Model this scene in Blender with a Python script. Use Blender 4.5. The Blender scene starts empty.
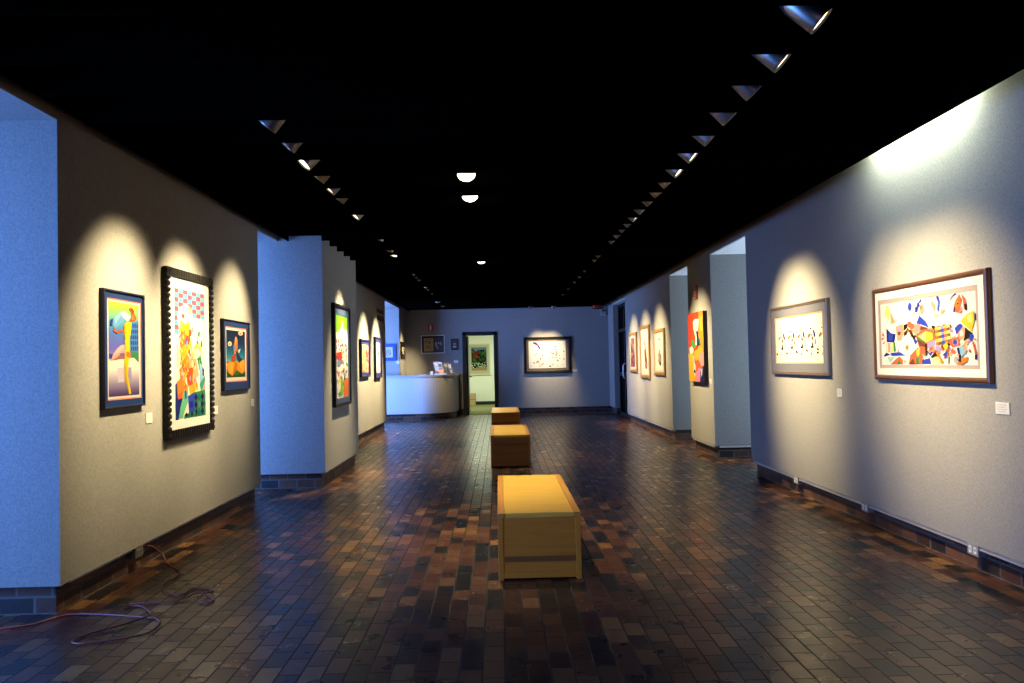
import bpy, bmesh, math, random
from mathutils import Vector, Matrix

SC = bpy.context.scene
COL = SC.collection
RAD = math.radians

# ------------------------------------------------------------------ materials
def srgb(rgb):
    """linear colour of an sRGB triple 0..255"""
    r = []
    for v in rgb:
        c = v / 255
        r.append(c / 12.92 if c <= 0.04045 else ((c + 0.055) / 1.055) ** 2.4)
    return tuple(r)

class NT:
    def __init__(s, name):
        s.m = bpy.data.materials.new(name); s.m.use_nodes = True
        s.t = s.m.node_tree; s.n = s.t.nodes
        s.b = s.n['Principled BSDF']
    def node(s, kind, **kw):
        n = s.n.new(kind)
        for k, v in kw.items():
            if k.startswith('_'): n.inputs[k[1:].replace('_', ' ')].default_value = v
            else: setattr(n, k, v)
        return n
    def link(s, a, ao, b, bi): s.t.links.new(a.outputs[ao], b.inputs[bi])

def mat(name, col, rough=0.6, metal=0.0, spec=0.5, emit=None, estr=0.0):
    x = NT(name); b = x.b
    b.inputs['Base Color'].default_value = (*col, 1)
    b.inputs['Roughness'].default_value = rough
    b.inputs['Metallic'].default_value = metal
    b.inputs['Specular IOR Level'].default_value = spec
    if emit:
        b.inputs['Emission Color'].default_value = (*emit, 1)
        b.inputs['Emission Strength'].default_value = estr
    return x.m

def ramp(x, stops):
    r = x.node('ShaderNodeValToRGB'); e = r.color_ramp.elements
    while len(e) < len(stops): e.new(0.5)
    for k, (p, c) in enumerate(stops):
        e[k].position = p; e[k].color = (*c, 1)
    return r

def fabric_mat(name, col, amp=0.16):
    x = NT(name)
    tc = x.node('ShaderNodeTexCoord')
    n1 = x.node('ShaderNodeTexNoise', _Scale=95.0, _Detail=2.0, _Roughness=0.7)
    mp = x.node('ShaderNodeMapping'); mp.inputs['Scale'].default_value = (1, 1, 0.85)
    x.link(tc, 'Object', mp, 'Vector'); x.link(mp, 'Vector', n1, 'Vector')
    lo = tuple(c * (1 - amp) for c in col); hi = tuple(min(1, c * (1 + amp)) for c in col)
    r = ramp(x, [(0.32, lo), (0.68, hi)])
    x.link(n1, 'Fac', r, 'Fac'); x.link(r, 'Color', x.b, 'Base Color')
    bp = x.node('ShaderNodeBump', _Strength=0.25, _Distance=0.002)
    x.link(n1, 'Fac', bp, 'Height'); x.link(bp, 'Normal', x.b, 'Normal')
    x.b.inputs['Roughness'].default_value = 0.95
    x.b.inputs['Specular IOR Level'].default_value = 0.15
    return x.m

def brick_mat(name, mode, stops, mortar, bw, rh, ms, rough=(0.3, 0.5), spec=0.5, bump=0.4):
    x = NT(name)
    tc = x.node('ShaderNodeTexCoord'); sp = x.node('ShaderNodeSeparateXYZ'); cb = x.node('ShaderNodeCombineXYZ')
    x.link(tc, 'Object', sp, 'Vector')
    if mode == 'floor':
        x.link(sp, 'Y', cb, 'X'); x.link(sp, 'X', cb, 'Y')
    else:
        ad = x.node('ShaderNodeMath', operation='ADD')
        x.link(sp, 'X', ad, 0); x.link(sp, 'Y', ad, 1)
        x.link(ad, 'Value', cb, 'X'); x.link(sp, 'Z', cb, 'Y')
    br = x.node('ShaderNodeTexBrick', offset=0.5, offset_frequency=2, squash=1.0)
    br.inputs['Color1'].default_value = (0, 0, 0, 1); br.inputs['Color2'].default_value = (1, 1, 1, 1)
    br.inputs['Mortar'].default_value = (0.5, 0.5, 0.5, 1)
    br.inputs['Scale'].default_value = 1.0; br.inputs['Mortar Size'].default_value = ms
    br.inputs['Mortar Smooth'].default_value = 0.15; br.inputs['Bias'].default_value = 0.0
    br.inputs['Brick Width'].default_value = bw; br.inputs['Row Height'].default_value = rh
    x.link(cb, 'Vector', br, 'Vector')
    r = ramp(x, stops); x.link(br, 'Color', r, 'Fac')
    nz = x.node('ShaderNodeTexNoise', _Scale=22.0, _Detail=4.0, _Roughness=0.65)
    x.link(tc, 'Object', nz, 'Vector')
    nr = ramp(x, [(0.25, (0.75, 0.75, 0.75)), (0.75, (1.22, 1.2, 1.17))]); x.link(nz, 'Fac', nr, 'Fac')
    mu = x.node('ShaderNodeMix', data_type='RGBA', blend_type='MULTIPLY'); mu.inputs['Factor'].default_value = 1.0
    x.t.links.new(r.outputs['Color'], mu.inputs[6]); x.t.links.new(nr.outputs['Color'], mu.inputs[7])
    mx = x.node('ShaderNodeMix', data_type='RGBA')
    x.link(br, 'Fac', mx, 0)
    x.t.links.new(mu.outputs[2], mx.inputs[6]); mx.inputs[7].default_value = (*mortar, 1)
    x.t.links.new(mx.outputs[2], x.b.inputs['Base Color'])
    mr = x.node('ShaderNodeMapRange'); mr.inputs['To Min'].default_value = rough[0]; mr.inputs['To Max'].default_value = rough[1]
    n2 = x.node('ShaderNodeTexNoise', _Scale=7.0, _Detail=3.0); x.link(tc, 'Object', n2, 'Vector')
    x.link(n2, 'Fac', mr, 'Value')
    rm = x.node('ShaderNodeMath', operation='ADD'); rf = x.node('ShaderNodeMath', operation='MULTIPLY'); rf.inputs[1].default_value = 0.35
    x.link(br, 'Fac', rf, 0); x.link(mr, 'Result', rm, 0); x.link(rf, 'Value', rm, 1)
    x.link(rm, 'Value', x.b, 'Roughness')
    x.b.inputs['Specular IOR Level'].default_value = spec
    # height: mortar low, bricks slightly uneven
    hm = x.node('ShaderNodeMath', operation='MULTIPLY'); hm.inputs[1].default_value = -1.0
    x.link(br, 'Fac', hm, 0)
    h2 = x.node('ShaderNodeMath', operation='MULTIPLY_ADD'); h2.inputs[1].default_value = 0.0
    x.link(nz, 'Fac', h2, 0); x.link(hm, 'Value', h2, 2)
    h3 = x.node('ShaderNodeMath', operation='MULTIPLY_ADD'); h3.inputs[1].default_value = 0.25
    x.link(br, 'Color', h3, 0); x.link(h2, 'Value', h3, 2)
    bp = x.node('ShaderNodeBump', _Strength=bump, _Distance=0.004)
    x.link(h3, 'Value', bp, 'Height'); x.link(bp, 'Normal', x.b, 'Normal')
    return x.m

def wood_mat(name, dark, light, axis=0, rough=0.38):
    x = NT(name)
    tc = x.node('ShaderNodeTexCoord'); mp = x.node('ShaderNodeMapping')
    s = [26.0, 26.0, 26.0]; s[axis] = 1.3
    mp.inputs['Scale'].default_value = s
    oi = x.node('ShaderNodeObjectInfo')
    x.link(tc, 'Object', mp, 'Vector'); x.link(oi, 'Location', mp, 'Location')
    n = x.node('ShaderNodeTexNoise', _Scale=1.6, _Detail=6.0, _Roughness=0.62, _Distortion=0.4)
    x.link(mp, 'Vector', n, 'Vector')
    r = ramp(x, [(0.28, dark), (0.55, tuple((a + b) / 2 for a, b in zip(dark, light))), (0.78, light)])
    x.link(n, 'Fac', r, 'Fac'); x.link(r, 'Color', x.b, 'Base Color')
    x.b.inputs['Roughness'].default_value = rough
    x.b.inputs['Specular IOR Level'].default_value = 0.4
    bp = x.node('ShaderNodeBump', _Strength=0.08, _Distance=0.002)
    x.link(n, 'Fac', bp, 'Height'); x.link(bp, 'Normal', x.b, 'Normal')
    return x.m

def ink_mat():
    x = NT('print ink')
    a = x.node('ShaderNodeVertexColor', layer_name='ink')
    x.link(a, 'Color', x.b, 'Base Color')
    x.b.inputs['Roughness'].default_value = 0.7; x.b.inputs['Specular IOR Level'].default_value = 0.08
    return x.m

def glass_mat(name, tint, gloss=0.12):
    x = NT(name); o = x.n['Material Output']; x.n.remove(x.b)
    tr = x.node('ShaderNodeBsdfTransparent'); tr.inputs['Color'].default_value = (*tint, 1)
    gl = x.node('ShaderNodeBsdfGlossy'); gl.inputs['Roughness'].default_value = 0.03
    mx = x.node('ShaderNodeMixShader'); mx.inputs['Fac'].default_value = gloss
    x.t.links.new(tr.outputs[0], mx.inputs[1]); x.t.links.new(gl.outputs[0], mx.inputs[2])
    x.t.links.new(mx.outputs[0], o.inputs['Surface'])
    return x.m

M = {}
M['fabric'] = fabric_mat('grey wall fabric', (0.245, 0.238, 0.225))
M['daylit_fabric'] = fabric_mat('daylit counter fabric', (0.46, 0.45, 0.44))  # wall fabric in a lighter colour, stands in for daylight on the counter
M['white'] = mat('white plaster', (0.80, 0.80, 0.79), 0.85)
M['black'] = mat('black ceiling paint', (0.0012, 0.0011, 0.001), 1.0, spec=0.0)
M['floor'] = brick_mat('brick paver floor', 'floor',
    [(0.0, (0.005, 0.006, 0.009)), (0.22, (0.010, 0.008, 0.009)), (0.38, (0.036, 0.013, 0.010)), (0.58, (0.062, 0.023, 0.014)),
     (0.78, (0.088, 0.035, 0.018)), (0.92, (0.130, 0.060, 0.026)), (1.0, (0.19, 0.092, 0.034))],
    (0.012, 0.009, 0.007), 0.2032, 0.1016, 0.0050, (0.22, 0.36), 0.32, 0.40)
M['base'] = brick_mat('brick base', 'wall',
    [(0.0, (0.012, 0.012, 0.015)), (0.35, (0.030, 0.016, 0.013)), (0.7, (0.075, 0.030, 0.020)), (1.0, (0.12, 0.05, 0.028))],
    (0.10, 0.09, 0.08), 0.2032, 0.098, 0.008, (0.4, 0.6), 0.3, 0.3)
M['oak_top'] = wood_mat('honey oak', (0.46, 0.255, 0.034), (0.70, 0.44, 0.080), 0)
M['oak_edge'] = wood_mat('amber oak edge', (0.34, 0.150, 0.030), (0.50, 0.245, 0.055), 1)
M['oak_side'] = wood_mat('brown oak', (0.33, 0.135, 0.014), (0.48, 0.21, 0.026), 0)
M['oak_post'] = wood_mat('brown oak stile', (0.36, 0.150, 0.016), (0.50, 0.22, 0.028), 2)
M['walnut'] = wood_mat('dark inlay', (0.13, 0.055, 0.014), (0.20, 0.085, 0.022), 0)
M['redoak_side'] = wood_mat('reddish oak', (0.19, 0.075, 0.018), (0.28, 0.120, 0.030), 0)
M['redoak_post'] = wood_mat('reddish oak stile', (0.22, 0.090, 0.022), (0.32, 0.140, 0.036), 2)
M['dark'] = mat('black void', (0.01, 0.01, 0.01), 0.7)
M['steel'] = mat('brushed can metal', (0.42, 0.41, 0.40), 0.34, 1.0)
M['blackmetal'] = mat('black metal', (0.012, 0.012, 0.012), 0.45, spec=0.4)
M['alu'] = mat('pale aluminium', (0.62, 0.63, 0.65), 0.4, 0.6)
M['plate'] = mat('white plastic', (0.75, 0.75, 0.73), 0.45)
M['outlet_box'] = mat('grey outlet box', (0.30, 0.30, 0.31), 0.5, 0.3)
M['dim_box'] = mat('dull grey outlet box', (0.10, 0.095, 0.09), 0.6)
M['slot'] = mat('dark slots', (0.02, 0.02, 0.02), 0.6)
M['paper'] = mat('white card', (0.55, 0.545, 0.53), 0.8)
M['greytext'] = mat('grey print', (0.25, 0.25, 0.25), 0.8)
M['bulb'] = mat('lit lamp', (0.9, 0.85, 0.75), 0.4, emit=(1.0, 0.78, 0.52), estr=2.6)
M['bulboff'] = mat('unlit lamp', (0.25, 0.24, 0.22), 0.25, 0.3)
M['flood'] = mat('lit flood bulb', (0.95, 0.92, 0.85), 0.4, emit=(1.0, 0.82, 0.62), estr=9.0)
M['ink'] = ink_mat()
M['navy_frame'] = mat('navy frame', (0.006, 0.008, 0.03), 0.45, spec=0.3)
M['black_frame'] = mat('black lacquer frame', (0.004, 0.0035, 0.0035), 0.4, spec=0.2)
M['navy_mat'] = mat('navy mat board', (0.007, 0.021, 0.085), 0.85, spec=0.1)
M['slate_mat'] = mat('slate blue mat board', (0.03, 0.045, 0.10), 0.85, spec=0.1)
M['violet_mat'] = mat('violet blue mat board', (0.02, 0.02, 0.11), 0.85, spec=0.1)
M['red_line'] = mat('red bevel line', (0.38, 0.11, 0.08), 0.8)
M['cream_mat'] = mat('cream mat board', (0.34, 0.325, 0.285), 0.85)
M['white_mat'] = mat('white mat board', (0.45, 0.44, 0.425), 0.85)
M['grey_mat'] = mat('grey mat board', (0.085, 0.085, 0.11), 0.85)
M['pink_mat'] = mat('dusty pink inner mat', (0.24, 0.185, 0.17), 0.85)
M['brown_frame'] = mat('brown metallic frame', (0.13, 0.058, 0.034), 0.3, 0.5)
M['pewter_frame'] = mat('pewter frame', (0.17, 0.125, 0.10), 0.32, 0.5)
M['gold_frame'] = mat('gold frame', (0.36, 0.20, 0.045), 0.35, 0.5)
M['gold_thin'] = mat('gold fillet', (0.55, 0.38, 0.16), 0.4, 0.4)
M['canvas_edge'] = mat('dark canvas edge', (0.012, 0.008, 0.02), 0.7)
M['brown_mat'] = mat('brown mat board', (0.075, 0.05, 0.032), 0.8)
M['blue_frame'] = mat('bright blue frame', (0.02, 0.05, 0.42), 0.45)
M['celery_frame'] = mat('pale green frame', (0.50, 0.47, 0.24), 0.5)
M['red_plastic'] = mat('red plastic', (0.42, 0.02, 0.02), 0.4)
M['red_glow'] = mat('red exit letters', (0.30, 0.01, 0.015), 0.5, emit=(0.9, 0.02, 0.05), estr=0.10)
M['red_hot'] = mat('brighter red exit letter', (0.4, 0.02, 0.03), 0.5, emit=(1.0, 0.08, 0.09), estr=0.40)
M['laminate'] = mat('grey counter laminate', (0.34, 0.33, 0.31), 0.4)
M['cardboard'] = mat('cardboard', (0.36, 0.25, 0.11), 0.85)
M['carpet'] = fabric_mat('olive carpet', (0.13, 0.13, 0.055), 0.3)
M['roomwall'] = mat('office wall paint', (0.66, 0.67, 0.60), 0.85)
M['rust'] = mat('rust red plastic', (0.30, 0.085, 0.05), 0.5)
M['cord'] = mat('dark red cord rubber', (0.20, 0.045, 0.045), 0.5)
M['orange_paper'] = mat('orange cover', (0.85, 0.33, 0.12), 0.6)
M['mag_grey'] = mat('grey magazine cover', (0.32, 0.31, 0.32), 0.45)
M['mag_dark'] = mat('dark magazine cover', (0.035, 0.035, 0.05), 0.45)
M['door_glass'] = glass_mat('dark door glass', (0.12, 0.13, 0.15), 0.10)
M['window_glass'] = glass_mat('window glass', (0.95, 0.97, 1.0), 0.06)

# ------------------------------------------------------------------ mesh helpers
class MB:
    """collects shapes; build() links them as one mesh object"""
    def __init__(s): s.v = []; s.f = []; s.mi = []; s.mats = []; s.sm = []
    def _m(s, m):
        if m not in s.mats: s.mats.append(m)
        return s.mats.index(m)
    def add(s, vs, fs, m, smooth=False):
        o = len(s.v); s.v += [tuple(v) for v in vs]
        k = s._m(m)
        for f in fs: s.f.append([i + o for i in f]); s.mi.append(k); s.sm.append(smooth)
        return s
    def box(s, x0, x1, y0, y1, z0, z1, m, bev=0.0):
        x0, x1 = sorted((x0, x1)); y0, y1 = sorted((y0, y1)); z0, z1 = sorted((z0, z1))
        if bev <= 0:
            v = [(x, y, z) for x in (x0, x1) for y in (y0, y1) for z in (z0, z1)]
            f = [(0, 1, 3, 2), (4, 6, 7, 5), (0, 4, 5, 1), (2, 3, 7, 6), (0, 2, 6, 4), (1, 5, 7, 3)]
            return s.add(v, f, m)
        b = bmesh.new(); bmesh.ops.create_cube(b, size=1)
        for q in b.verts: q.co = Vector(((x0+x1)/2 + q.co.x*(x1-x0), (y0+y1)/2 + q.co.y*(y1-y0), (z0+z1)/2 + q.co.z*(z1-z0)))
        bmesh.ops.bevel(b, geom=list(b.edges), offset=bev, segments=2, profile=0.5, affect='EDGES')
        b.verts.index_update()
        v = [q.co[:] for q in b.verts]; f = [[q.index for q in fc.verts] for fc in b.faces]; b.free()
        return s.add(v, f, m)
    def cyl(s, p, q, r0, r1, m, n=20, caps=(True, True), smooth=True):
        p, q = Vector(p), Vector(q); d = (q - p).normalized()
        a = d.orthogonal().normalized(); b = d.cross(a)
        v = []
        for c, r in ((p, r0), (q, r1)):
            for k in range(n):
                t = 2*math.pi*k/n; v.append(c + a*(r*math.cos(t)) + b*(r*math.sin(t)))
        s.add(v, [(k, (k+1) % n, n + (k+1) % n, n + k) for k in range(n)], m, smooth)
        if caps[0]: s.add(v[:n], [list(range(n-1, -1, -1))], m)
        if caps[1]: s.add(v[n:], [list(range(n))], m)
        return s
    def lathe(s, p, d, prof, m, n=24, smooth=True):
        """prof: (distance along d, radius)"""
        p = Vector(p); d = Vector(d).normalized(); a = d.orthogonal().normalized(); b = d.cross(a)
        v = []; f = []
        for h, r in prof:
            for k in range(n):
                t = 2*math.pi*k/n; v.append(p + d*h + a*(r*math.cos(t)) + b*(r*math.sin(t)))
        for j in range(len(prof)-1):
            for k in range(n): f.append((j*n+k, j*n+(k+1) % n, (j+1)*n+(k+1) % n, (j+1)*n+k))
        return s.add(v, f, m, smooth)
    def tube(s, pts, r, m, n=8, sub=6):
        P = [Vector(p) for p in pts]; Q = []
        for i in range(len(P)-1):
            a, b, c, d = P[max(i-1, 0)], P[i], P[i+1], P[min(i+2, len(P)-1)]
            for k in range(sub):
                t = k/sub
                Q.append(0.5*((2*b) + (c-a)*t + (2*a-5*b+4*c-d)*t*t + (3*b-a-3*c+d)*t**3))
        Q.append(P[-1]); v = []; f = []
        for i, q in enumerate(Q):
            d = (Q[min(i+1, len(Q)-1)] - Q[max(i-1, 0)]).normalized()
            up = Vector((0, 0, 1)) if abs(d.z) < 0.9 else Vector((1, 0, 0))
            a = d.cross(up).normalized(); b = a.cross(d)
            for k in range(n):
                t = 2*math.pi*k/n; v.append(q + a*(r*math.cos(t)) + b*(r*math.sin(t)))
        for i in range(len(Q)-1):
            for k in range(n): f.append((i*n+k, i*n+(k+1) % n, (i+1)*n+(k+1) % n, (i+1)*n+k))
        f.append(list(range(n))); f.append(list(range((len(Q)-1)*n, len(Q)*n)))
        return s.add(v, f, m, True)
    def prism(s, poly, z0, z1, m, smooth=False):
        n = len(poly)
        v = [(x, y, z0) for x, y in poly] + [(x, y, z1) for x, y in poly]
        s.add(v, [(k, (k+1) % n, n+(k+1) % n, n+k) for k in range(n)], m, smooth)
        s.add(v, [list(range(n-1, -1, -1)), list(range(n, 2*n))], m)
        return s
    def build(s, name, parent=None):
        me = bpy.data.meshes.new(name)
        off = Vector((0, 0, 0))
        if parent is not None:
            q = parent
            while q is not None: off += q.location; q = q.parent
        me.from_pydata([tuple(Vector(v) - off) for v in s.v], [], s.f)
        for m in s.mats: me.materials.append(M[m])
        me.polygons.foreach_set('material_index', s.mi)
        me.polygons.foreach_set('use_smooth', s.sm)
        b = bmesh.new(); b.from_mesh(me); bmesh.ops.recalc_face_normals(b, faces=b.faces); b.to_mesh(me); b.free()
        me.update()
        o = bpy.data.objects.new(name, me); COL.objects.link(o)
        if parent is not None: o.parent = parent
        return o

def thing(name, label, cat, loc, group=None):
    o = bpy.data.objects.new(name, None); COL.objects.link(o)
    o.empty_display_size = 0.05; o.location = loc
    o['label'] = label; o['category'] = cat
    if group: o['group'] = group
    return o
def tag(o, label, cat, group=None):
    o['label'] = label; o['category'] = cat
    if group: o['group'] = group
    return o
def struct(o): o['kind'] = 'structure'; return o

# ------------------------------------------------------------------ camera
F_PX = 830.0; H_CAM = 1.37
VP = (499.0, 363.6); ROLL = 0.0215
ay = Vector((VP[0]-512, 341.5-VP[1], -F_PX)).normalized()
ax = Vector((1, ROLL, 0)); ax = (ax - ay*ax.dot(ay)).normalized()
az = ax.cross(ay)
cam = bpy.data.cameras.new('camera'); cam.sensor_width = 36.0; cam.lens = F_PX*36/1024; cam.clip_start = 0.05
co = bpy.data.objects.new('camera', cam); COL.objects.link(co)
co.matrix_world = Matrix.Translation((0, 0, H_CAM)) @ Matrix((ax, ay, az)).to_4x4()
SC.camera = co
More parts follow.
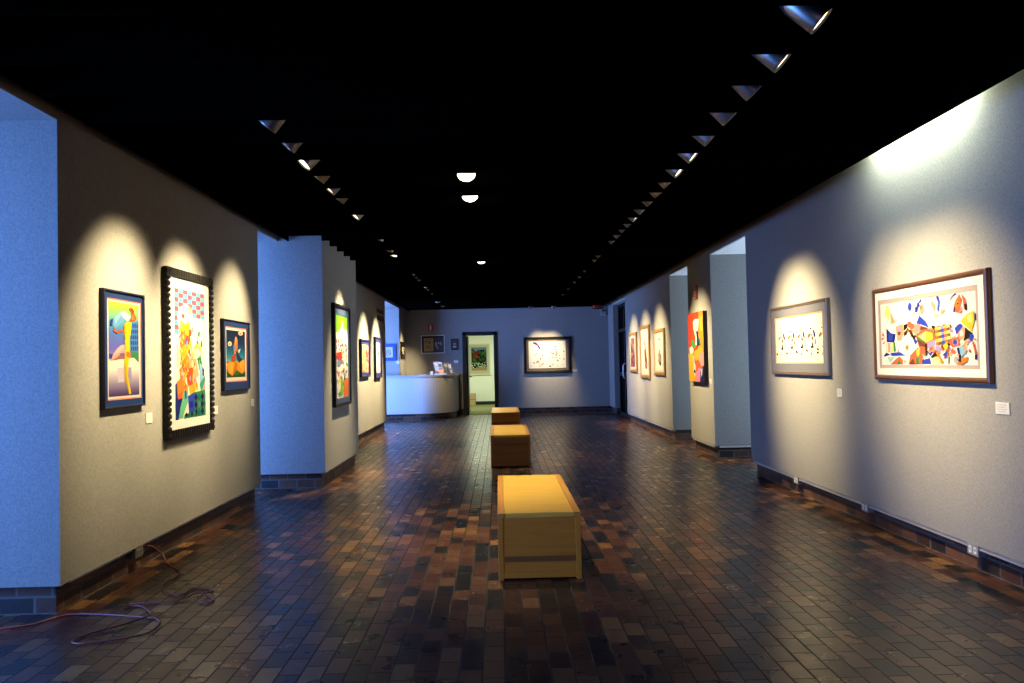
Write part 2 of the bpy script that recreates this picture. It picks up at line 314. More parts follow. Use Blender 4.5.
# ------------------------------------------------------------------ printed images: (background, [(colour, corners x,y from the top left)])
ART = {
 'R1': ((253,250,242), [
  ((239,170,128),[0.773,0.609,0.809,0.587,0.816,0.643,0.787,0.652]),
  ((229,154,152),[0.603,0.756,0.636,0.752,0.64,0.764,0.631,0.806]),
  ((244,224,138),[0.561,0.849,0.586,0.834,0.607,0.855,0.582,0.9]),
  ((239,170,128),[0.334,0.479,0.38,0.407,0.415,0.468,0.36,0.517]),
  ((244,224,138),[0.771,0.82,0.782,0.772,0.814,0.803,0.78,0.837]),
  ((28,22,20),[0.762,0.727,0.794,0.693,0.8,0.744,0.776,0.751]),
  ((47,72,196),[0.564,0.875,0.616,0.812,0.635,0.864,0.59,0.914]),
  ((47,72,196),[0.523,0.793,0.576,0.766,0.595,0.796,0.562,0.868]),
  ((229,154,152),[0.728,0.851,0.768,0.79,0.78,0.838,0.74,0.869]),
  ((229,154,152),[0.537,0.794,0.543,0.762,0.58,0.793,0.553,0.824]),
  ((28,22,20),[0.788,0.647,0.815,0.638,0.822,0.682,0.81,0.69]),
  ((122,58,38),[0.814,0.922,0.825,0.905,0.851,0.948,0.822,0.963]),
  ((232,132,44),[0.271,0.443,0.31,0.389,0.354,0.473,0.32,0.504]),
  ((239,170,128),[0.632,0.691,0.654,0.658,0.679,0.696,0.648,0.728]),
  ((217,105,74),[0.822,0.452,0.838,0.435,0.874,0.46,0.858,0.516]),
  ((122,58,38),[0.552,0.768,0.594,0.736,0.623,0.778,0.599,0.839]),
  ((232,132,44),[0.575,0.854,0.595,0.818,0.629,0.875,0.613,0.897]),
  ((229,154,152),[0.799,0.64,0.843,0.568,0.868,0.644,0.833,0.673]),
  ((239,170,128),[0.729,0.841,0.772,0.798,0.785,0.829,0.77,0.882]),
  ((239,170,128),[0.812,0.86,0.831,0.825,0.871,0.854,0.853,0.916]),
  ((168,152,214),[0.691,0.56,0.732,0.509,0.76,0.542,0.71,0.61]),
  ((122,58,38),[0.708,0.733,0.73,0.698,0.769,0.766,0.725,0.79]),
  ((239,170,128),[0.552,0.776,0.587,0.702,0.631,0.754,0.596,0.816]),
  ((122,58,38),[0.729,0.458,0.765,0.422,0.782,0.465,0.764,0.501]),
  ((122,58,38),[0.507,0.471,0.544,0.456,0.561,0.511,0.543,0.535]),
  ((239,170,128),[0.851,0.787,0.873,0.72,0.916,0.751,0.897,0.82]),
  ((28,22,20),[0.727,0.694,0.748,0.679,0.765,0.719,0.74,0.736]),
  ((217,105,74),[0.59,0.812,0.616,0.763,0.664,0.831,0.631,0.871]),
  ((232,132,44),[0.662,0.767,0.688,0.734,0.712,0.765,0.691,0.808]),
  ((244,224,138),[0.346,0.854,0.402,0.787,0.431,0.847,0.386,0.905]),
  ((28,22,20),[0.392,0.556,0.421,0.495,0.476,0.547,0.449,0.614]),
  ((239,170,128),[0.841,0.75,0.872,0.707,0.891,0.763,0.874,0.784]),
  ((28,22,20),[0.684,0.851,0.711,0.808,0.742,0.836,0.709,0.894]),
  ((168,152,214),[0.596,0.744,0.614,0.718,0.644,0.755,0.618,0.789]),
  ((244,224,138),[0.603,0.743,0.634,0.697,0.657,0.754,0.625,0.775]),
  ((229,154,152),[0.438,0.492,0.468,0.424,0.519,0.477,0.484,0.539]),
  ((217,105,74),[0.534,0.476,0.572,0.446,0.599,0.474,0.579,0.541]),
  ((217,105,74),[0.54,0.732,0.554,0.711,0.596,0.746,0.566,0.793]),
  ((244,224,138),[0.492,0.476,0.52,0.443,0.539,0.496,0.5,0.509]),
  ((122,58,38),[0.666,0.722,0.702,0.69,0.732,0.726,0.693,0.787]),
  ((239,170,128),[0.397,0.802,0.435,0.772,0.462,0.828,0.428,0.863]),
  ((244,224,138),[0.466,0.63,0.501,0.605,0.525,0.636,0.505,0.69]),
  ((28,22,20),[0.565,0.594,0.584,0.566,0.613,0.622,0.574,0.636]),
  ((168,152,214),[0.169,0.949,0.18,0.894,0.225,0.95,0.213,0.969]),
  ((168,152,214),[0.718,0.787,0.754,0.749,0.771,0.779,0.736,0.827]),
  ((168,152,214),[0.749,0.518,0.765,0.48,0.797,0.514,0.786,0.554]),
  ((122,58,38),[0.294,0.41,0.312,0.405,0.337,0.452,0.306,0.465]),
  ((239,170,128),[0.538,0.467,0.578,0.453,0.588,0.488,0.55,0.523]),
  ((122,58,38),[0.452,0.954,0.491,0.898,0.5,0.944,0.49,0.966]),
  ((28,22,20),[0.578,0.438,0.596,0.416,0.628,0.447,0.607,0.489]),
  ((232,132,44),[0.584,0.886,0.629,0.85,0.653,0.878,0.624,0.95]),
  ((217,105,74),[0.756,0.816,0.776,0.757,0.816,0.822,0.794,0.848]),
  ((168,152,214),[0.792,0.906,0.806,0.874,0.835,0.897,0.809,0.94]),
  ((244,224,138),[0.086,0.018,0.129,0.127,0.111,0.295,0.052,0.176]),
  ((239,170,128),[0.128,0.137,0.19,0.324,0.129,0.343]),
  ((22,32,122),[0.072,0.398,0.125,0.484,0.185,0.509,0.166,0.639,0.072,0.626]),
  ((47,72,196),[0.098,0.464,0.154,0.511,0.143,0.617,0.094,0.604]),
  ((217,105,74),[0.027,0.455,0.048,0.538,0.012,0.514]),
  ((217,105,74),[0.004,0.558,0.055,0.548,0.013,0.597]),
  ((217,105,74),[0.015,0.645,0.056,0.608,0.038,0.659]),
  ((240,228,200),[0.06,0.645,0.131,0.642,0.13,0.791,0.061,0.797]),
  ((229,154,152),[0.088,0.644,0.111,0.645,0.111,0.791,0.088,0.791]),
  ((60,138,72),[0.153,0.638,0.176,0.639,0.181,0.783,0.156,0.787]),
  ((244,224,138),[0.131,0.642,0.153,0.64,0.156,0.787,0.13,0.791]),
  ((47,72,196),[0.113,0.804,0.225,0.793,0.309,0.852,0.128,0.851]),
  ((22,32,122),[0.03,0.846,0.061,0.797,0.113,0.83,0.039,0.864]),
  ((168,152,214),[0.204,0.704,0.225,0.797,0.2,0.796]),
  ((47,72,196),[0.276,0.727,0.309,0.847,0.233,0.839]),
  ((168,220,203),[0.072,0.873,0.168,0.868,0.109,0.963]),
  ((217,105,74),[0.108,0.989,0.175,0.906,0.223,0.862,0.259,0.914,0.263,0.987]),
  ((60,138,72),[0.189,0.989,0.209,0.925,0.229,0.925,0.235,0.988]),
  ((239,170,128),[0.26,0.925,0.307,0.924,0.285,0.976]),
  ((239,170,128),[0.189,0.387,0.275,0.354,0.282,0.499,0.237,0.621,0.199,0.609]),
  ((168,152,214),[0.25,0.434,0.247,0.456,0.242,0.473,0.234,0.482,0.226,0.481,0.219,0.471,0.214,0.453,0.213,0.431,0.215,0.41,0.221,0.393,0.228,0.384,0.237,0.385,0.244,0.395,0.248,0.413]),
  ((229,154,152),[0.256,0.57,0.253,0.588,0.248,0.602,0.24,0.61,0.232,0.609,0.225,0.601,0.22,0.586,0.218,0.568,0.221,0.55,0.226,0.536,0.234,0.528,0.242,0.529,0.249,0.537,0.254,0.552]),
  ((122,58,38),[0.21,0.473,0.249,0.476,0.241,0.527,0.213,0.528]),
  ((28,22,20),[0.282,0.375,0.327,0.359,0.317,0.522,0.285,0.551]),
  ((244,224,138),[0.283,0.47,0.326,0.42,0.313,0.464,0.285,0.491]),
  ((217,105,74),[0.325,0.338,0.395,0.316,0.414,0.428,0.367,0.454,0.326,0.4]),
  ((122,58,38),[0.333,0.452,0.372,0.465,0.41,0.609,0.364,0.566]),
  ((239,170,128),[0.37,0.455,0.458,0.382,0.477,0.454,0.418,0.559]),
  ((28,22,20),[0.354,0.494,0.41,0.569,0.412,0.619,0.381,0.598]),
  ((47,72,196),[0.381,0.587,0.438,0.635,0.408,0.694]),
  ((229,154,152),[0.398,0.366,0.465,0.373,0.477,0.464,0.412,0.513]),
  ((253,250,242),[0.401,0.71,0.392,0.771,0.367,0.821,0.332,0.848,0.293,0.848,0.258,0.82,0.235,0.768,0.227,0.704,0.238,0.641,0.264,0.592,0.3,0.566,0.339,0.568,0.372,0.598,0.394,0.648]),
  ((232,132,44),[0.314,0.676,0.336,0.718,0.317,0.779,0.291,0.727]),
  ((110,94,32),[0.316,0.703,0.327,0.732,0.312,0.759]),
  ((244,224,138),[0.423,0.269,0.421,0.298,0.415,0.321,0.406,0.333,0.397,0.332,0.389,0.318,0.384,0.294,0.383,0.264,0.386,0.234,0.392,0.211,0.4,0.199,0.409,0.2,0.417,0.215,0.422,0.239]),
  ((253,250,242),[0.474,0.314,0.467,0.345,0.451,0.368,0.428,0.379,0.402,0.377,0.379,0.361,0.364,0.334,0.359,0.301,0.365,0.27,0.382,0.247,0.406,0.236,0.431,0.239,0.454,0.256,0.469,0.283]),
  ((47,72,196),[0.461,0.253,0.526,0.35,0.56,0.451,0.486,0.399,0.427,0.369]),
  ((47,72,196),[0.379,0.11,0.377,0.137,0.371,0.159,0.362,0.17,0.353,0.169,0.345,0.155,0.34,0.132,0.338,0.104,0.341,0.076,0.347,0.054,0.356,0.043,0.365,0.045,0.373,0.058,0.378,0.082]),
  ((47,72,196),[0.478,0.002,0.494,0.05,0.465,0.075,0.471,0.12,0.447,0.132,0.445,0.201,0.416,0.204,0.415,0.127,0.439,0.111,0.44,0.071,0.463,0.051]),
  ((22,32,122),[0.448,0.073,0.464,0.105,0.446,0.172,0.429,0.149]),
  ((239,170,128),[0.513,0.173,0.51,0.207,0.503,0.234,0.494,0.248,0.484,0.246,0.475,0.23,0.47,0.202,0.468,0.167,0.471,0.133,0.478,0.107,0.488,0.093,0.498,0.094,0.506,0.111,0.512,0.139]),
  ((217,105,74),[0.472,0.116,0.487,0.099,0.491,0.158,0.474,0.176]),
  ((122,58,38),[0.471,0.409,0.547,0.45,0.511,0.496,0.463,0.472]),
  ((217,105,74),[0.418,0.559,0.477,0.477,0.546,0.463,0.606,0.503,0.617,0.639,0.548,0.715,0.516,0.882,0.462,0.812]),
  ((122,58,38),[0.425,0.57,0.514,0.674,0.509,0.729,0.45,0.712]),
  ((60,138,72),[0.425,0.566,0.522,0.651,0.513,0.678,0.441,0.611]),
  ((244,224,138),[0.439,0.563,0.525,0.497,0.528,0.665]),
  ((237,201,60),[0.528,0.497,0.592,0.531,0.597,0.619,0.532,0.665]),
  ((168,152,214),[0.535,0.675,0.61,0.629,0.615,0.707,0.547,0.754]),
  ((28,22,20),[0.51,0.678,0.532,0.675,0.53,0.872,0.514,0.852]),
  ((239,170,128),[0.602,0.059,0.63,0.14,0.625,0.245,0.598,0.155,0.583,0.094]),
  ((47,72,196),[0.638,0.008,0.664,0.009,0.678,0.091,0.662,0.25,0.647,0.2,0.654,0.106]),
  ((142,192,230),[0.663,0.107,0.662,0.125,0.658,0.139,0.653,0.147,0.648,0.146,0.644,0.137,0.641,0.122,0.64,0.104,0.641,0.086,0.645,0.072,0.65,0.064,0.655,0.065,0.66,0.074,0.662,0.089]),
  ((239,170,128),[0.678,0.195,0.729,0.221,0.687,0.282]),
  ((244,224,138),[0.619,0.254,0.664,0.279,0.65,0.311,0.617,0.296]),
  ((217,105,74),[0.327,0.988,0.348,0.852,0.435,0.731,0.489,0.862,0.465,0.984]),
  ((237,201,60),[0.452,0.812,0.45,0.836,0.444,0.856,0.436,0.867,0.428,0.867,0.421,0.856,0.416,0.836,0.415,0.811,0.417,0.787,0.423,0.767,0.431,0.757,0.439,0.757,0.446,0.768,0.451,0.787]),
  ((122,58,38),[0.34,0.954,0.381,0.893,0.401,0.986,0.334,0.988]),
  ((60,138,72),[0.41,0.892,0.444,0.872,0.444,0.985,0.412,0.986]),
  ((47,72,196),[0.465,0.984,0.502,0.912,0.557,0.892,0.569,0.982]),
  ((28,22,20),[0.566,0.884,0.62,0.794,0.654,0.862,0.584,0.891]),
  ((232,132,44),[0.619,0.814,0.639,0.804,0.701,0.967,0.675,0.983]),
  ((244,224,138),[0.663,0.939,0.658,0.968,0.646,0.991,0.629,1.0,0.61,1.0,0.593,0.992,0.582,0.969,0.578,0.94,0.583,0.912,0.595,0.888,0.613,0.875,0.632,0.875,0.648,0.888,0.659,0.911]),
  ((240,228,200),[0.644,0.959,0.641,0.979,0.634,0.995,0.625,1.0,0.614,1.0,0.605,0.996,0.598,0.98,0.596,0.96,0.599,0.939,0.606,0.923,0.616,0.914,0.627,0.914,0.636,0.923,0.642,0.939]),
  ((110,94,32),[0.6,0.474,0.66,0.427,0.762,0.459,0.765,0.59,0.719,0.72,0.629,0.679]),
  ((239,170,128),[0.686,0.43,0.769,0.46,0.76,0.552,0.698,0.491]),
  ((28,22,20),[0.693,0.419,0.731,0.422,0.746,0.467,0.711,0.483]),
  ((47,72,196),[0.724,0.433,0.76,0.44,0.761,0.493,0.73,0.484]),
  ((237,201,60),[0.618,0.456,0.647,0.451,0.649,0.493,0.62,0.499]),
  ((217,105,74),[0.62,0.499,0.649,0.493,0.65,0.535,0.621,0.541]),
  ((237,201,60),[0.621,0.541,0.65,0.535,0.652,0.578,0.623,0.584]),
  ((217,105,74),[0.623,0.584,0.652,0.578,0.654,0.62,0.625,0.626]),
  ((237,201,60),[0.625,0.626,0.654,0.62,0.656,0.662,0.627,0.669]),
  ((217,105,74),[0.627,0.669,0.656,0.662,0.657,0.705,0.628,0.711]),
  ((244,224,138),[0.647,0.449,0.676,0.444,0.677,0.486,0.649,0.491]),
  ((110,94,32),[0.649,0.491,0.677,0.486,0.679,0.528,0.65,0.534]),
  ((244,224,138),[0.65,0.534,0.679,0.528,0.681,0.57,0.652,0.576]),
  ((110,94,32),[0.652,0.576,0.681,0.57,0.683,0.612,0.654,0.618]),
  ((244,224,138),[0.654,0.618,0.683,0.612,0.684,0.654,0.656,0.66]),
  ((110,94,32),[0.656,0.66,0.684,0.654,0.686,0.696,0.657,0.703]),
  ((168,152,214),[0.676,0.442,0.704,0.437,0.706,0.479,0.677,0.484]),
  ((47,72,196),[0.677,0.484,0.706,0.479,0.707,0.521,0.679,0.526]),
  ((168,152,214),[0.679,0.526,0.707,0.521,0.709,0.562,0.681,0.568]),
  ((47,72,196),[0.681,0.568,0.709,0.562,0.711,0.604,0.683,0.61]),
  ((168,152,214),[0.683,0.61,0.711,0.604,0.713,0.646,0.684,0.652]),
  ((47,72,196),[0.684,0.652,0.713,0.646,0.714,0.688,0.686,0.694]),
  ((237,201,60),[0.704,0.435,0.732,0.43,0.734,0.472,0.706,0.477]),
  ((217,105,74),[0.706,0.477,0.734,0.472,0.736,0.513,0.708,0.519]),
  ((237,201,60),[0.708,0.519,0.736,0.513,0.737,0.555,0.709,0.56]),
  ((217,105,74),[0.709,0.56,0.737,0.555,0.739,0.596,0.711,0.602]),
  ((237,201,60),[0.711,0.602,0.739,0.596,0.741,0.638,0.713,0.644]),
  ((217,105,74),[0.713,0.644,0.741,0.638,0.742,0.679,0.714,0.686]),
  ((244,224,138),[0.732,0.428,0.76,0.423,0.762,0.465,0.734,0.47]),
  ((110,94,32),[0.734,0.47,0.762,0.465,0.763,0.506,0.736,0.511]),
  ((244,224,138),[0.736,0.511,0.763,0.506,0.765,0.547,0.737,0.553]),
  ((110,94,32),[0.737,0.553,0.765,0.547,0.767,0.589,0.739,0.594]),
  ((244,224,138),[0.739,0.594,0.767,0.589,0.768,0.63,0.741,0.636]),
  ((110,94,32),[0.741,0.636,0.768,0.63,0.77,0.671,0.742,0.677]),
  ((237,201,60),[0.693,0.719,0.732,0.664,0.746,0.74,0.717,0.796]),
  ((168,152,214),[0.622,0.717,0.68,0.738,0.665,0.833,0.627,0.775]),
  ((217,105,74),[0.718,0.777,0.756,0.759,0.734,0.891,0.696,0.91]),
  ((47,72,196),[0.71,0.815,0.74,0.787,0.721,0.91,0.703,0.891]),
  ((60,138,72),[0.743,0.891,0.756,0.862,0.746,0.978,0.736,0.978]),
  ((217,105,74),[0.771,0.628,0.844,0.613,0.849,0.724,0.787,0.75,0.747,0.683]),
  ((229,154,152),[0.78,0.647,0.834,0.641,0.838,0.715,0.791,0.726]),
  ((47,72,196),[0.827,0.681,0.825,0.697,0.82,0.71,0.812,0.716,0.803,0.716,0.795,0.709,0.79,0.696,0.788,0.679,0.791,0.663,0.796,0.651,0.804,0.644,0.813,0.644,0.821,0.652,0.826,0.665]),
  ((237,201,60),[0.86,0.395,0.921,0.311,0.981,0.274,0.982,0.425,0.957,0.548,0.906,0.472]),
  ((244,224,138),[0.92,0.338,0.961,0.316,0.962,0.423,0.925,0.419]),
  ((28,22,20),[0.901,0.481,0.968,0.576,0.926,0.636,0.885,0.67]),
  ((47,72,196),[0.942,0.565,0.975,0.603,0.954,0.683,0.932,0.654]),
  ((47,72,196),[0.808,0.482,0.86,0.422,0.883,0.461,0.846,0.544,0.823,0.575]),
  ((239,170,128),[0.836,0.558,0.883,0.47,0.903,0.499,0.892,0.625,0.856,0.651]),
  ((253,250,242),[0.883,0.565,0.882,0.582,0.877,0.596,0.872,0.603,0.865,0.603,0.86,0.595,0.856,0.58,0.855,0.563,0.857,0.545,0.861,0.532,0.867,0.524,0.873,0.525,0.879,0.533,0.882,0.547]),
  ((244,224,138),[0.854,0.724,0.915,0.645,0.943,0.673,0.913,0.726]),
  ((229,154,152),[0.903,0.671,0.94,0.646,0.939,0.691,0.878,0.734]),
  ((22,32,122),[0.989,0.305,1.0,0.313,1.0,0.401,0.988,0.405]),
  ((217,105,74),[0.8,0.24,0.817,0.132,0.861,0.021,0.878,0.106,0.85,0.284]),
  ((232,132,44),[0.817,0.132,0.848,0.101,0.865,0.167,0.827,0.226]),
  ((28,22,20),[0.854,0.157,0.853,0.162,0.851,0.166,0.847,0.168,0.844,0.167,0.84,0.164,0.838,0.16,0.837,0.154,0.838,0.149,0.841,0.144,0.844,0.143,0.848,0.143,0.851,0.146,0.853,0.151]),
  ((217,105,74),[0.879,0.025,0.911,0.094,0.923,0.185,0.921,0.266,0.901,0.245,0.889,0.126]),
  ((28,22,20),[0.902,0.164,0.923,0.176,0.922,0.261,0.903,0.246]),
  ((22,32,122),[0.806,0.195,0.823,0.198,0.817,0.261,0.802,0.268]),
  ((229,154,152),[0.864,0.213,0.882,0.206,0.874,0.287,0.857,0.294]),
  ((47,72,196),[0.785,0.044,0.82,0.008,0.843,0.02,0.807,0.039]),
  ((217,105,74),[0.769,0.087,0.795,0.036,0.802,0.052,0.776,0.092]),
  ((217,105,74),[0.972,0.674,0.98,0.719,1.0,0.889,0.981,0.916,0.975,0.8,0.958,0.701]),
  ((22,32,122),[0.978,0.862,1.0,0.854,0.996,0.921,0.977,0.922]),
  ((217,105,74),[0.943,0.803,0.942,0.814,0.94,0.823,0.936,0.827,0.933,0.827,0.93,0.822,0.928,0.814,0.927,0.803,0.928,0.792,0.93,0.783,0.934,0.778,0.937,0.778,0.94,0.783,0.943,0.792]),
  ((217,105,74),[0.978,0.63,0.997,0.658,0.981,0.675]),
  ((184,180,180),[0.787,0.947,0.803,0.862,0.849,0.982,0.813,0.987]),
  ((232,132,44),[0.813,0.987,0.851,0.909,0.922,0.881,0.909,0.944,0.873,0.986]),
  ((142,192,230),[0.848,0.743,0.878,0.725,0.89,0.835,0.863,0.89,0.852,0.853]),
  ((28,22,20),[0.84,0.862,0.858,0.853,0.859,0.964,0.841,0.946]),
  ((22,32,122),[0.823,0.76,0.844,0.752,0.846,0.862,0.831,0.835]),
  ((184,180,180),[0.872,0.743,0.912,0.781,0.899,0.853,0.879,0.817]),
 ]),
 'L1': ((246,239,226), [
  ((168,200,58),[0.0,0.0,1.0,0.0,0.997,0.618,0.0,0.61]),
  ((160,200,75),[0.0,0.028,1.0,0.014,0.997,0.618,0.0,0.61]),
  ((152,200,93),[0.0,0.056,1.0,0.043,0.997,0.618,0.0,0.61]),
  ((144,200,110),[0.0,0.084,1.0,0.072,0.997,0.618,0.0,0.61]),
  ((134,196,130),[0.0,0.112,1.0,0.101,0.997,0.618,0.0,0.61]),
  ((119,187,154),[0.0,0.14,1.0,0.13,0.997,0.618,0.0,0.61]),
  ((104,178,178),[0.0,0.168,1.0,0.159,0.997,0.618,0.0,0.61]),
  ((90,169,201),[0.0,0.196,1.0,0.188,0.997,0.618,0.0,0.61]),
  ((86,159,203),[0.0,0.224,1.0,0.217,0.997,0.618,0.0,0.61]),
  ((85,148,202),[0.0,0.252,1.0,0.246,0.997,0.618,0.0,0.61]),
  ((83,137,201),[0.0,0.28,1.0,0.275,0.997,0.618,0.0,0.61]),
  ((81,127,201),[0.0,0.307,1.0,0.303,0.997,0.618,0.0,0.61]),
  ((82,119,200),[0.0,0.335,1.0,0.332,0.997,0.618,0.0,0.61]),
  ((87,115,201),[0.0,0.363,1.0,0.361,0.997,0.618,0.0,0.61]),
  ((92,112,202),[0.0,0.39,1.0,0.39,0.997,0.618,0.0,0.61]),
  ((97,108,203),[0.0,0.418,1.0,0.418,0.997,0.618,0.0,0.61]),
  ((102,105,203),[0.0,0.446,1.0,0.447,0.997,0.618,0.0,0.61]),
  ((107,103,204),[0.0,0.473,1.0,0.475,0.997,0.618,0.0,0.61]),
  ((113,108,203),[0.0,0.501,1.0,0.504,0.997,0.618,0.0,0.61]),
  ((119,113,202),[0.0,0.528,0.999,0.532,0.997,0.618,0.0,0.61]),
  ((126,118,202),[0.0,0.556,0.999,0.561,0.997,0.618,0.0,0.61]),
  ((132,123,201),[0.0,0.583,0.998,0.589,0.997,0.618,0.0,0.61]),
  ((30,58,150),[0.0,0.548,0.17,0.556,0.17,0.609,0.0,0.593]),
  ((74,134,200),[0.678,0.221,0.99,0.177,0.988,0.548,0.673,0.542]),
  ((28,60,156),[0.723,0.22,0.768,0.215,0.767,0.256,0.722,0.261]),
  ((28,60,156),[0.722,0.283,0.767,0.278,0.766,0.319,0.721,0.323]),
  ((28,60,156),[0.721,0.345,0.766,0.341,0.765,0.381,0.72,0.386]),
  ((28,60,156),[0.72,0.408,0.764,0.404,0.764,0.444,0.719,0.448]),
  ((28,60,156),[0.719,0.47,0.763,0.466,0.763,0.506,0.718,0.51]),
  ((28,60,156),[0.79,0.218,0.836,0.214,0.835,0.255,0.79,0.259]),
  ((28,60,156),[0.789,0.281,0.834,0.277,0.834,0.318,0.788,0.322]),
  ((28,60,156),[0.788,0.344,0.833,0.34,0.832,0.38,0.787,0.385]),
  ((28,60,156),[0.787,0.407,0.832,0.403,0.831,0.443,0.786,0.447]),
  ((28,60,156),[0.786,0.469,0.831,0.465,0.83,0.506,0.785,0.51]),
  ((28,60,156),[0.858,0.217,0.904,0.212,0.903,0.253,0.857,0.258]),
  ((28,60,156),[0.857,0.28,0.903,0.276,0.902,0.316,0.856,0.321]),
  ((28,60,156),[0.856,0.343,0.901,0.339,0.9,0.379,0.855,0.384]),
  ((28,60,156),[0.855,0.406,0.9,0.402,0.899,0.442,0.854,0.446]),
  ((28,60,156),[0.853,0.469,0.899,0.464,0.898,0.505,0.853,0.509]),
  ((28,60,156),[0.927,0.216,0.972,0.211,0.971,0.252,0.926,0.257]),
  ((28,60,156),[0.925,0.279,0.971,0.274,0.97,0.315,0.924,0.32]),
  ((28,60,156),[0.924,0.342,0.97,0.338,0.969,0.378,0.923,0.383]),
  ((28,60,156),[0.923,0.405,0.968,0.401,0.967,0.441,0.922,0.446]),
  ((28,60,156),[0.921,0.468,0.967,0.463,0.966,0.504,0.92,0.508]),
  ((60,138,80),[0.718,0.514,0.988,0.539,0.991,0.64,0.745,0.587]),
  ((244,236,226),[0.0,0.646,0.17,0.618,0.495,0.598,0.828,0.59,0.997,0.649,0.999,0.786,0.0,0.787]),
  ((239,230,228),[0.0,0.716,1.0,0.706,1.0,1.0,0.0,1.0]),
  ((228,218,223),[0.0,0.734,1.0,0.724,1.0,1.0,0.0,1.0]),
  ((217,207,218),[0.0,0.752,1.0,0.743,1.0,1.0,0.0,1.0]),
  ((206,195,213),[0.0,0.77,1.0,0.761,1.0,1.0,0.0,1.0]),
  ((196,183,208),[0.0,0.788,1.0,0.78,1.0,1.0,0.0,1.0]),
  ((186,173,201),[0.0,0.805,1.0,0.798,1.0,1.0,0.0,1.0]),
  ((176,163,193),[0.0,0.823,1.0,0.817,1.0,1.0,0.0,1.0]),
  ((166,152,186),[0.0,0.841,1.0,0.835,1.0,1.0,0.0,1.0]),
  ((156,142,179),[0.0,0.859,1.0,0.853,1.0,1.0,0.0,1.0]),
  ((147,131,172),[0.0,0.876,1.0,0.872,1.0,1.0,0.0,1.0]),
  ((136,120,165),[0.0,0.894,1.0,0.89,1.0,1.0,0.0,1.0]),
  ((124,108,154),[0.0,0.912,1.0,0.908,1.0,1.0,0.0,1.0]),
  ((111,95,142),[0.0,0.929,1.0,0.927,1.0,1.0,0.0,1.0]),
  ((98,82,131),[0.0,0.947,1.0,0.945,1.0,1.0,0.0,1.0]),
  ((85,69,120),[0.0,0.965,1.0,0.963,1.0,1.0,0.0,1.0]),
  ((73,57,109),[0.0,0.982,1.0,0.982,1.0,1.0,0.0,1.0]),
  ((207,196,216),[0.266,0.701,0.483,0.693,0.482,0.849,0.287,0.854]),
  ((162,148,186),[0.604,0.696,0.726,0.692,0.734,0.849,0.613,0.851]),
  ((223,230,238),[0.363,0.114,0.501,0.088,0.724,0.137,0.611,0.195,0.445,0.153]),
  ((106,168,220),[0.096,0.251,0.118,0.211,0.183,0.17,0.281,0.131,0.379,0.101,0.456,0.149,0.489,0.192,0.389,0.223,0.302,0.258,0.204,0.278]),
  ((140,192,232),[0.183,0.17,0.281,0.131,0.379,0.101,0.412,0.131,0.302,0.192,0.226,0.241]),
  ((30,74,160),[0.064,0.198,0.15,0.178,0.118,0.26,0.064,0.252]),
  ((192,90,56),[0.172,0.268,0.225,0.312,0.455,0.281,0.488,0.302,0.269,0.335,0.161,0.313]),
  ((232,160,160),[0.064,0.631,0.096,0.592,0.16,0.545,0.257,0.497,0.387,0.456,0.486,0.448,0.552,0.461,0.584,0.515,0.573,0.552,0.43,0.564,0.299,0.58,0.181,0.606]),
  ((242,188,180),[0.16,0.559,0.268,0.504,0.398,0.463,0.486,0.459,0.442,0.495,0.3,0.54]),
  ((216,132,144),[0.17,0.606,0.332,0.558,0.551,0.53,0.573,0.552,0.43,0.564,0.299,0.58]),
  ((168,106,74),[0.159,0.623,0.359,0.557,0.551,0.543,0.539,0.606,0.332,0.604]),
  ((122,98,170),[0.343,0.545,0.485,0.535,0.474,0.574,0.364,0.583]),
  ((237,200,30),[0.488,0.234,0.611,0.195,0.751,0.201,0.733,0.275,0.675,0.396,0.69,0.496,0.563,0.501,0.509,0.407]),
  ((200,160,16),[0.488,0.243,0.544,0.224,0.553,0.398,0.509,0.404]),
  ((200,80,46),[0.68,0.054,0.714,0.038,0.771,0.04,0.816,0.073,0.872,0.116,0.917,0.149,0.893,0.175,0.779,0.193,0.689,0.187,0.724,0.161,0.781,0.13,0.747,0.089]),
  ((122,42,28),[0.748,0.045,0.793,0.047,0.838,0.08,0.815,0.095,0.77,0.074]),
  ((240,200,168),[0.758,0.149,0.814,0.14,0.825,0.166,0.768,0.174]),
  ((224,118,58),[0.753,0.108,0.838,0.109,0.871,0.161,0.78,0.174]),
  ((237,200,30),[0.529,0.502,0.69,0.496,0.65,0.569,0.603,0.786,0.71,0.984,0.633,0.987,0.493,0.79,0.483,0.679]),
  ((216,120,46),[0.562,0.525,0.706,0.532,0.717,0.587,0.551,0.579]),
  ((200,160,16),[0.483,0.679,0.539,0.588,0.559,0.786,0.655,0.987,0.633,0.987,0.493,0.79]),
 ]),
 'L2': ((248,244,230), [
  ((200,90,116),[0.0,0.0,0.143,0.0,0.143,0.035,0.0,0.035]),
  ((106,184,212),[0.0,0.035,0.143,0.035,0.143,0.07,0.0,0.07]),
  ((200,90,116),[0.0,0.07,0.143,0.07,0.143,0.105,0.0,0.105]),
  ((106,184,212),[0.0,0.105,0.143,0.105,0.143,0.14,0.0,0.14]),
  ((200,90,116),[0.0,0.14,0.143,0.14,0.143,0.175,0.0,0.175]),
  ((106,184,212),[0.0,0.175,0.143,0.175,0.143,0.21,0.0,0.21]),
  ((200,90,116),[0.0,0.21,0.143,0.21,0.143,0.245,0.0,0.245]),
  ((106,184,212),[0.0,0.245,0.143,0.245,0.143,0.28,0.0,0.28]),
  ((200,90,116),[0.0,0.28,0.143,0.28,0.143,0.315,0.0,0.315]),
  ((106,184,212),[0.0,0.315,0.143,0.315,0.143,0.35,0.0,0.35]),
  ((106,184,212),[0.143,0.0,0.286,0.0,0.286,0.035,0.143,0.035]),
  ((200,90,116),[0.143,0.035,0.286,0.035,0.286,0.07,0.143,0.07]),
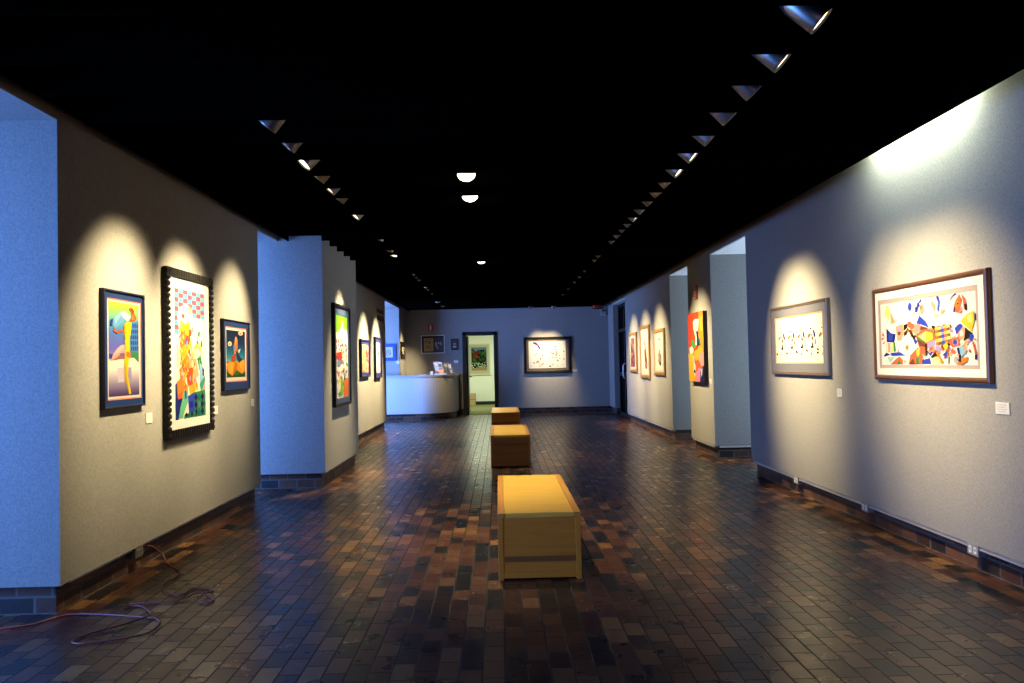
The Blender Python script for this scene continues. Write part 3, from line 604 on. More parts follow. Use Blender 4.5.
  ((106,184,212),[0.143,0.07,0.286,0.07,0.286,0.105,0.143,0.105]),
  ((200,90,116),[0.143,0.105,0.286,0.105,0.286,0.14,0.143,0.14]),
  ((200,90,116),[0.286,0.0,0.429,0.0,0.429,0.035,0.286,0.035]),
  ((106,184,212),[0.286,0.035,0.429,0.035,0.429,0.07,0.286,0.07]),
  ((200,90,116),[0.286,0.07,0.429,0.07,0.429,0.105,0.286,0.105]),
  ((106,184,212),[0.286,0.105,0.429,0.105,0.429,0.14,0.286,0.14]),
  ((106,184,212),[0.429,0.0,0.572,0.0,0.572,0.035,0.429,0.035]),
  ((200,90,116),[0.429,0.035,0.572,0.035,0.572,0.07,0.429,0.07]),
  ((106,184,212),[0.429,0.07,0.572,0.07,0.572,0.105,0.429,0.105]),
  ((200,90,116),[0.429,0.105,0.572,0.105,0.572,0.14,0.429,0.14]),
  ((200,90,116),[0.572,0.0,0.715,0.0,0.715,0.035,0.572,0.035]),
  ((106,184,212),[0.572,0.035,0.715,0.035,0.715,0.07,0.572,0.07]),
  ((200,90,116),[0.572,0.07,0.715,0.07,0.715,0.105,0.572,0.105]),
  ((106,184,212),[0.572,0.105,0.715,0.105,0.715,0.14,0.572,0.14]),
  ((200,90,116),[0.572,0.14,0.715,0.14,0.715,0.175,0.572,0.175]),
  ((106,184,212),[0.572,0.175,0.715,0.175,0.715,0.21,0.572,0.21]),
  ((106,184,212),[0.715,0.0,0.858,0.0,0.858,0.035,0.715,0.035]),
  ((200,90,116),[0.715,0.035,0.858,0.035,0.858,0.07,0.715,0.07]),
  ((106,184,212),[0.715,0.07,0.858,0.07,0.858,0.105,0.715,0.105]),
  ((200,90,116),[0.715,0.105,0.858,0.105,0.858,0.14,0.715,0.14]),
  ((106,184,212),[0.715,0.14,0.858,0.14,0.858,0.175,0.715,0.175]),
  ((200,90,116),[0.715,0.175,0.858,0.175,0.858,0.21,0.715,0.21]),
  ((200,90,116),[0.858,0.0,1.0,0.0,1.0,0.035,0.858,0.035]),
  ((106,184,212),[0.858,0.035,1.0,0.035,1.0,0.07,0.858,0.07]),
  ((200,90,116),[0.858,0.07,1.0,0.07,1.0,0.105,0.858,0.105]),
  ((106,184,212),[0.858,0.105,1.0,0.105,1.0,0.14,0.858,0.14]),
  ((200,90,116),[0.858,0.14,1.0,0.14,1.0,0.175,0.858,0.175]),
  ((106,184,212),[0.858,0.175,1.0,0.175,1.0,0.21,0.858,0.21]),
  ((253,250,242),[0.2,0.14,0.34,0.11,0.48,0.133,0.52,0.233,0.8,0.273,0.97,0.32,1.0,0.667,0.6,0.633,0.2,0.4,0.12,0.267,0.1,0.2]),
  ((246,240,224),[0.45,0.183,0.435,0.204,0.394,0.22,0.333,0.229,0.267,0.229,0.206,0.22,0.165,0.204,0.15,0.183,0.165,0.163,0.206,0.147,0.267,0.138,0.333,0.138,0.394,0.147,0.435,0.163]),
  ((239,170,128),[0.44,0.11,0.54,0.133,0.54,0.193,0.46,0.173]),
  ((192,74,64),[0.33,0.207,0.325,0.214,0.311,0.22,0.291,0.223,0.269,0.223,0.249,0.22,0.235,0.214,0.23,0.207,0.235,0.199,0.249,0.194,0.269,0.19,0.291,0.19,0.311,0.194,0.325,0.199]),
  ((237,201,60),[0.18,0.24,0.36,0.267,0.46,0.24,0.5,0.333,0.36,0.4,0.2,0.333]),
  ((232,176,32),[0.36,0.267,0.48,0.247,0.5,0.327,0.42,0.347]),
  ((232,132,44),[0.14,0.367,0.3,0.32,0.44,0.367,0.4,0.467,0.18,0.453]),
  ((224,80,44),[0.36,0.36,0.5,0.347,0.52,0.44,0.38,0.427]),
  ((47,72,196),[0.28,0.393,0.38,0.373,0.42,0.447,0.32,0.467]),
  ((47,138,64),[0.46,0.307,0.52,0.307,0.5,0.373,0.44,0.367]),
  ((60,138,72),[0.76,0.32,0.84,0.313,0.82,0.36,0.76,0.353]),
  ((47,138,64),[0.86,0.393,0.9,0.38,0.92,0.433,0.86,0.44]),
  ((237,201,60),[0.78,0.407,0.86,0.427,0.86,0.487,0.78,0.467]),
  ((229,154,152),[0.54,0.287,0.62,0.28,0.6,0.327,0.54,0.32]),
  ((142,192,230),[0.64,0.207,0.72,0.22,0.72,0.253,0.66,0.247]),
  ((232,176,32),[0.16,0.467,0.36,0.42,0.44,0.533,0.22,0.6]),
  ((232,132,44),[0.22,0.567,0.4,0.5,0.52,0.56,0.48,0.667,0.22,0.7]),
  ((224,80,44),[0.14,0.62,0.28,0.573,0.32,0.687,0.18,0.713]),
  ((237,201,60),[0.4,0.427,0.56,0.42,0.58,0.507,0.46,0.533]),
  ((253,250,242),[0.02,0.367,0.16,0.4,0.14,0.633,0.03,0.633]),
  ((244,216,160),[0.08,0.433,0.14,0.427,0.12,0.6,0.07,0.607]),
  ((239,170,128),[0.44,0.533,0.7,0.533,0.78,0.667,0.6,0.707,0.48,0.653]),
  ((224,80,44),[0.36,0.62,0.58,0.6,0.62,0.733,0.4,0.753]),
  ((237,201,60),[0.58,0.633,0.72,0.713,0.76,0.787,0.6,0.787,0.56,0.707]),
  ((232,176,32),[0.44,0.753,0.62,0.733,0.66,0.82,0.48,0.833]),
  ((47,138,64),[0.72,0.533,0.84,0.5,0.92,0.6,0.82,0.653]),
  ((142,192,230),[0.8,0.567,0.92,0.587,0.94,0.707,0.82,0.733]),
  ((168,152,214),[0.6,0.653,0.68,0.68,0.72,0.733,0.66,0.74]),
  ((22,32,122),[0.9,0.6,0.97,0.62,0.96,0.68,0.9,0.667]),
  ((237,201,60),[0.64,0.427,0.74,0.407,0.8,0.447,0.68,0.46]),
  ((229,154,152),[0.9,0.7,1.0,0.667,1.0,0.787,0.9,0.8]),
  ((42,154,138),[0.8,0.74,1.0,0.667,1.0,0.713,0.86,0.8]),
  ((22,32,122),[0.0,0.733,0.08,0.713,0.12,0.853,0.28,0.833,0.1,1.0,0.0,1.0]),
  ((28,42,128),[0.0,0.833,0.3,0.8,0.24,0.987,0.04,0.993]),
  ((232,132,44),[0.06,0.713,0.24,0.667,0.38,0.747,0.22,0.84,0.08,0.833]),
  ((224,96,60),[0.08,0.813,0.22,0.787,0.2,0.84,0.1,0.847]),
  ((111,196,154),[0.3,0.773,0.42,0.733,0.4,0.873,0.22,0.987,0.1,0.993,0.16,0.907]),
  ((42,90,168),[0.3,0.787,0.36,0.767,0.36,0.84,0.3,0.853]),
  ((47,72,196),[0.4,0.827,0.62,0.8,0.62,0.973,0.44,0.973]),
  ((26,42,154),[0.44,0.873,0.58,0.867,0.56,0.92,0.46,0.92]),
  ((44,138,90),[0.62,0.8,1.0,0.787,1.0,1.0,0.26,1.0,0.3,0.96,0.62,0.96]),
  ((246,224,138),[0.184,0.64,0.208,0.616,0.251,0.649,0.224,0.673]),
  ((232,144,44),[0.296,0.631,0.338,0.613,0.351,0.632,0.336,0.659]),
  ((224,96,44),[0.324,0.613,0.361,0.587,0.385,0.605,0.361,0.637]),
  ((246,224,138),[0.206,0.481,0.222,0.457,0.246,0.476,0.244,0.491]),
  ((216,74,52),[0.605,0.58,0.622,0.559,0.672,0.594,0.639,0.615]),
  ((242,180,140),[0.241,0.528,0.249,0.509,0.288,0.534,0.248,0.547]),
  ((232,144,44),[0.276,0.333,0.315,0.3,0.347,0.328,0.331,0.36]),
  ((232,168,74),[0.225,0.496,0.255,0.476,0.276,0.489,0.25,0.518]),
  ((232,144,44),[0.247,0.722,0.287,0.687,0.328,0.716,0.285,0.754]),
  ((240,200,58),[0.564,0.503,0.608,0.471,0.647,0.515,0.596,0.541]),
  ((232,168,74),[0.29,0.411,0.307,0.377,0.356,0.397,0.311,0.432]),
  ((240,200,58),[0.143,0.326,0.168,0.292,0.204,0.312,0.155,0.342]),
  ((240,200,58),[0.215,0.405,0.229,0.39,0.262,0.412,0.256,0.429]),
  ((240,200,58),[0.29,0.681,0.327,0.65,0.344,0.678,0.304,0.694]),
  ((246,224,138),[0.478,0.418,0.51,0.384,0.538,0.414,0.501,0.434]),
  ((244,234,208),[0.63,0.602,0.648,0.583,0.678,0.598,0.638,0.623]),
  ((242,180,140),[0.247,0.639,0.253,0.622,0.29,0.648,0.25,0.658]),
  ((244,234,208),[0.186,0.638,0.206,0.619,0.248,0.638,0.226,0.671]),
  ((122,154,208),[0.216,0.636,0.252,0.609,0.262,0.638,0.243,0.648]),
  ((232,168,74),[0.573,0.64,0.603,0.618,0.636,0.653,0.619,0.671]),
  ((240,200,58),[0.153,0.641,0.21,0.6,0.234,0.625,0.207,0.668]),
  ((224,96,44),[0.189,0.332,0.234,0.313,0.256,0.337,0.208,0.369]),
  ((232,168,74),[0.347,0.591,0.379,0.576,0.383,0.596,0.346,0.607]),
  ((200,122,160),[0.179,0.446,0.184,0.423,0.229,0.453,0.193,0.464]),
  ((232,144,44),[0.654,0.748,0.692,0.717,0.734,0.747,0.711,0.783]),
  ((242,180,140),[0.135,0.39,0.177,0.346,0.217,0.387,0.174,0.415]),
  ((122,154,208),[0.443,0.693,0.491,0.664,0.5,0.697,0.483,0.711]),
  ((240,200,58),[0.34,0.66,0.374,0.631,0.387,0.657,0.351,0.67]),
  ((246,224,138),[0.386,0.629,0.412,0.61,0.424,0.629,0.416,0.642]),
  ((122,154,208),[0.353,0.413,0.398,0.392,0.425,0.426,0.387,0.451]),
  ((246,224,138),[0.243,0.372,0.263,0.344,0.296,0.367,0.283,0.389]),
  ((224,96,44),[0.294,0.407,0.341,0.371,0.361,0.398,0.32,0.426]),
  ((242,180,140),[0.167,0.342,0.191,0.327,0.204,0.34,0.204,0.358]),
  ((240,200,58),[0.236,0.694,0.274,0.673,0.273,0.696,0.243,0.704]),
  ((200,122,160),[0.594,0.719,0.614,0.686,0.659,0.708,0.641,0.74]),
  ((244,234,208),[0.472,0.465,0.484,0.448,0.533,0.481,0.494,0.499]),
  ((240,200,58),[0.299,0.701,0.311,0.675,0.345,0.691,0.326,0.713]),
  ((200,122,160),[0.192,0.684,0.204,0.655,0.249,0.685,0.233,0.702]),
  ((240,200,58),[0.268,0.602,0.294,0.573,0.313,0.587,0.274,0.612]),
  ((232,144,44),[0.327,0.768,0.366,0.752,0.386,0.769,0.359,0.801]),
  ((232,168,74),[0.264,0.738,0.277,0.72,0.305,0.738,0.29,0.755]),
  ((240,200,58),[0.619,0.723,0.63,0.709,0.66,0.726,0.658,0.744]),
  ((232,168,74),[0.562,0.608,0.591,0.596,0.6,0.613,0.569,0.628]),
  ((224,96,44),[0.417,0.49,0.449,0.453,0.487,0.475,0.47,0.511]),
  ((240,200,58),[0.351,0.484,0.404,0.445,0.426,0.485,0.386,0.508]),
  ((244,234,208),[0.537,0.573,0.563,0.547,0.609,0.573,0.56,0.607]),
  ((242,180,140),[0.479,0.404,0.491,0.393,0.525,0.406,0.509,0.431]),
  ((240,200,58),[0.269,0.478,0.303,0.455,0.311,0.462,0.304,0.49]),
  ((232,168,74),[0.346,0.556,0.397,0.517,0.428,0.551,0.373,0.585]),
  ((246,224,138),[0.249,0.658,0.29,0.637,0.298,0.654,0.258,0.678]),
  ((216,74,52),[0.464,0.34,0.498,0.296,0.547,0.331,0.519,0.364]),
  ((232,144,44),[0.156,0.618,0.216,0.588,0.239,0.621,0.195,0.657]),
  ((244,234,208),[0.639,0.499,0.68,0.475,0.693,0.489,0.65,0.52]),
  ((240,200,58),[0.451,0.413,0.503,0.385,0.519,0.422,0.503,0.442]),
  ((200,122,160),[0.519,0.528,0.556,0.506,0.572,0.526,0.54,0.551]),
  ((232,168,74),[0.145,0.664,0.187,0.637,0.195,0.66,0.169,0.678]),
  ((224,96,44),[0.171,0.535,0.207,0.521,0.208,0.543,0.194,0.552]),
  ((216,74,52),[0.301,0.742,0.339,0.735,0.339,0.759,0.301,0.767]),
  ((246,224,138),[0.516,0.578,0.538,0.546,0.589,0.568,0.546,0.607]),
  ((200,122,160),[0.46,0.503,0.49,0.489,0.516,0.503,0.502,0.536]),
  ((200,122,160),[0.145,0.363,0.186,0.337,0.202,0.353,0.166,0.384]),
  ((232,168,74),[0.148,0.576,0.164,0.552,0.193,0.566,0.189,0.589]),
  ((232,168,74),[0.573,0.772,0.612,0.745,0.629,0.769,0.612,0.792]),
  ((240,200,58),[0.4,0.436,0.425,0.419,0.459,0.444,0.417,0.469]),
  ((232,196,176),[0.763,0.435,0.796,0.407,0.829,0.424,0.796,0.44]),
  ((232,196,176),[0.728,0.46,0.748,0.443,0.768,0.453,0.748,0.463]),
  ((240,216,80),[0.596,0.462,0.632,0.431,0.667,0.45,0.632,0.466]),
  ((60,154,72),[0.607,0.328,0.629,0.31,0.65,0.321,0.629,0.331]),
  ((232,196,176),[0.756,0.524,0.779,0.503,0.802,0.516,0.779,0.527]),
  ((240,216,80),[0.774,0.421,0.801,0.397,0.829,0.412,0.801,0.425]),
  ((240,176,64),[0.696,0.372,0.719,0.352,0.742,0.365,0.719,0.375]),
  ((60,154,72),[0.865,0.425,0.889,0.404,0.913,0.417,0.889,0.428]),
  ((240,176,64),[0.849,0.507,0.882,0.479,0.914,0.496,0.882,0.511]),
  ((136,192,112),[0.687,0.451,0.713,0.429,0.738,0.442,0.713,0.454]),
  ((136,192,112),[0.763,0.565,0.788,0.544,0.813,0.557,0.788,0.568]),
  ((60,154,72),[0.863,0.483,0.885,0.464,0.907,0.476,0.885,0.486]),
  ((60,154,72),[0.695,0.413,0.734,0.379,0.773,0.4,0.734,0.418]),
  ((240,216,80),[0.682,0.512,0.708,0.49,0.734,0.504,0.708,0.516]),
  ((20,32,60),[0.66,0.807,0.72,0.84,0.66,0.873,0.6,0.84]),
  ((20,32,60),[0.66,0.867,0.72,0.9,0.66,0.933,0.6,0.9]),
  ((20,32,60),[0.66,0.927,0.72,0.96,0.66,0.993,0.6,0.96]),
  ((30,106,120),[0.77,0.807,0.83,0.84,0.77,0.873,0.71,0.84]),
  ((106,122,154),[0.77,0.867,0.83,0.9,0.77,0.933,0.71,0.9]),
  ((30,106,120),[0.77,0.927,0.83,0.96,0.77,0.993,0.71,0.96]),
  ((20,32,60),[0.88,0.807,0.94,0.84,0.88,0.873,0.82,0.84]),
  ((20,32,60),[0.88,0.867,0.94,0.9,0.88,0.933,0.82,0.9]),
  ((20,32,60),[0.88,0.927,0.94,0.96,0.88,0.993,0.82,0.96]),
  ((106,122,154),[0.99,0.807,1.0,0.84,0.99,0.873,0.93,0.84]),
  ((30,106,120),[0.99,0.867,1.0,0.9,0.99,0.933,0.93,0.9]),
  ((106,122,154),[0.99,0.927,1.0,0.96,0.99,0.993,0.93,0.96]),
  ((20,32,60),[0.34,0.947,0.38,0.97,0.34,0.993,0.3,0.97]),
  ((58,122,90),[0.43,0.947,0.47,0.97,0.43,0.993,0.39,0.97]),
  ((20,32,60),[0.52,0.947,0.56,0.97,0.52,0.993,0.48,0.97]),
  ((58,122,90),[0.61,0.947,0.65,0.97,0.61,0.993,0.57,0.97]),
 ]),
 'L3': ((12,28,60), [
  ((10,24,54),[0.0,0.0,1.0,0.0,1.0,0.697,0.0,0.667]),
  ((11,27,58),[0.0,0.012,1.0,0.0,1.0,0.697,0.0,0.667]),
  ((12,30,63),[0.0,0.046,1.0,0.03,1.0,0.697,0.0,0.667]),
  ((13,33,67),[0.0,0.08,1.0,0.066,1.0,0.697,0.0,0.667]),
  ((14,36,72),[0.0,0.114,1.0,0.103,1.0,0.697,0.0,0.667]),
  ((15,39,76),[0.0,0.148,1.0,0.14,1.0,0.697,0.0,0.667]),
  ((16,42,80),[0.0,0.183,1.0,0.177,1.0,0.697,0.0,0.667]),
  ((17,44,85),[0.0,0.217,1.0,0.213,1.0,0.697,0.0,0.667]),
  ((18,47,89),[0.0,0.251,1.0,0.25,1.0,0.697,0.0,0.667]),
  ((19,56,97),[0.0,0.286,1.0,0.287,1.0,0.697,0.0,0.667]),
  ((21,66,106),[0.0,0.32,1.0,0.324,1.0,0.697,0.0,0.667]),
  ((22,76,116),[0.0,0.355,1.0,0.361,1.0,0.697,0.0,0.667]),
  ((24,86,125),[0.0,0.389,1.0,0.398,1.0,0.697,0.0,0.667]),
  ((25,96,134),[0.0,0.424,1.0,0.435,1.0,0.697,0.0,0.667]),
  ((27,106,143),[0.0,0.458,1.0,0.473,1.0,0.697,0.0,0.667]),
  ((32,117,151),[0.0,0.493,1.0,0.51,1.0,0.697,0.0,0.667]),
  ((47,130,157),[0.0,0.527,1.0,0.547,1.0,0.697,0.0,0.667]),
  ((61,142,163),[0.0,0.562,1.0,0.584,1.0,0.697,0.0,0.667]),
  ((76,155,169),[0.0,0.597,1.0,0.622,1.0,0.697,0.0,0.667]),
  ((91,167,174),[0.0,0.632,1.0,0.659,1.0,0.697,0.0,0.667]),
  ((62,106,44),[0.0,0.758,1.0,0.741,1.0,1.0,0.0,1.0]),
  ((36,74,32),[0.002,0.873,0.474,0.952,1.0,0.889,1.0,1.0,0.0,1.0]),
  ((224,138,28),[0.005,0.689,0.243,0.655,0.476,0.667,0.78,0.607,0.981,0.643,0.994,0.864,0.81,0.93,0.535,0.834,0.297,0.96,0.097,0.898,0.003,0.804]),
  ((240,170,58),[0.027,0.712,0.3,0.667,0.417,0.714,0.298,0.901,0.148,0.875]),
  ((240,170,58),[0.596,0.667,0.905,0.63,0.968,0.79,0.81,0.886]),
  ((196,106,20),[0.417,0.69,0.548,0.679,0.535,0.834,0.309,0.953]),
  ((242,208,180),[0.276,0.291,0.266,0.314,0.239,0.332,0.2,0.342,0.157,0.343,0.119,0.335,0.093,0.318,0.084,0.296,0.093,0.274,0.12,0.256,0.159,0.245,0.201,0.244,0.24,0.253,0.267,0.27]),
  ((224,122,96),[0.219,0.297,0.214,0.307,0.199,0.316,0.179,0.321,0.156,0.321,0.136,0.317,0.122,0.31,0.117,0.3,0.122,0.29,0.136,0.282,0.157,0.277,0.179,0.276,0.2,0.28,0.214,0.288]),
  ((242,208,180),[0.875,0.046,0.862,0.067,0.828,0.085,0.779,0.096,0.724,0.098,0.676,0.091,0.642,0.076,0.63,0.056,0.642,0.035,0.676,0.018,0.725,0.006,0.779,0.004,0.828,0.011,0.862,0.026]),
  ((224,122,96),[0.813,0.049,0.806,0.058,0.787,0.066,0.76,0.072,0.73,0.073,0.704,0.07,0.685,0.063,0.679,0.054,0.685,0.045,0.704,0.037,0.731,0.031,0.76,0.03,0.787,0.033,0.806,0.04]),
  ((200,120,60),[0.434,0.199,0.493,0.115,0.588,0.182,0.586,0.359,0.537,0.501,0.407,0.502,0.35,0.363]),
  ((106,138,176),[0.35,0.352,0.456,0.315,0.479,0.408,0.373,0.433]),
  ((176,68,40),[0.231,0.667,0.267,0.55,0.407,0.479,0.477,0.596,0.405,0.671]),
  ((42,42,68),[0.479,0.431,0.574,0.453,0.78,0.607,0.657,0.703,0.537,0.596]),
  ((232,160,96),[0.457,0.152,0.516,0.138,0.539,0.266,0.468,0.291]),
  ((216,208,200),[0.628,0.405,0.75,0.379,0.67,0.476,0.598,0.465]),
  ((42,42,68),[0.657,0.619,0.842,0.582,0.817,0.631,0.669,0.679]),
 ]),
 'LP': ((248,242,234), [
  ((124,192,24),[0.0,0.0,1.0,0.0,1.0,0.183,0.643,0.16,0.544,0.064,0.432,0.15,0.27,0.205,0.0,0.23]),
  ((46,122,106),[0.024,0.002,1.0,0.003,1.0,0.02,0.021,0.021]),
  ((244,232,216),[0.0,0.302,0.0,0.277,0.099,0.305,0.0,0.336]),
  ((90,154,138),[0.161,0.29,0.171,0.275,0.297,0.3,0.204,0.311]),
  ((232,160,128),[0.306,0.31,0.345,0.287,0.456,0.291,0.426,0.327]),
  ((248,240,234),[0.509,0.302,0.568,0.273,0.688,0.29,0.591,0.327]),
  ((90,154,138),[0.707,0.281,0.729,0.243,0.878,0.28,0.81,0.299]),
  ((176,106,154),[0.0,0.334,0.045,0.293,0.118,0.327,0.0,0.365]),
  ((216,90,58),[0.122,0.325,0.242,0.289,0.267,0.322,0.163,0.357]),
  ((244,232,216),[0.407,0.31,0.511,0.295,0.546,0.316,0.449,0.344]),
  ((248,240,234),[0.539,0.328,0.55,0.293,0.707,0.32,0.558,0.361]),
  ((248,240,234),[0.74,0.301,0.76,0.287,0.896,0.313,0.782,0.349]),
  ((122,144,184),[0.0,0.394,0.018,0.354,0.076,0.395,0.0,0.413]),
  ((122,144,184),[0.122,0.367,0.214,0.347,0.276,0.365,0.208,0.382]),
  ((58,74,154),[0.285,0.382,0.439,0.352,0.461,0.367,0.358,0.399]),
  ((216,90,58),[0.434,0.381,0.541,0.333,0.642,0.372,0.568,0.4]),
  ((90,154,138),[0.691,0.364,0.745,0.329,0.922,0.361,0.847,0.397]),
  ((176,106,154),[0.0,0.424,0.034,0.384,0.071,0.411,0.028,0.439]),
  ((232,160,128),[0.204,0.42,0.324,0.385,0.346,0.416,0.278,0.458]),
  ((58,74,154),[0.352,0.432,0.443,0.395,0.499,0.433,0.43,0.444]),
  ((240,200,160),[0.43,0.421,0.57,0.376,0.679,0.405,0.588,0.433]),
  ((122,144,184),[0.785,0.422,0.903,0.375,0.945,0.416,0.879,0.447]),
  ((232,160,128),[0.0,0.478,0.042,0.434,0.12,0.478,0.0,0.504]),
  ((232,208,112),[0.153,0.455,0.219,0.421,0.302,0.445,0.289,0.465]),
  ((232,160,128),[0.327,0.473,0.43,0.432,0.554,0.472,0.451,0.491]),
  ((200,58,52),[0.508,0.462,0.618,0.421,0.657,0.443,0.612,0.47]),
  ((176,106,154),[0.757,0.435,0.794,0.405,0.896,0.428,0.835,0.473]),
  ((200,58,52),[0.0,0.505,0.064,0.492,0.165,0.499,0.018,0.545]),
  ((244,232,216),[0.104,0.505,0.128,0.462,0.264,0.5,0.156,0.538]),
  ((200,58,52),[0.304,0.528,0.409,0.491,0.523,0.514,0.384,0.549]),
  ((240,200,160),[0.5,0.502,0.598,0.45,0.67,0.482,0.593,0.525]),
  ((232,160,128),[0.764,0.492,0.886,0.472,0.922,0.498,0.786,0.545]),
  ((244,232,216),[0.0,0.549,0.092,0.501,0.15,0.539,0.095,0.562]),
  ((58,74,154),[0.099,0.578,0.189,0.526,0.299,0.564,0.161,0.588]),
  ((200,58,52),[0.269,0.544,0.406,0.511,0.483,0.553,0.391,0.577]),
  ((176,106,154),[0.447,0.559,0.537,0.538,0.631,0.567,0.558,0.597]),
  ((240,200,160),[0.727,0.546,0.801,0.504,0.901,0.539,0.787,0.568]),
  ((248,240,234),[0.0,0.592,0.048,0.573,0.127,0.595,0.064,0.622]),
  ((248,240,234),[0.026,0.593,0.149,0.577,0.248,0.591,0.087,0.615]),
  ((200,58,52),[0.365,0.575,0.369,0.567,0.5,0.58,0.368,0.607]),
  ((122,144,184),[0.443,0.57,0.62,0.562,0.658,0.579,0.617,0.615]),
  ((90,154,138),[0.767,0.594,0.882,0.566,0.981,0.607,0.914,0.631]),
  ((248,240,234),[0.0,0.631,0.0,0.614,0.039,0.635,0.0,0.675]),
  ((248,240,234),[0.099,0.651,0.183,0.609,0.228,0.634,0.181,0.686]),
  ((244,232,216),[0.339,0.653,0.465,0.638,0.528,0.656,0.488,0.691]),
  ((200,58,52),[0.542,0.655,0.642,0.629,0.762,0.653,0.604,0.674]),
  ((248,240,234),[0.624,0.643,0.707,0.609,0.814,0.642,0.756,0.681]),
  ((216,90,58),[0.0,0.685,0.053,0.668,0.101,0.695,0.035,0.715]),
  ((176,106,154),[0.091,0.698,0.246,0.673,0.254,0.694,0.216,0.713]),
  ((232,160,128),[0.31,0.692,0.469,0.677,0.507,0.693,0.423,0.719]),
  ((200,58,52),[0.434,0.687,0.615,0.648,0.637,0.695,0.604,0.702]),
  ((122,144,184),[0.714,0.691,0.86,0.654,0.938,0.689,0.827,0.719]),
  ((244,232,216),[0.0,0.748,0.0,0.709,0.046,0.743,0.0,0.778]),
  ((176,106,154),[0.098,0.717,0.203,0.684,0.246,0.725,0.181,0.757]),
  ((176,106,154),[0.225,0.761,0.342,0.726,0.469,0.749,0.291,0.768]),
  ((90,154,138),[0.566,0.713,0.597,0.692,0.733,0.727,0.622,0.761]),
  ((232,160,128),[0.619,0.731,0.664,0.712,0.832,0.725,0.765,0.751]),
  ((232,208,112),[0.0,0.791,0.0,0.763,0.116,0.778,0.025,0.818]),
  ((232,208,112),[0.06,0.797,0.226,0.756,0.293,0.788,0.146,0.828]),
  ((244,232,216),[0.347,0.797,0.459,0.77,0.547,0.786,0.379,0.822]),
  ((58,74,154),[0.545,0.776,0.677,0.749,0.753,0.776,0.666,0.804]),
  ((176,106,154),[0.644,0.777,0.708,0.76,0.827,0.779,0.711,0.817]),
  ((248,240,234),[0.0,0.836,0.0,0.822,0.047,0.837,0.0,0.892]),
  ((244,232,216),[0.046,0.839,0.199,0.821,0.204,0.844,0.098,0.859]),
  ((200,58,52),[0.297,0.834,0.399,0.811,0.544,0.84,0.46,0.862]),
  ((90,154,138),[0.48,0.827,0.574,0.814,0.638,0.833,0.486,0.866]),
  ((176,106,154),[0.689,0.835,0.821,0.792,0.899,0.836,0.738,0.85]),
  ((176,106,154),[0.0,0.895,0.0,0.861,0.004,0.894,0.0,0.913]),
  ((248,240,234),[0.029,0.877,0.124,0.848,0.175,0.896,0.066,0.926]),
  ((248,240,234),[0.2,0.889,0.358,0.848,0.407,0.892,0.308,0.928]),
  ((240,200,160),[0.525,0.869,0.584,0.852,0.706,0.868,0.655,0.916]),
  ((122,144,184),[0.714,0.895,0.796,0.855,0.907,0.887,0.819,0.936]),
  ((248,240,234),[0.0,0.926,0.0,0.899,0.038,0.929,0.0,0.957]),
  ((90,154,138),[0.105,0.941,0.244,0.911,0.305,0.934,0.2,0.987]),
  ((122,144,184),[0.3,0.922,0.38,0.901,0.484,0.927,0.441,0.95]),
  ((232,208,112),[0.466,0.928,0.521,0.895,0.624,0.942,0.595,0.952]),
  ((248,240,234),[0.628,0.951,0.708,0.905,0.809,0.956,0.713,0.972]),
  ((200,56,44),[0.026,0.463,0.431,0.447,0.424,0.531,0.04,0.545]),
  ((224,122,64),[0.546,0.798,1.0,0.757,1.0,0.984,0.533,0.994]),
  ((124,192,24),[0.348,0.737,0.491,0.757,0.474,0.967,0.265,0.975]),
  ((122,144,184),[0.064,0.564,0.367,0.542,0.332,0.618,0.081,0.63]),
 ]),
 'RP': ((224,70,42), [
  ((224,70,42),[0.0,0.0,0.739,0.0,0.71,0.482,0.0,0.476]),
  ((235,154,44),[0.731,0.0,1.0,0.0,0.998,0.598,0.668,0.596]),
  ((240,184,72),[0.806,0.061,0.933,0.059,0.935,0.278,0.822,0.292]),
  ((242,232,218),[0.35,0.131,0.467,0.094,0.771,0.106,0.662,0.259,0.506,0.368,0.386,0.256]),
  ((168,200,192),[0.425,0.194,0.556,0.18,0.596,0.274,0.448,0.288]),
  ((20,32,58),[0.547,0.274,0.66,0.283,0.792,0.483,0.561,0.489]),
  ((14,122,138),[0.687,0.354,0.798,0.403,0.841,0.483,0.726,0.49]),
  ((223,232,224),[0.496,0.297,0.577,0.306,0.595,0.481,0.481,0.464]),
  ((47,154,80),[0.223,0.398,0.356,0.391,0.494,0.497,0.359,0.528,0.232,0.462]),
  ((200,228,216),[0.076,0.51,0.247,0.479,0.358,0.537,0.265,0.626,0.115,0.609]),
  ((240,176,48),[0.0,0.592,0.318,0.594,0.45,0.795,0.405,1.0,0.0,1.0]),
  ((232,168,56),[0.354,0.569,0.741,0.507,0.985,0.533,0.894,0.679,0.515,0.728,0.38,0.644]),
  ((242,160,160),[0.716,0.613,0.983,0.565,0.996,0.763,0.761,0.796]),
  ((224,96,60),[0.441,0.711,0.628,0.678,0.886,0.796,0.714,0.863,0.464,0.828]),
  ((154,200,200),[0.282,0.627,0.383,0.619,0.41,0.862,0.323,0.879]),
  ((232,216,200),[0.389,0.727,0.47,0.761,0.437,0.931,0.354,0.914]),
  ((232,138,160),[0.444,0.862,0.802,0.812,0.772,1.0,0.414,1.0]),
  ((200,144,200),[0.617,0.812,0.786,0.796,0.743,0.931,0.623,0.948]),
  ((28,26,90),[0.765,0.863,0.886,0.796,1.0,0.763,1.0,1.0,0.721,1.0]),
  ((232,228,240),[0.817,0.829,0.903,0.804,0.88,0.897,0.81,0.931]),
  ((12,12,42),[0.362,0.828,0.446,0.837,0.425,0.879,0.358,0.876]),
 ]),
 'R2': ((252,246,230), [
  ((65,53,46),[0.107,0.312,0.128,0.299,0.147,0.311,0.134,0.332,0.115,0.327]),
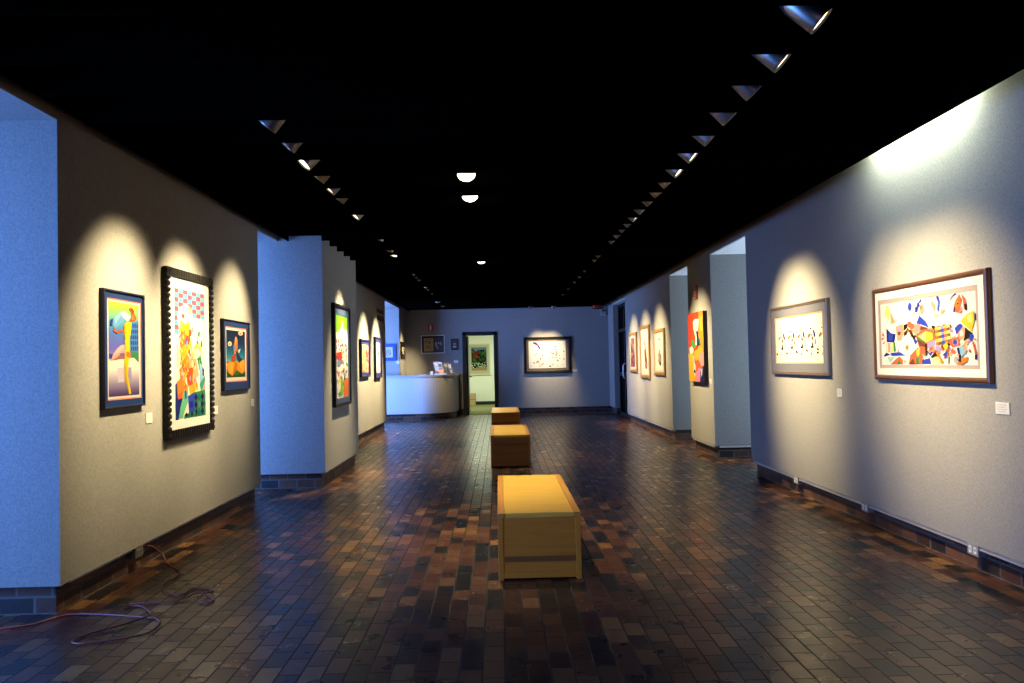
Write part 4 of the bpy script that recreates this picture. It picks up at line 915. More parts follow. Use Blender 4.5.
  ((170,144,115),[0.114,0.228,0.13,0.222,0.141,0.241,0.121,0.25]),
  ((42,53,127),[0.177,0.339,0.199,0.359,0.22,0.448,0.213,0.521,0.188,0.464,0.178,0.409]),
  ((130,115,156),[0.213,0.521,0.228,0.54,0.229,0.631,0.213,0.648,0.208,0.575]),
  ((158,115,81),[0.063,0.438,0.104,0.404,0.123,0.423,0.09,0.477,0.056,0.512]),
  ((150,88,46),[0.153,0.481,0.172,0.478,0.178,0.537,0.154,0.554,0.139,0.52]),
  ((167,138,81),[0.131,0.424,0.147,0.414,0.153,0.462,0.133,0.472]),
  ((53,65,52),[0.148,0.609,0.16,0.591,0.17,0.665,0.176,0.709,0.125,0.712,0.122,0.682,0.142,0.664]),
  ((30,42,35),[0.126,0.675,0.177,0.676,0.168,0.709,0.133,0.712]),
  ((99,42,23),[0.018,0.773,0.042,0.796,0.049,0.826,0.004,0.83,0.01,0.796]),
  ((167,150,138),[0.122,0.793,0.138,0.797,0.131,0.868,0.116,0.86]),
  ((65,53,46),[0.331,0.309,0.35,0.296,0.368,0.309,0.357,0.329,0.338,0.324]),
  ((170,144,115),[0.338,0.228,0.353,0.222,0.363,0.241,0.344,0.25]),
  ((42,53,127),[0.397,0.336,0.418,0.355,0.437,0.441,0.431,0.511,0.407,0.457,0.398,0.403]),
  ((130,115,156),[0.431,0.511,0.445,0.53,0.446,0.618,0.431,0.635,0.426,0.564]),
  ((158,115,81),[0.29,0.431,0.329,0.398,0.347,0.417,0.315,0.469,0.284,0.503]),
  ((150,88,46),[0.374,0.472,0.392,0.47,0.398,0.527,0.376,0.544,0.362,0.511]),
  ((167,138,81),[0.354,0.418,0.369,0.408,0.375,0.455,0.356,0.464]),
  ((53,65,52),[0.37,0.597,0.382,0.58,0.39,0.651,0.396,0.694,0.349,0.696,0.346,0.667,0.365,0.65]),
  ((30,42,35),[0.35,0.66,0.397,0.662,0.389,0.694,0.356,0.696]),
  ((99,42,23),[0.249,0.755,0.271,0.777,0.278,0.806,0.236,0.81,0.241,0.777]),
  ((167,150,138),[0.346,0.775,0.361,0.779,0.355,0.847,0.34,0.84]),
  ((65,53,46),[0.55,0.306,0.568,0.293,0.586,0.305,0.574,0.326,0.557,0.321]),
  ((170,144,115),[0.556,0.223,0.57,0.217,0.581,0.236,0.562,0.245]),
  ((42,53,127),[0.614,0.333,0.635,0.353,0.653,0.44,0.648,0.511,0.625,0.456,0.615,0.401]),
  ((130,115,156),[0.648,0.511,0.661,0.53,0.662,0.619,0.648,0.636,0.643,0.564]),
  ((158,115,81),[0.509,0.43,0.547,0.396,0.565,0.415,0.534,0.468,0.504,0.502]),
  ((150,88,46),[0.592,0.472,0.61,0.469,0.615,0.527,0.593,0.544,0.58,0.511]),
  ((167,138,81),[0.572,0.416,0.587,0.406,0.592,0.454,0.574,0.463]),
  ((53,65,52),[0.588,0.598,0.6,0.58,0.608,0.653,0.614,0.696,0.567,0.699,0.565,0.669,0.583,0.652]),
  ((30,42,35),[0.568,0.662,0.615,0.664,0.607,0.696,0.575,0.699]),
  ((99,42,23),[0.471,0.737,0.492,0.758,0.499,0.786,0.458,0.789,0.463,0.758]),
  ((167,150,138),[0.565,0.779,0.58,0.783,0.574,0.852,0.56,0.844]),
  ((65,53,46),[0.76,0.3,0.779,0.287,0.796,0.299,0.785,0.32,0.767,0.315]),
  ((170,144,115),[0.766,0.216,0.781,0.21,0.791,0.23,0.773,0.239]),
  ((42,53,127),[0.823,0.327,0.844,0.347,0.862,0.436,0.857,0.508,0.834,0.452,0.825,0.397]),
  ((130,115,156),[0.857,0.508,0.87,0.527,0.872,0.617,0.857,0.635,0.852,0.562]),
  ((158,115,81),[0.721,0.425,0.758,0.391,0.775,0.411,0.746,0.464,0.716,0.499]),
  ((150,88,46),[0.802,0.468,0.82,0.465,0.825,0.524,0.804,0.541,0.791,0.507]),
  ((167,138,81),[0.782,0.412,0.797,0.402,0.803,0.45,0.785,0.459]),
  ((53,65,52),[0.799,0.596,0.81,0.578,0.819,0.651,0.825,0.696,0.779,0.698,0.776,0.668,0.794,0.651]),
  ((30,42,35),[0.78,0.661,0.825,0.663,0.818,0.695,0.786,0.698]),
  ((99,42,23),[0.685,0.716,0.706,0.737,0.712,0.764,0.672,0.767,0.677,0.736]),
  ((167,150,138),[0.777,0.779,0.791,0.783,0.785,0.853,0.771,0.845]),
  ((65,53,46),[0.974,0.298,0.992,0.284,1.0,0.297,0.998,0.318,0.981,0.313]),
  ((170,144,115),[0.98,0.213,0.994,0.207,1.0,0.227,0.986,0.236]),
  ((42,53,127),[1.0,0.325,1.0,0.346,1.0,0.435,1.0,0.507,1.0,0.451,1.0,0.395]),
  ((130,115,156),[1.0,0.507,1.0,0.526,1.0,0.618,1.0,0.636,1.0,0.562]),
  ((158,115,81),[0.936,0.424,0.972,0.39,0.989,0.41,0.96,0.463,0.931,0.499]),
  ((150,88,46),[1.0,0.467,1.0,0.465,1.0,0.524,1.0,0.541,1.0,0.507]),
  ((167,138,81),[0.996,0.41,1.0,0.4,1.0,0.449,0.998,0.459]),
  ((53,65,52),[1.0,0.596,1.0,0.578,1.0,0.652,1.0,0.697,0.993,0.699,0.99,0.669,1.0,0.651]),
  ((30,42,35),[0.994,0.662,1.0,0.664,1.0,0.697,1.0,0.699]),
  ((99,42,23),[0.902,0.699,0.922,0.719,0.929,0.746,0.89,0.748,0.894,0.718]),
  ((167,150,138),[0.991,0.781,1.0,0.785,1.0,0.856,0.986,0.848]),
  ((99,42,23),[0.886,0.787,0.905,0.768,0.926,0.788,0.919,0.814,0.888,0.814]),
 ]),
 'BK': ((255,250,240), [
  ((98,34,123),[0.115,0.038,0.203,0.042,0.238,0.093,0.296,0.195,0.331,0.296,0.298,0.308,0.225,0.159,0.131,0.095]),
  ((154,51,128),[0.179,0.051,0.226,0.099,0.266,0.161,0.237,0.18]),
  ((160,85,51),[0.718,0.165,0.743,0.172,0.733,0.25,0.71,0.237]),
  ((72,46,38),[0.806,0.07,0.836,0.065,0.831,0.104,0.808,0.109]),
  ((173,110,77),[0.721,0.535,0.741,0.511,0.761,0.545,0.747,0.582]),
  ((186,166,141),[0.637,0.902,0.646,0.879,0.655,0.892,0.64,0.911]),
  ((110,46,34),[0.261,0.797,0.275,0.765,0.289,0.794,0.27,0.814]),
  ((110,46,34),[0.768,0.449,0.785,0.428,0.801,0.467,0.778,0.488]),
  ((110,46,34),[0.751,0.926,0.76,0.914,0.77,0.94,0.761,0.948]),
  ((186,160,128),[0.653,0.5,0.676,0.454,0.698,0.5,0.672,0.533]),
  ((160,77,48),[0.601,0.383,0.61,0.366,0.619,0.386,0.604,0.399]),
  ((110,46,34),[0.358,0.541,0.377,0.511,0.395,0.547,0.37,0.576]),
  ((85,85,115),[0.927,0.385,0.946,0.363,0.965,0.401,0.944,0.43]),
  ((110,46,34),[0.577,0.378,0.585,0.363,0.593,0.385,0.58,0.39]),
  ((173,110,77),[0.257,0.837,0.272,0.815,0.286,0.841,0.275,0.868]),
  ((59,59,51),[0.121,0.786,0.142,0.761,0.162,0.805,0.135,0.834]),
  ((173,110,77),[0.628,0.601,0.65,0.572,0.672,0.614,0.647,0.65]),
  ((59,59,51),[0.766,0.748,0.785,0.706,0.803,0.732,0.778,0.773]),
  ((186,160,128),[0.942,0.693,0.955,0.665,0.969,0.685,0.952,0.713]),
  ((160,77,48),[0.628,0.462,0.651,0.418,0.674,0.454,0.647,0.499]),
  ((85,85,115),[0.941,0.698,0.95,0.69,0.959,0.704,0.945,0.722]),
  ((110,46,34),[0.813,0.557,0.827,0.523,0.842,0.547,0.827,0.574]),
  ((85,85,115),[0.65,0.333,0.662,0.307,0.673,0.328,0.657,0.349]),
  ((186,166,141),[0.9,0.875,0.909,0.863,0.919,0.885,0.914,0.898]),
  ((160,77,48),[0.36,0.827,0.38,0.789,0.4,0.82,0.382,0.859]),
  ((59,59,51),[0.286,0.654,0.306,0.612,0.326,0.643,0.301,0.682]),
  ((192,147,128),[0.814,0.654,0.833,0.618,0.853,0.651,0.837,0.687]),
  ((192,147,128),[0.632,0.839,0.645,0.813,0.658,0.841,0.643,0.858]),
  ((173,110,77),[0.728,0.616,0.746,0.593,0.764,0.633,0.741,0.657]),
  ((186,128,90),[0.368,0.867,0.38,0.842,0.392,0.867,0.375,0.884]),
  ((85,85,115),[0.75,0.707,0.768,0.681,0.785,0.713,0.773,0.744]),
  ((186,166,141),[0.283,0.947,0.294,0.927,0.304,0.938,0.297,0.964]),
  ((186,160,128),[0.187,0.773,0.211,0.74,0.234,0.788,0.204,0.823]),
  ((85,85,115),[0.923,0.657,0.939,0.632,0.954,0.657,0.94,0.688]),
  ((59,59,51),[0.578,0.426,0.6,0.382,0.622,0.427,0.602,0.459]),
  ((59,59,51),[0.536,0.921,0.552,0.902,0.568,0.931,0.549,0.959]),
  ((85,85,115),[0.563,0.925,0.583,0.892,0.603,0.928,0.583,0.965]),
  ((186,166,141),[0.468,0.467,0.482,0.436,0.495,0.468,0.483,0.483]),
  ((186,128,90),[0.362,0.882,0.37,0.873,0.377,0.894,0.37,0.898]),
  ((85,85,115),[0.329,0.873,0.346,0.847,0.362,0.87,0.342,0.905]),
  ((59,59,51),[0.715,0.497,0.737,0.454,0.76,0.489,0.733,0.534]),
  ((59,59,51),[0.044,0.903,0.056,0.89,0.069,0.901,0.058,0.933]),
  ((110,46,34),[0.925,0.529,0.933,0.509,0.94,0.513,0.933,0.536]),
  ((186,160,128),[0.277,0.908,0.297,0.875,0.317,0.916,0.3,0.946]),
  ((173,110,77),[0.287,0.652,0.311,0.609,0.334,0.652,0.314,0.693]),
  ((173,110,77),[0.139,0.807,0.151,0.783,0.163,0.806,0.154,0.826]),
  ((160,77,48),[0.705,0.319,0.723,0.294,0.741,0.324,0.729,0.358]),
  ((85,85,115),[0.859,0.695,0.866,0.681,0.873,0.697,0.872,0.706]),
  ((186,166,141),[0.625,0.867,0.646,0.834,0.667,0.877,0.642,0.908]),
  ((160,77,48),[0.31,0.851,0.319,0.833,0.327,0.846,0.315,0.862]),
  ((186,166,141),[0.758,0.906,0.767,0.886,0.776,0.91,0.773,0.919]),
  ((160,77,48),[0.53,0.607,0.546,0.589,0.562,0.611,0.55,0.645]),
  ((85,85,115),[0.7,0.634,0.708,0.618,0.715,0.622,0.712,0.644]),
  ((110,46,34),[0.224,0.747,0.248,0.699,0.27,0.742,0.246,0.78]),
  ((186,128,90),[0.195,0.469,0.216,0.433,0.237,0.459,0.21,0.504]),
  ((186,128,90),[0.392,0.411,0.4,0.393,0.408,0.414,0.395,0.421]),
  ((186,166,141),[0.431,0.546,0.448,0.52,0.465,0.553,0.453,0.58]),
  ((173,110,77),[0.156,0.525,0.173,0.502,0.19,0.539,0.173,0.56]),
  ((110,46,34),[0.715,0.385,0.726,0.361,0.736,0.386,0.725,0.399]),
  ((192,147,128),[0.402,0.433,0.409,0.429,0.416,0.445,0.403,0.455]),
  ((186,166,141),[0.147,0.705,0.159,0.687,0.17,0.702,0.162,0.726]),
  ((110,46,34),[0.059,0.79,0.067,0.767,0.075,0.78,0.071,0.796]),
  ((186,166,141),[0.72,0.429,0.742,0.387,0.763,0.417,0.743,0.464]),
  ((192,147,128),[0.363,0.506,0.376,0.479,0.389,0.499,0.379,0.524]),
  ((160,77,48),[0.728,0.409,0.745,0.379,0.762,0.41,0.748,0.44]),
  ((186,160,128),[0.408,0.415,0.415,0.409,0.423,0.422,0.421,0.436]),
 ]),
 'FR3': ((138,106,122), [
  ((138,106,122),[0.0,0.0,1.0,0.0,1.0,1.0,0.0,1.0]),
  ((184,128,106),[0.029,0.0,0.279,0.008,0.25,0.1,0.0,0.1]),
  ((184,128,106),[0.251,0.0,0.507,0.0,0.5,0.1,0.25,0.1]),
  ((138,58,74),[0.498,0.0,0.759,0.0,0.75,0.1,0.5,0.1]),
  ((184,128,106),[0.734,0.0,0.967,0.009,1.0,0.1,0.75,0.1]),
  ((200,154,112),[0.011,0.1,0.258,0.097,0.25,0.2,0.0,0.2]),
  ((184,128,106),[0.262,0.1,0.509,0.09,0.5,0.2,0.25,0.2]),
  ((122,74,106),[0.527,0.1,0.715,0.086,0.75,0.2,0.5,0.2]),
  ((168,106,90),[0.758,0.1,1.0,0.095,1.0,0.2,0.75,0.2]),
  ((138,58,74),[0.027,0.2,0.252,0.204,0.25,0.3,0.0,0.3]),
  ((184,128,106),[0.21,0.2,0.467,0.205,0.5,0.3,0.25,0.3]),
  ((184,128,106),[0.54,0.2,0.79,0.21,0.75,0.3,0.5,0.3]),
  ((200,154,112),[0.73,0.2,1.0,0.2,1.0,0.3,0.75,0.3]),
  ((122,74,106),[0.0,0.3,0.271,0.297,0.25,0.4,0.0,0.4]),
  ((106,74,74),[0.233,0.3,0.465,0.286,0.5,0.4,0.25,0.4]),
  ((200,154,112),[0.46,0.3,0.727,0.312,0.75,0.4,0.5,0.4]),
  ((184,128,106),[0.74,0.3,1.0,0.298,1.0,0.4,0.75,0.4]),
  ((138,58,74),[0.01,0.4,0.272,0.393,0.25,0.5,0.0,0.5]),
  ((122,74,106),[0.235,0.4,0.461,0.397,0.5,0.5,0.25,0.5]),
  ((122,74,106),[0.471,0.4,0.767,0.385,0.75,0.5,0.5,0.5]),
  ((184,128,106),[0.774,0.4,0.974,0.402,1.0,0.5,0.75,0.5]),
  ((184,128,106),[0.001,0.5,0.289,0.508,0.25,0.6,0.0,0.6]),
  ((184,128,106),[0.261,0.5,0.469,0.498,0.5,0.6,0.25,0.6]),
  ((168,106,90),[0.46,0.5,0.779,0.514,0.75,0.6,0.5,0.6]),
  ((138,58,74),[0.734,0.5,1.0,0.491,1.0,0.6,0.75,0.6]),
  ((184,128,106),[0.04,0.6,0.258,0.602,0.25,0.7,0.0,0.7]),
  ((122,74,106),[0.289,0.6,0.477,0.593,0.5,0.7,0.25,0.7]),
  ((106,74,74),[0.509,0.6,0.776,0.597,0.75,0.7,0.5,0.7]),
  ((122,74,106),[0.717,0.6,1.0,0.592,1.0,0.7,0.75,0.7]),
  ((138,58,74),[0.0,0.7,0.26,0.689,0.25,0.8,0.0,0.8]),
  ((138,58,74),[0.249,0.7,0.506,0.711,0.5,0.8,0.25,0.8]),
  ((168,106,90),[0.51,0.7,0.735,0.692,0.75,0.8,0.5,0.8]),
  ((138,58,74),[0.73,0.7,0.975,0.707,1.0,0.8,0.75,0.8]),
  ((138,58,74),[0.0,0.8,0.286,0.811,0.25,0.9,0.0,0.9]),
  ((138,58,74),[0.216,0.8,0.464,0.788,0.5,0.9,0.25,0.9]),
  ((138,58,74),[0.537,0.8,0.729,0.806,0.75,0.9,0.5,0.9]),
  ((90,90,138),[0.744,0.8,1.0,0.8,1.0,0.9,0.75,0.9]),
  ((138,58,74),[0.0,0.9,0.268,0.887,0.25,1.0,0.0,1.0]),
  ((168,106,90),[0.248,0.9,0.512,0.903,0.5,1.0,0.25,1.0]),
  ((122,74,106),[0.482,0.9,0.783,0.891,0.75,1.0,0.5,1.0]),
  ((122,74,106),[0.716,0.9,0.993,0.892,1.0,1.0,0.75,1.0]),
 ]),
 'FR2': ((252,244,220), [
  ((162,144,126),[0.3,0.19,0.4,0.17,0.38,0.35,0.3,0.34]),
  ((104,80,60),[0.44,0.25,0.52,0.24,0.56,0.33,0.46,0.34]),
  ((168,120,72),[0.4,0.45,0.7,0.4,0.76,0.7,0.5,0.75]),
  ((92,80,116),[0.44,0.55,0.58,0.5,0.62,0.75,0.48,0.8]),
  ((168,92,44),[0.56,0.6,0.8,0.65,0.84,0.825,0.6,0.8]),
  ((56,56,104),[0.5,0.8,0.66,0.78,0.64,0.9,0.52,0.91]),
  ((150,68,60),[0.66,0.84,0.82,0.8,0.8,0.9,0.68,0.93]),
  ((138,126,150),[0.56,0.35,0.66,0.32,0.7,0.43,0.58,0.45]),
 ]),
 'FR1': ((252,244,220), [
  ((44,32,36),[0.44,0.11,0.56,0.08,0.68,0.14,0.46,0.15]),
  ((168,132,108),[0.44,0.45,0.6,0.41,0.66,0.55,0.48,0.59]),
  ((162,60,33),[0.34,0.55,0.46,0.5,0.4,0.7,0.46,0.85,0.34,0.75]),
  ((174,104,60),[0.48,0.59,0.66,0.55,0.62,0.75,0.5,0.75]),
  ((32,32,56),[0.46,0.8,0.68,0.75,0.72,0.86,0.56,0.91]),
  ((104,116,138),[0.64,0.56,0.76,0.55,0.78,0.75,0.68,0.78]),
  ((150,120,84),[0.4,0.73,0.52,0.75,0.54,0.86,0.44,0.83]),
 ]),
 'FL1': ((242,228,180), [
  ((232,160,112),[0.0,0.047,0.078,0.0,0.2,0.026,0.109,0.095]),
  ((224,138,80),[0.287,0.04,0.381,0.0,0.527,0.015,0.394,0.095]),
  ((240,216,144),[0.51,0.022,0.655,0.0,0.75,0.061,0.65,0.095]),
  ((232,160,112),[0.742,0.046,0.816,0.0,0.982,0.031,0.862,0.095]),
  ((90,154,154),[0.0,0.099,0.098,0.068,0.194,0.102,0.105,0.178]),
  ((224,138,80),[0.192,0.126,0.297,0.068,0.432,0.122,0.281,0.178]),
  ((216,90,74),[0.444,0.102,0.534,0.068,0.684,0.132,0.595,0.178]),
  ((240,216,144),[0.769,0.104,0.887,0.068,1.0,0.139,0.859,0.178]),
  ((232,160,112),[0.051,0.196,0.216,0.151,0.291,0.206,0.153,0.261]),
  ((244,228,176),[0.248,0.182,0.327,0.151,0.488,0.217,0.417,0.261]),
  ((240,208,96),[0.5,0.185,0.629,0.151,0.74,0.207,0.627,0.261]),
  ((240,216,144),[0.728,0.19,0.815,0.151,0.968,0.198,0.891,0.261]),
  ((244,228,176),[0.0,0.276,0.068,0.234,0.222,0.31,0.069,0.344]),
  ((224,138,80),[0.241,0.298,0.379,0.234,0.481,0.309,0.407,0.344]),
  ((224,138,80),[0.489,0.312,0.618,0.234,0.729,0.308,0.608,0.344]),
  ((216,90,74),[0.735,0.311,0.83,0.234,0.975,0.292,0.849,0.344]),
  ((240,208,96),[0.0,0.35,0.088,0.317,0.229,0.39,0.125,0.427]),
  ((216,90,74),[0.194,0.356,0.271,0.317,0.434,0.364,0.354,0.427]),
  ((240,208,96),[0.558,0.349,0.642,0.317,0.798,0.38,0.719,0.427]),
  ((216,90,74),[0.747,0.392,0.854,0.317,0.987,0.355,0.854,0.427]),
  ((240,208,96),[0.033,0.459,0.188,0.4,0.273,0.445,0.156,0.51]),
  ((232,192,64),[0.223,0.449,0.306,0.4,0.463,0.466,0.32,0.51]),
  ((216,90,74),[0.479,0.473,0.608,0.4,0.719,0.443,0.59,0.51]),
  ((224,138,80),[0.805,0.437,0.885,0.4,1.0,0.435,0.878,0.51]),
  ((224,138,80),[0.0,0.517,0.076,0.483,0.234,0.527,0.094,0.593]),
  ((232,160,112),[0.303,0.538,0.395,0.483,0.543,0.521,0.391,0.593]),
  ((232,192,64),[0.485,0.543,0.606,0.483,0.725,0.55,0.561,0.593]),
  ((232,160,112),[0.802,0.536,0.878,0.483,1.0,0.551,0.889,0.593]),
  ((244,228,176),[0.025,0.644,0.156,0.566,0.265,0.633,0.12,0.676]),
  ((244,228,176),[0.209,0.637,0.359,0.566,0.449,0.621,0.336,0.676]),
  ((232,192,64),[0.505,0.621,0.649,0.566,0.745,0.644,0.606,0.676]),
  ((216,90,74),[0.774,0.599,0.925,0.566,1.0,0.645,0.879,0.676]),
  ((232,160,112),[0.0,0.684,0.056,0.649,0.218,0.683,0.13,0.759]),
  ((240,208,96),[0.281,0.704,0.446,0.649,0.521,0.713,0.422,0.759]),
  ((232,160,112),[0.497,0.723,0.574,0.649,0.737,0.68,0.633,0.759]),
  ((244,228,176),[0.695,0.714,0.847,0.649,0.935,0.715,0.811,0.759]),
  ((232,160,112),[0.0,0.778,0.061,0.732,0.208,0.808,0.104,0.842]),
  ((224,138,80),[0.194,0.787,0.336,0.732,0.434,0.807,0.342,0.842]),
  ((244,228,176),[0.515,0.774,0.677,0.732,0.755,0.781,0.647,0.842]),
  ((232,192,64),[0.789,0.77,0.879,0.732,1.0,0.806,0.931,0.842]),
  ((224,138,80),[0.0,0.849,0.051,0.815,0.191,0.892,0.095,0.925]),
  ((240,216,144),[0.245,0.895,0.332,0.815,0.485,0.867,0.383,0.925]),
  ((216,90,74),[0.485,0.858,0.65,0.815,0.725,0.861,0.58,0.925]),
  ((224,138,80),[0.791,0.89,0.912,0.815,1.0,0.857,0.93,0.925]),
  ((224,138,80),[0.026,0.975,0.143,0.898,0.266,0.95,0.158,1.0]),
  ((224,138,80),[0.224,0.961,0.356,0.898,0.464,0.933,0.391,1.0]),
  ((90,154,154),[0.466,0.969,0.629,0.898,0.706,0.963,0.538,1.0]),
  ((232,192,64),[0.75,0.948,0.864,0.898,0.99,0.95,0.919,1.0]),
  ((200,74,80),[0.55,0.2,0.85,0.18,0.88,0.45,0.6,0.47]),
  ((232,106,112),[0.6,0.5,0.9,0.48,0.86,0.62,0.62,0.63]),
  ((74,154,154),[0.58,0.75,0.88,0.73,0.86,0.83,0.6,0.85]),
 ]),
 'FL2': ((252,246,238), [
  ((216,160,144),[0.44,0.23,0.58,0.21,0.6,0.28,0.46,0.29]),
  ((90,138,112),[0.26,0.33,0.8,0.3,0.82,0.39,0.28,0.42]),
  ((58,90,90),[0.4,0.35,0.62,0.33,0.62,0.43,0.42,0.45]),
  ((216,208,192),[0.46,0.45,0.6,0.44,0.58,0.9,0.5,0.9]),
  ((184,168,144),[0.52,0.5,0.56,0.5,0.56,0.85,0.52,0.85]),
  ((232,200,160),[0.4,0.1,0.6,0.09,0.56,0.17,0.44,0.18]),
 ]),
 'FB': ((251,248,248), [
  ((216,122,154),[0.84,0.55,0.806,0.706,0.712,0.831,0.576,0.901,0.424,0.901,0.288,0.831,0.194,0.706,0.16,0.55,0.194,0.394,0.288,0.269,0.424,0.199,0.576,0.199,0.712,0.269,0.806,0.394]),
  ((244,232,238),[0.76,0.55,0.734,0.671,0.662,0.769,0.558,0.823,0.442,0.823,0.338,0.769,0.266,0.671,0.24,0.55,0.266,0.429,0.338,0.331,0.442,0.277,0.558,0.277,0.662,0.331,0.734,0.429]),
  ((200,106,138),[0.58,0.5,0.568,0.561,0.535,0.609,0.487,0.636,0.433,0.636,0.385,0.609,0.352,0.561,0.34,0.5,0.352,0.439,0.385,0.391,0.433,0.364,0.487,0.364,0.535,0.391,0.568,0.439]),
  ((90,106,200),[0.6,0.6,0.76,0.56,0.7,0.76]),
  ((244,232,238),[0.5,0.5,0.494,0.535,0.477,0.563,0.453,0.578,0.427,0.578,0.403,0.563,0.386,0.535,0.38,0.5,0.386,0.465,0.403,0.437,0.427,0.422,0.453,0.422,0.477,0.437,0.494,0.465]),
 ]),
 'GD': ((30,58,32), [
  ((122,152,184),[0.0,0.0,1.0,0.0,1.0,0.3,0.0,0.3]),
  ((30,58,32),[0.0,0.14,0.4,0.2,0.6,0.1,1.0,0.16,1.0,1.0,0.0,1.0]),
  ((138,42,30),[0.018,0.252,0.0,0.235,0.0,0.189,0.0,0.14,0.007,0.118,0.042,0.135,0.059,0.182,0.049,0.23]),
  ((42,90,44),[0.56,0.576,0.532,0.575,0.505,0.55,0.496,0.515,0.51,0.49,0.539,0.49,0.565,0.515,0.574,0.551]),
  ((138,42,30),[0.137,0.502,0.102,0.481,0.087,0.431,0.101,0.38,0.136,0.359,0.172,0.38,0.187,0.43,0.172,0.481]),
  ((14,36,20),[0.184,0.186,0.131,0.215,0.055,0.195,0.002,0.139,0.002,0.078,0.056,0.049,0.131,0.068,0.184,0.125]),
  ((138,42,30),[0.24,0.422,0.193,0.417,0.154,0.371,0.145,0.312,0.172,0.273,0.218,0.278,0.258,0.323,0.267,0.383]),
  ((42,90,44),[0.427,0.547,0.403,0.54,0.386,0.512,0.387,0.48,0.405,0.462,0.43,0.469,0.446,0.497,0.445,0.529]),
  ((138,42,30),[0.453,0.252,0.418,0.296,0.346,0.307,0.28,0.277,0.258,0.225,0.293,0.181,0.365,0.17,0.431,0.199]),
  ((18,48,24),[0.562,0.466,0.507,0.454,0.467,0.396,0.464,0.325,0.501,0.283,0.555,0.295,0.595,0.353,0.598,0.424]),
  ((18,48,24),[0.791,0.291,0.745,0.304,0.689,0.276,0.657,0.222,0.668,0.174,0.715,0.161,0.771,0.189,0.802,0.243]),
  ((160,58,40),[0.305,0.358,0.259,0.359,0.216,0.319,0.2,0.263,0.222,0.222,0.268,0.221,0.311,0.261,0.327,0.318]),
  ((106,32,24),[0.331,0.335,0.282,0.316,0.253,0.254,0.261,0.187,0.301,0.152,0.351,0.172,0.38,0.233,0.372,0.301]),
  ((58,106,52),[0.658,0.677,0.622,0.721,0.55,0.731,0.484,0.701,0.462,0.648,0.498,0.604,0.57,0.595,0.636,0.625]),
  ((42,90,44),[0.234,0.725,0.186,0.725,0.143,0.683,0.129,0.624,0.152,0.583,0.199,0.584,0.243,0.626,0.257,0.684]),
  ((138,42,30),[0.359,0.362,0.306,0.38,0.24,0.349,0.2,0.288,0.21,0.233,0.264,0.215,0.33,0.245,0.37,0.306]),
  ((90,122,64),[0.842,0.464,0.787,0.459,0.741,0.407,0.729,0.338,0.759,0.292,0.814,0.297,0.861,0.349,0.872,0.418]),
  ((18,48,24),[0.348,0.653,0.312,0.685,0.249,0.683,0.198,0.648,0.187,0.6,0.224,0.568,0.286,0.57,0.338,0.605]),
  ((42,90,44),[0.198,0.73,0.17,0.737,0.137,0.719,0.119,0.687,0.126,0.659,0.155,0.651,0.187,0.669,0.205,0.702]),
  ((90,122,64),[0.836,0.327,0.799,0.337,0.756,0.314,0.732,0.272,0.741,0.235,0.778,0.225,0.821,0.248,0.845,0.29]),
  ((90,122,64),[0.625,0.681,0.583,0.679,0.545,0.64,0.534,0.586,0.556,0.55,0.599,0.552,0.637,0.592,0.647,0.645]),
  ((14,36,20),[1.0,0.595,0.993,0.611,0.952,0.6,0.923,0.568,0.924,0.535,0.953,0.519,0.994,0.531,1.0,0.562]),
  ((138,42,30),[0.07,0.35,0.046,0.375,0.003,0.379,0.0,0.358,0.0,0.325,0.0,0.3,0.02,0.297,0.059,0.317]),
  ((18,48,24),[0.601,0.575,0.542,0.563,0.498,0.5,0.494,0.423,0.533,0.377,0.592,0.389,0.636,0.452,0.64,0.529]),
  ((90,122,64),[1.0,0.68,0.965,0.696,0.906,0.669,0.871,0.615,0.88,0.565,0.928,0.549,0.987,0.576,1.0,0.63]),
  ((14,36,20),[0.789,0.459,0.744,0.495,0.67,0.49,0.611,0.446,0.601,0.389,0.646,0.353,0.719,0.358,0.779,0.402]),
  ((14,36,20),[0.248,0.507,0.218,0.524,0.174,0.514,0.142,0.482,0.141,0.446,0.172,0.429,0.216,0.439,0.248,0.471]),
  ((106,32,24),[0.402,0.48,0.365,0.478,0.332,0.444,0.322,0.398,0.342,0.366,0.378,0.368,0.411,0.402,0.421,0.448]),
  ((42,90,44),[0.62,0.307,0.563,0.301,0.516,0.245,0.506,0.172,0.539,0.125,0.596,0.132,0.643,0.188,0.654,0.261]),
  ((106,32,24),[0.225,0.363,0.17,0.342,0.137,0.275,0.146,0.2,0.19,0.162,0.245,0.183,0.278,0.25,0.27,0.325]),
  ((58,106,52),[0.349,0.556,0.29,0.549,0.24,0.49,0.23,0.414,0.265,0.365,0.324,0.372,0.374,0.431,0.384,0.507]),
  ((58,106,52),[0.903,0.172,0.865,0.2,0.804,0.193,0.757,0.154,0.751,0.106,0.79,0.078,0.85,0.086,0.897,0.125]),
  ((14,36,20),[0.268,0.595,0.247,0.627,0.2,0.638,0.154,0.622,0.137,0.589,0.158,0.557,0.205,0.546,0.25,0.562]),
  ((58,106,52),[0.492,0.56,0.463,0.575,0.423,0.564,0.395,0.534,0.395,0.501,0.424,0.485,0.464,0.496,0.493,0.527]),
  ((42,90,44),[0.702,0.427,0.655,0.402,0.632,0.337,0.648,0.269,0.693,0.24,0.741,0.265,0.764,0.33,0.748,0.398]),
  ((14,36,20),[0.895,0.624,0.842,0.599,0.814,0.53,0.827,0.456,0.874,0.421,0.928,0.445,0.956,0.515,0.942,0.589]),
  ((138,42,30),[0.315,0.244,0.295,0.258,0.264,0.252,0.241,0.231,0.24,0.206,0.26,0.193,0.291,0.199,0.314,0.22]),
  ((14,36,20),[0.51,0.14,0.491,0.153,0.462,0.149,0.44,0.13,0.437,0.107,0.456,0.093,0.485,0.098,0.508,0.117]),
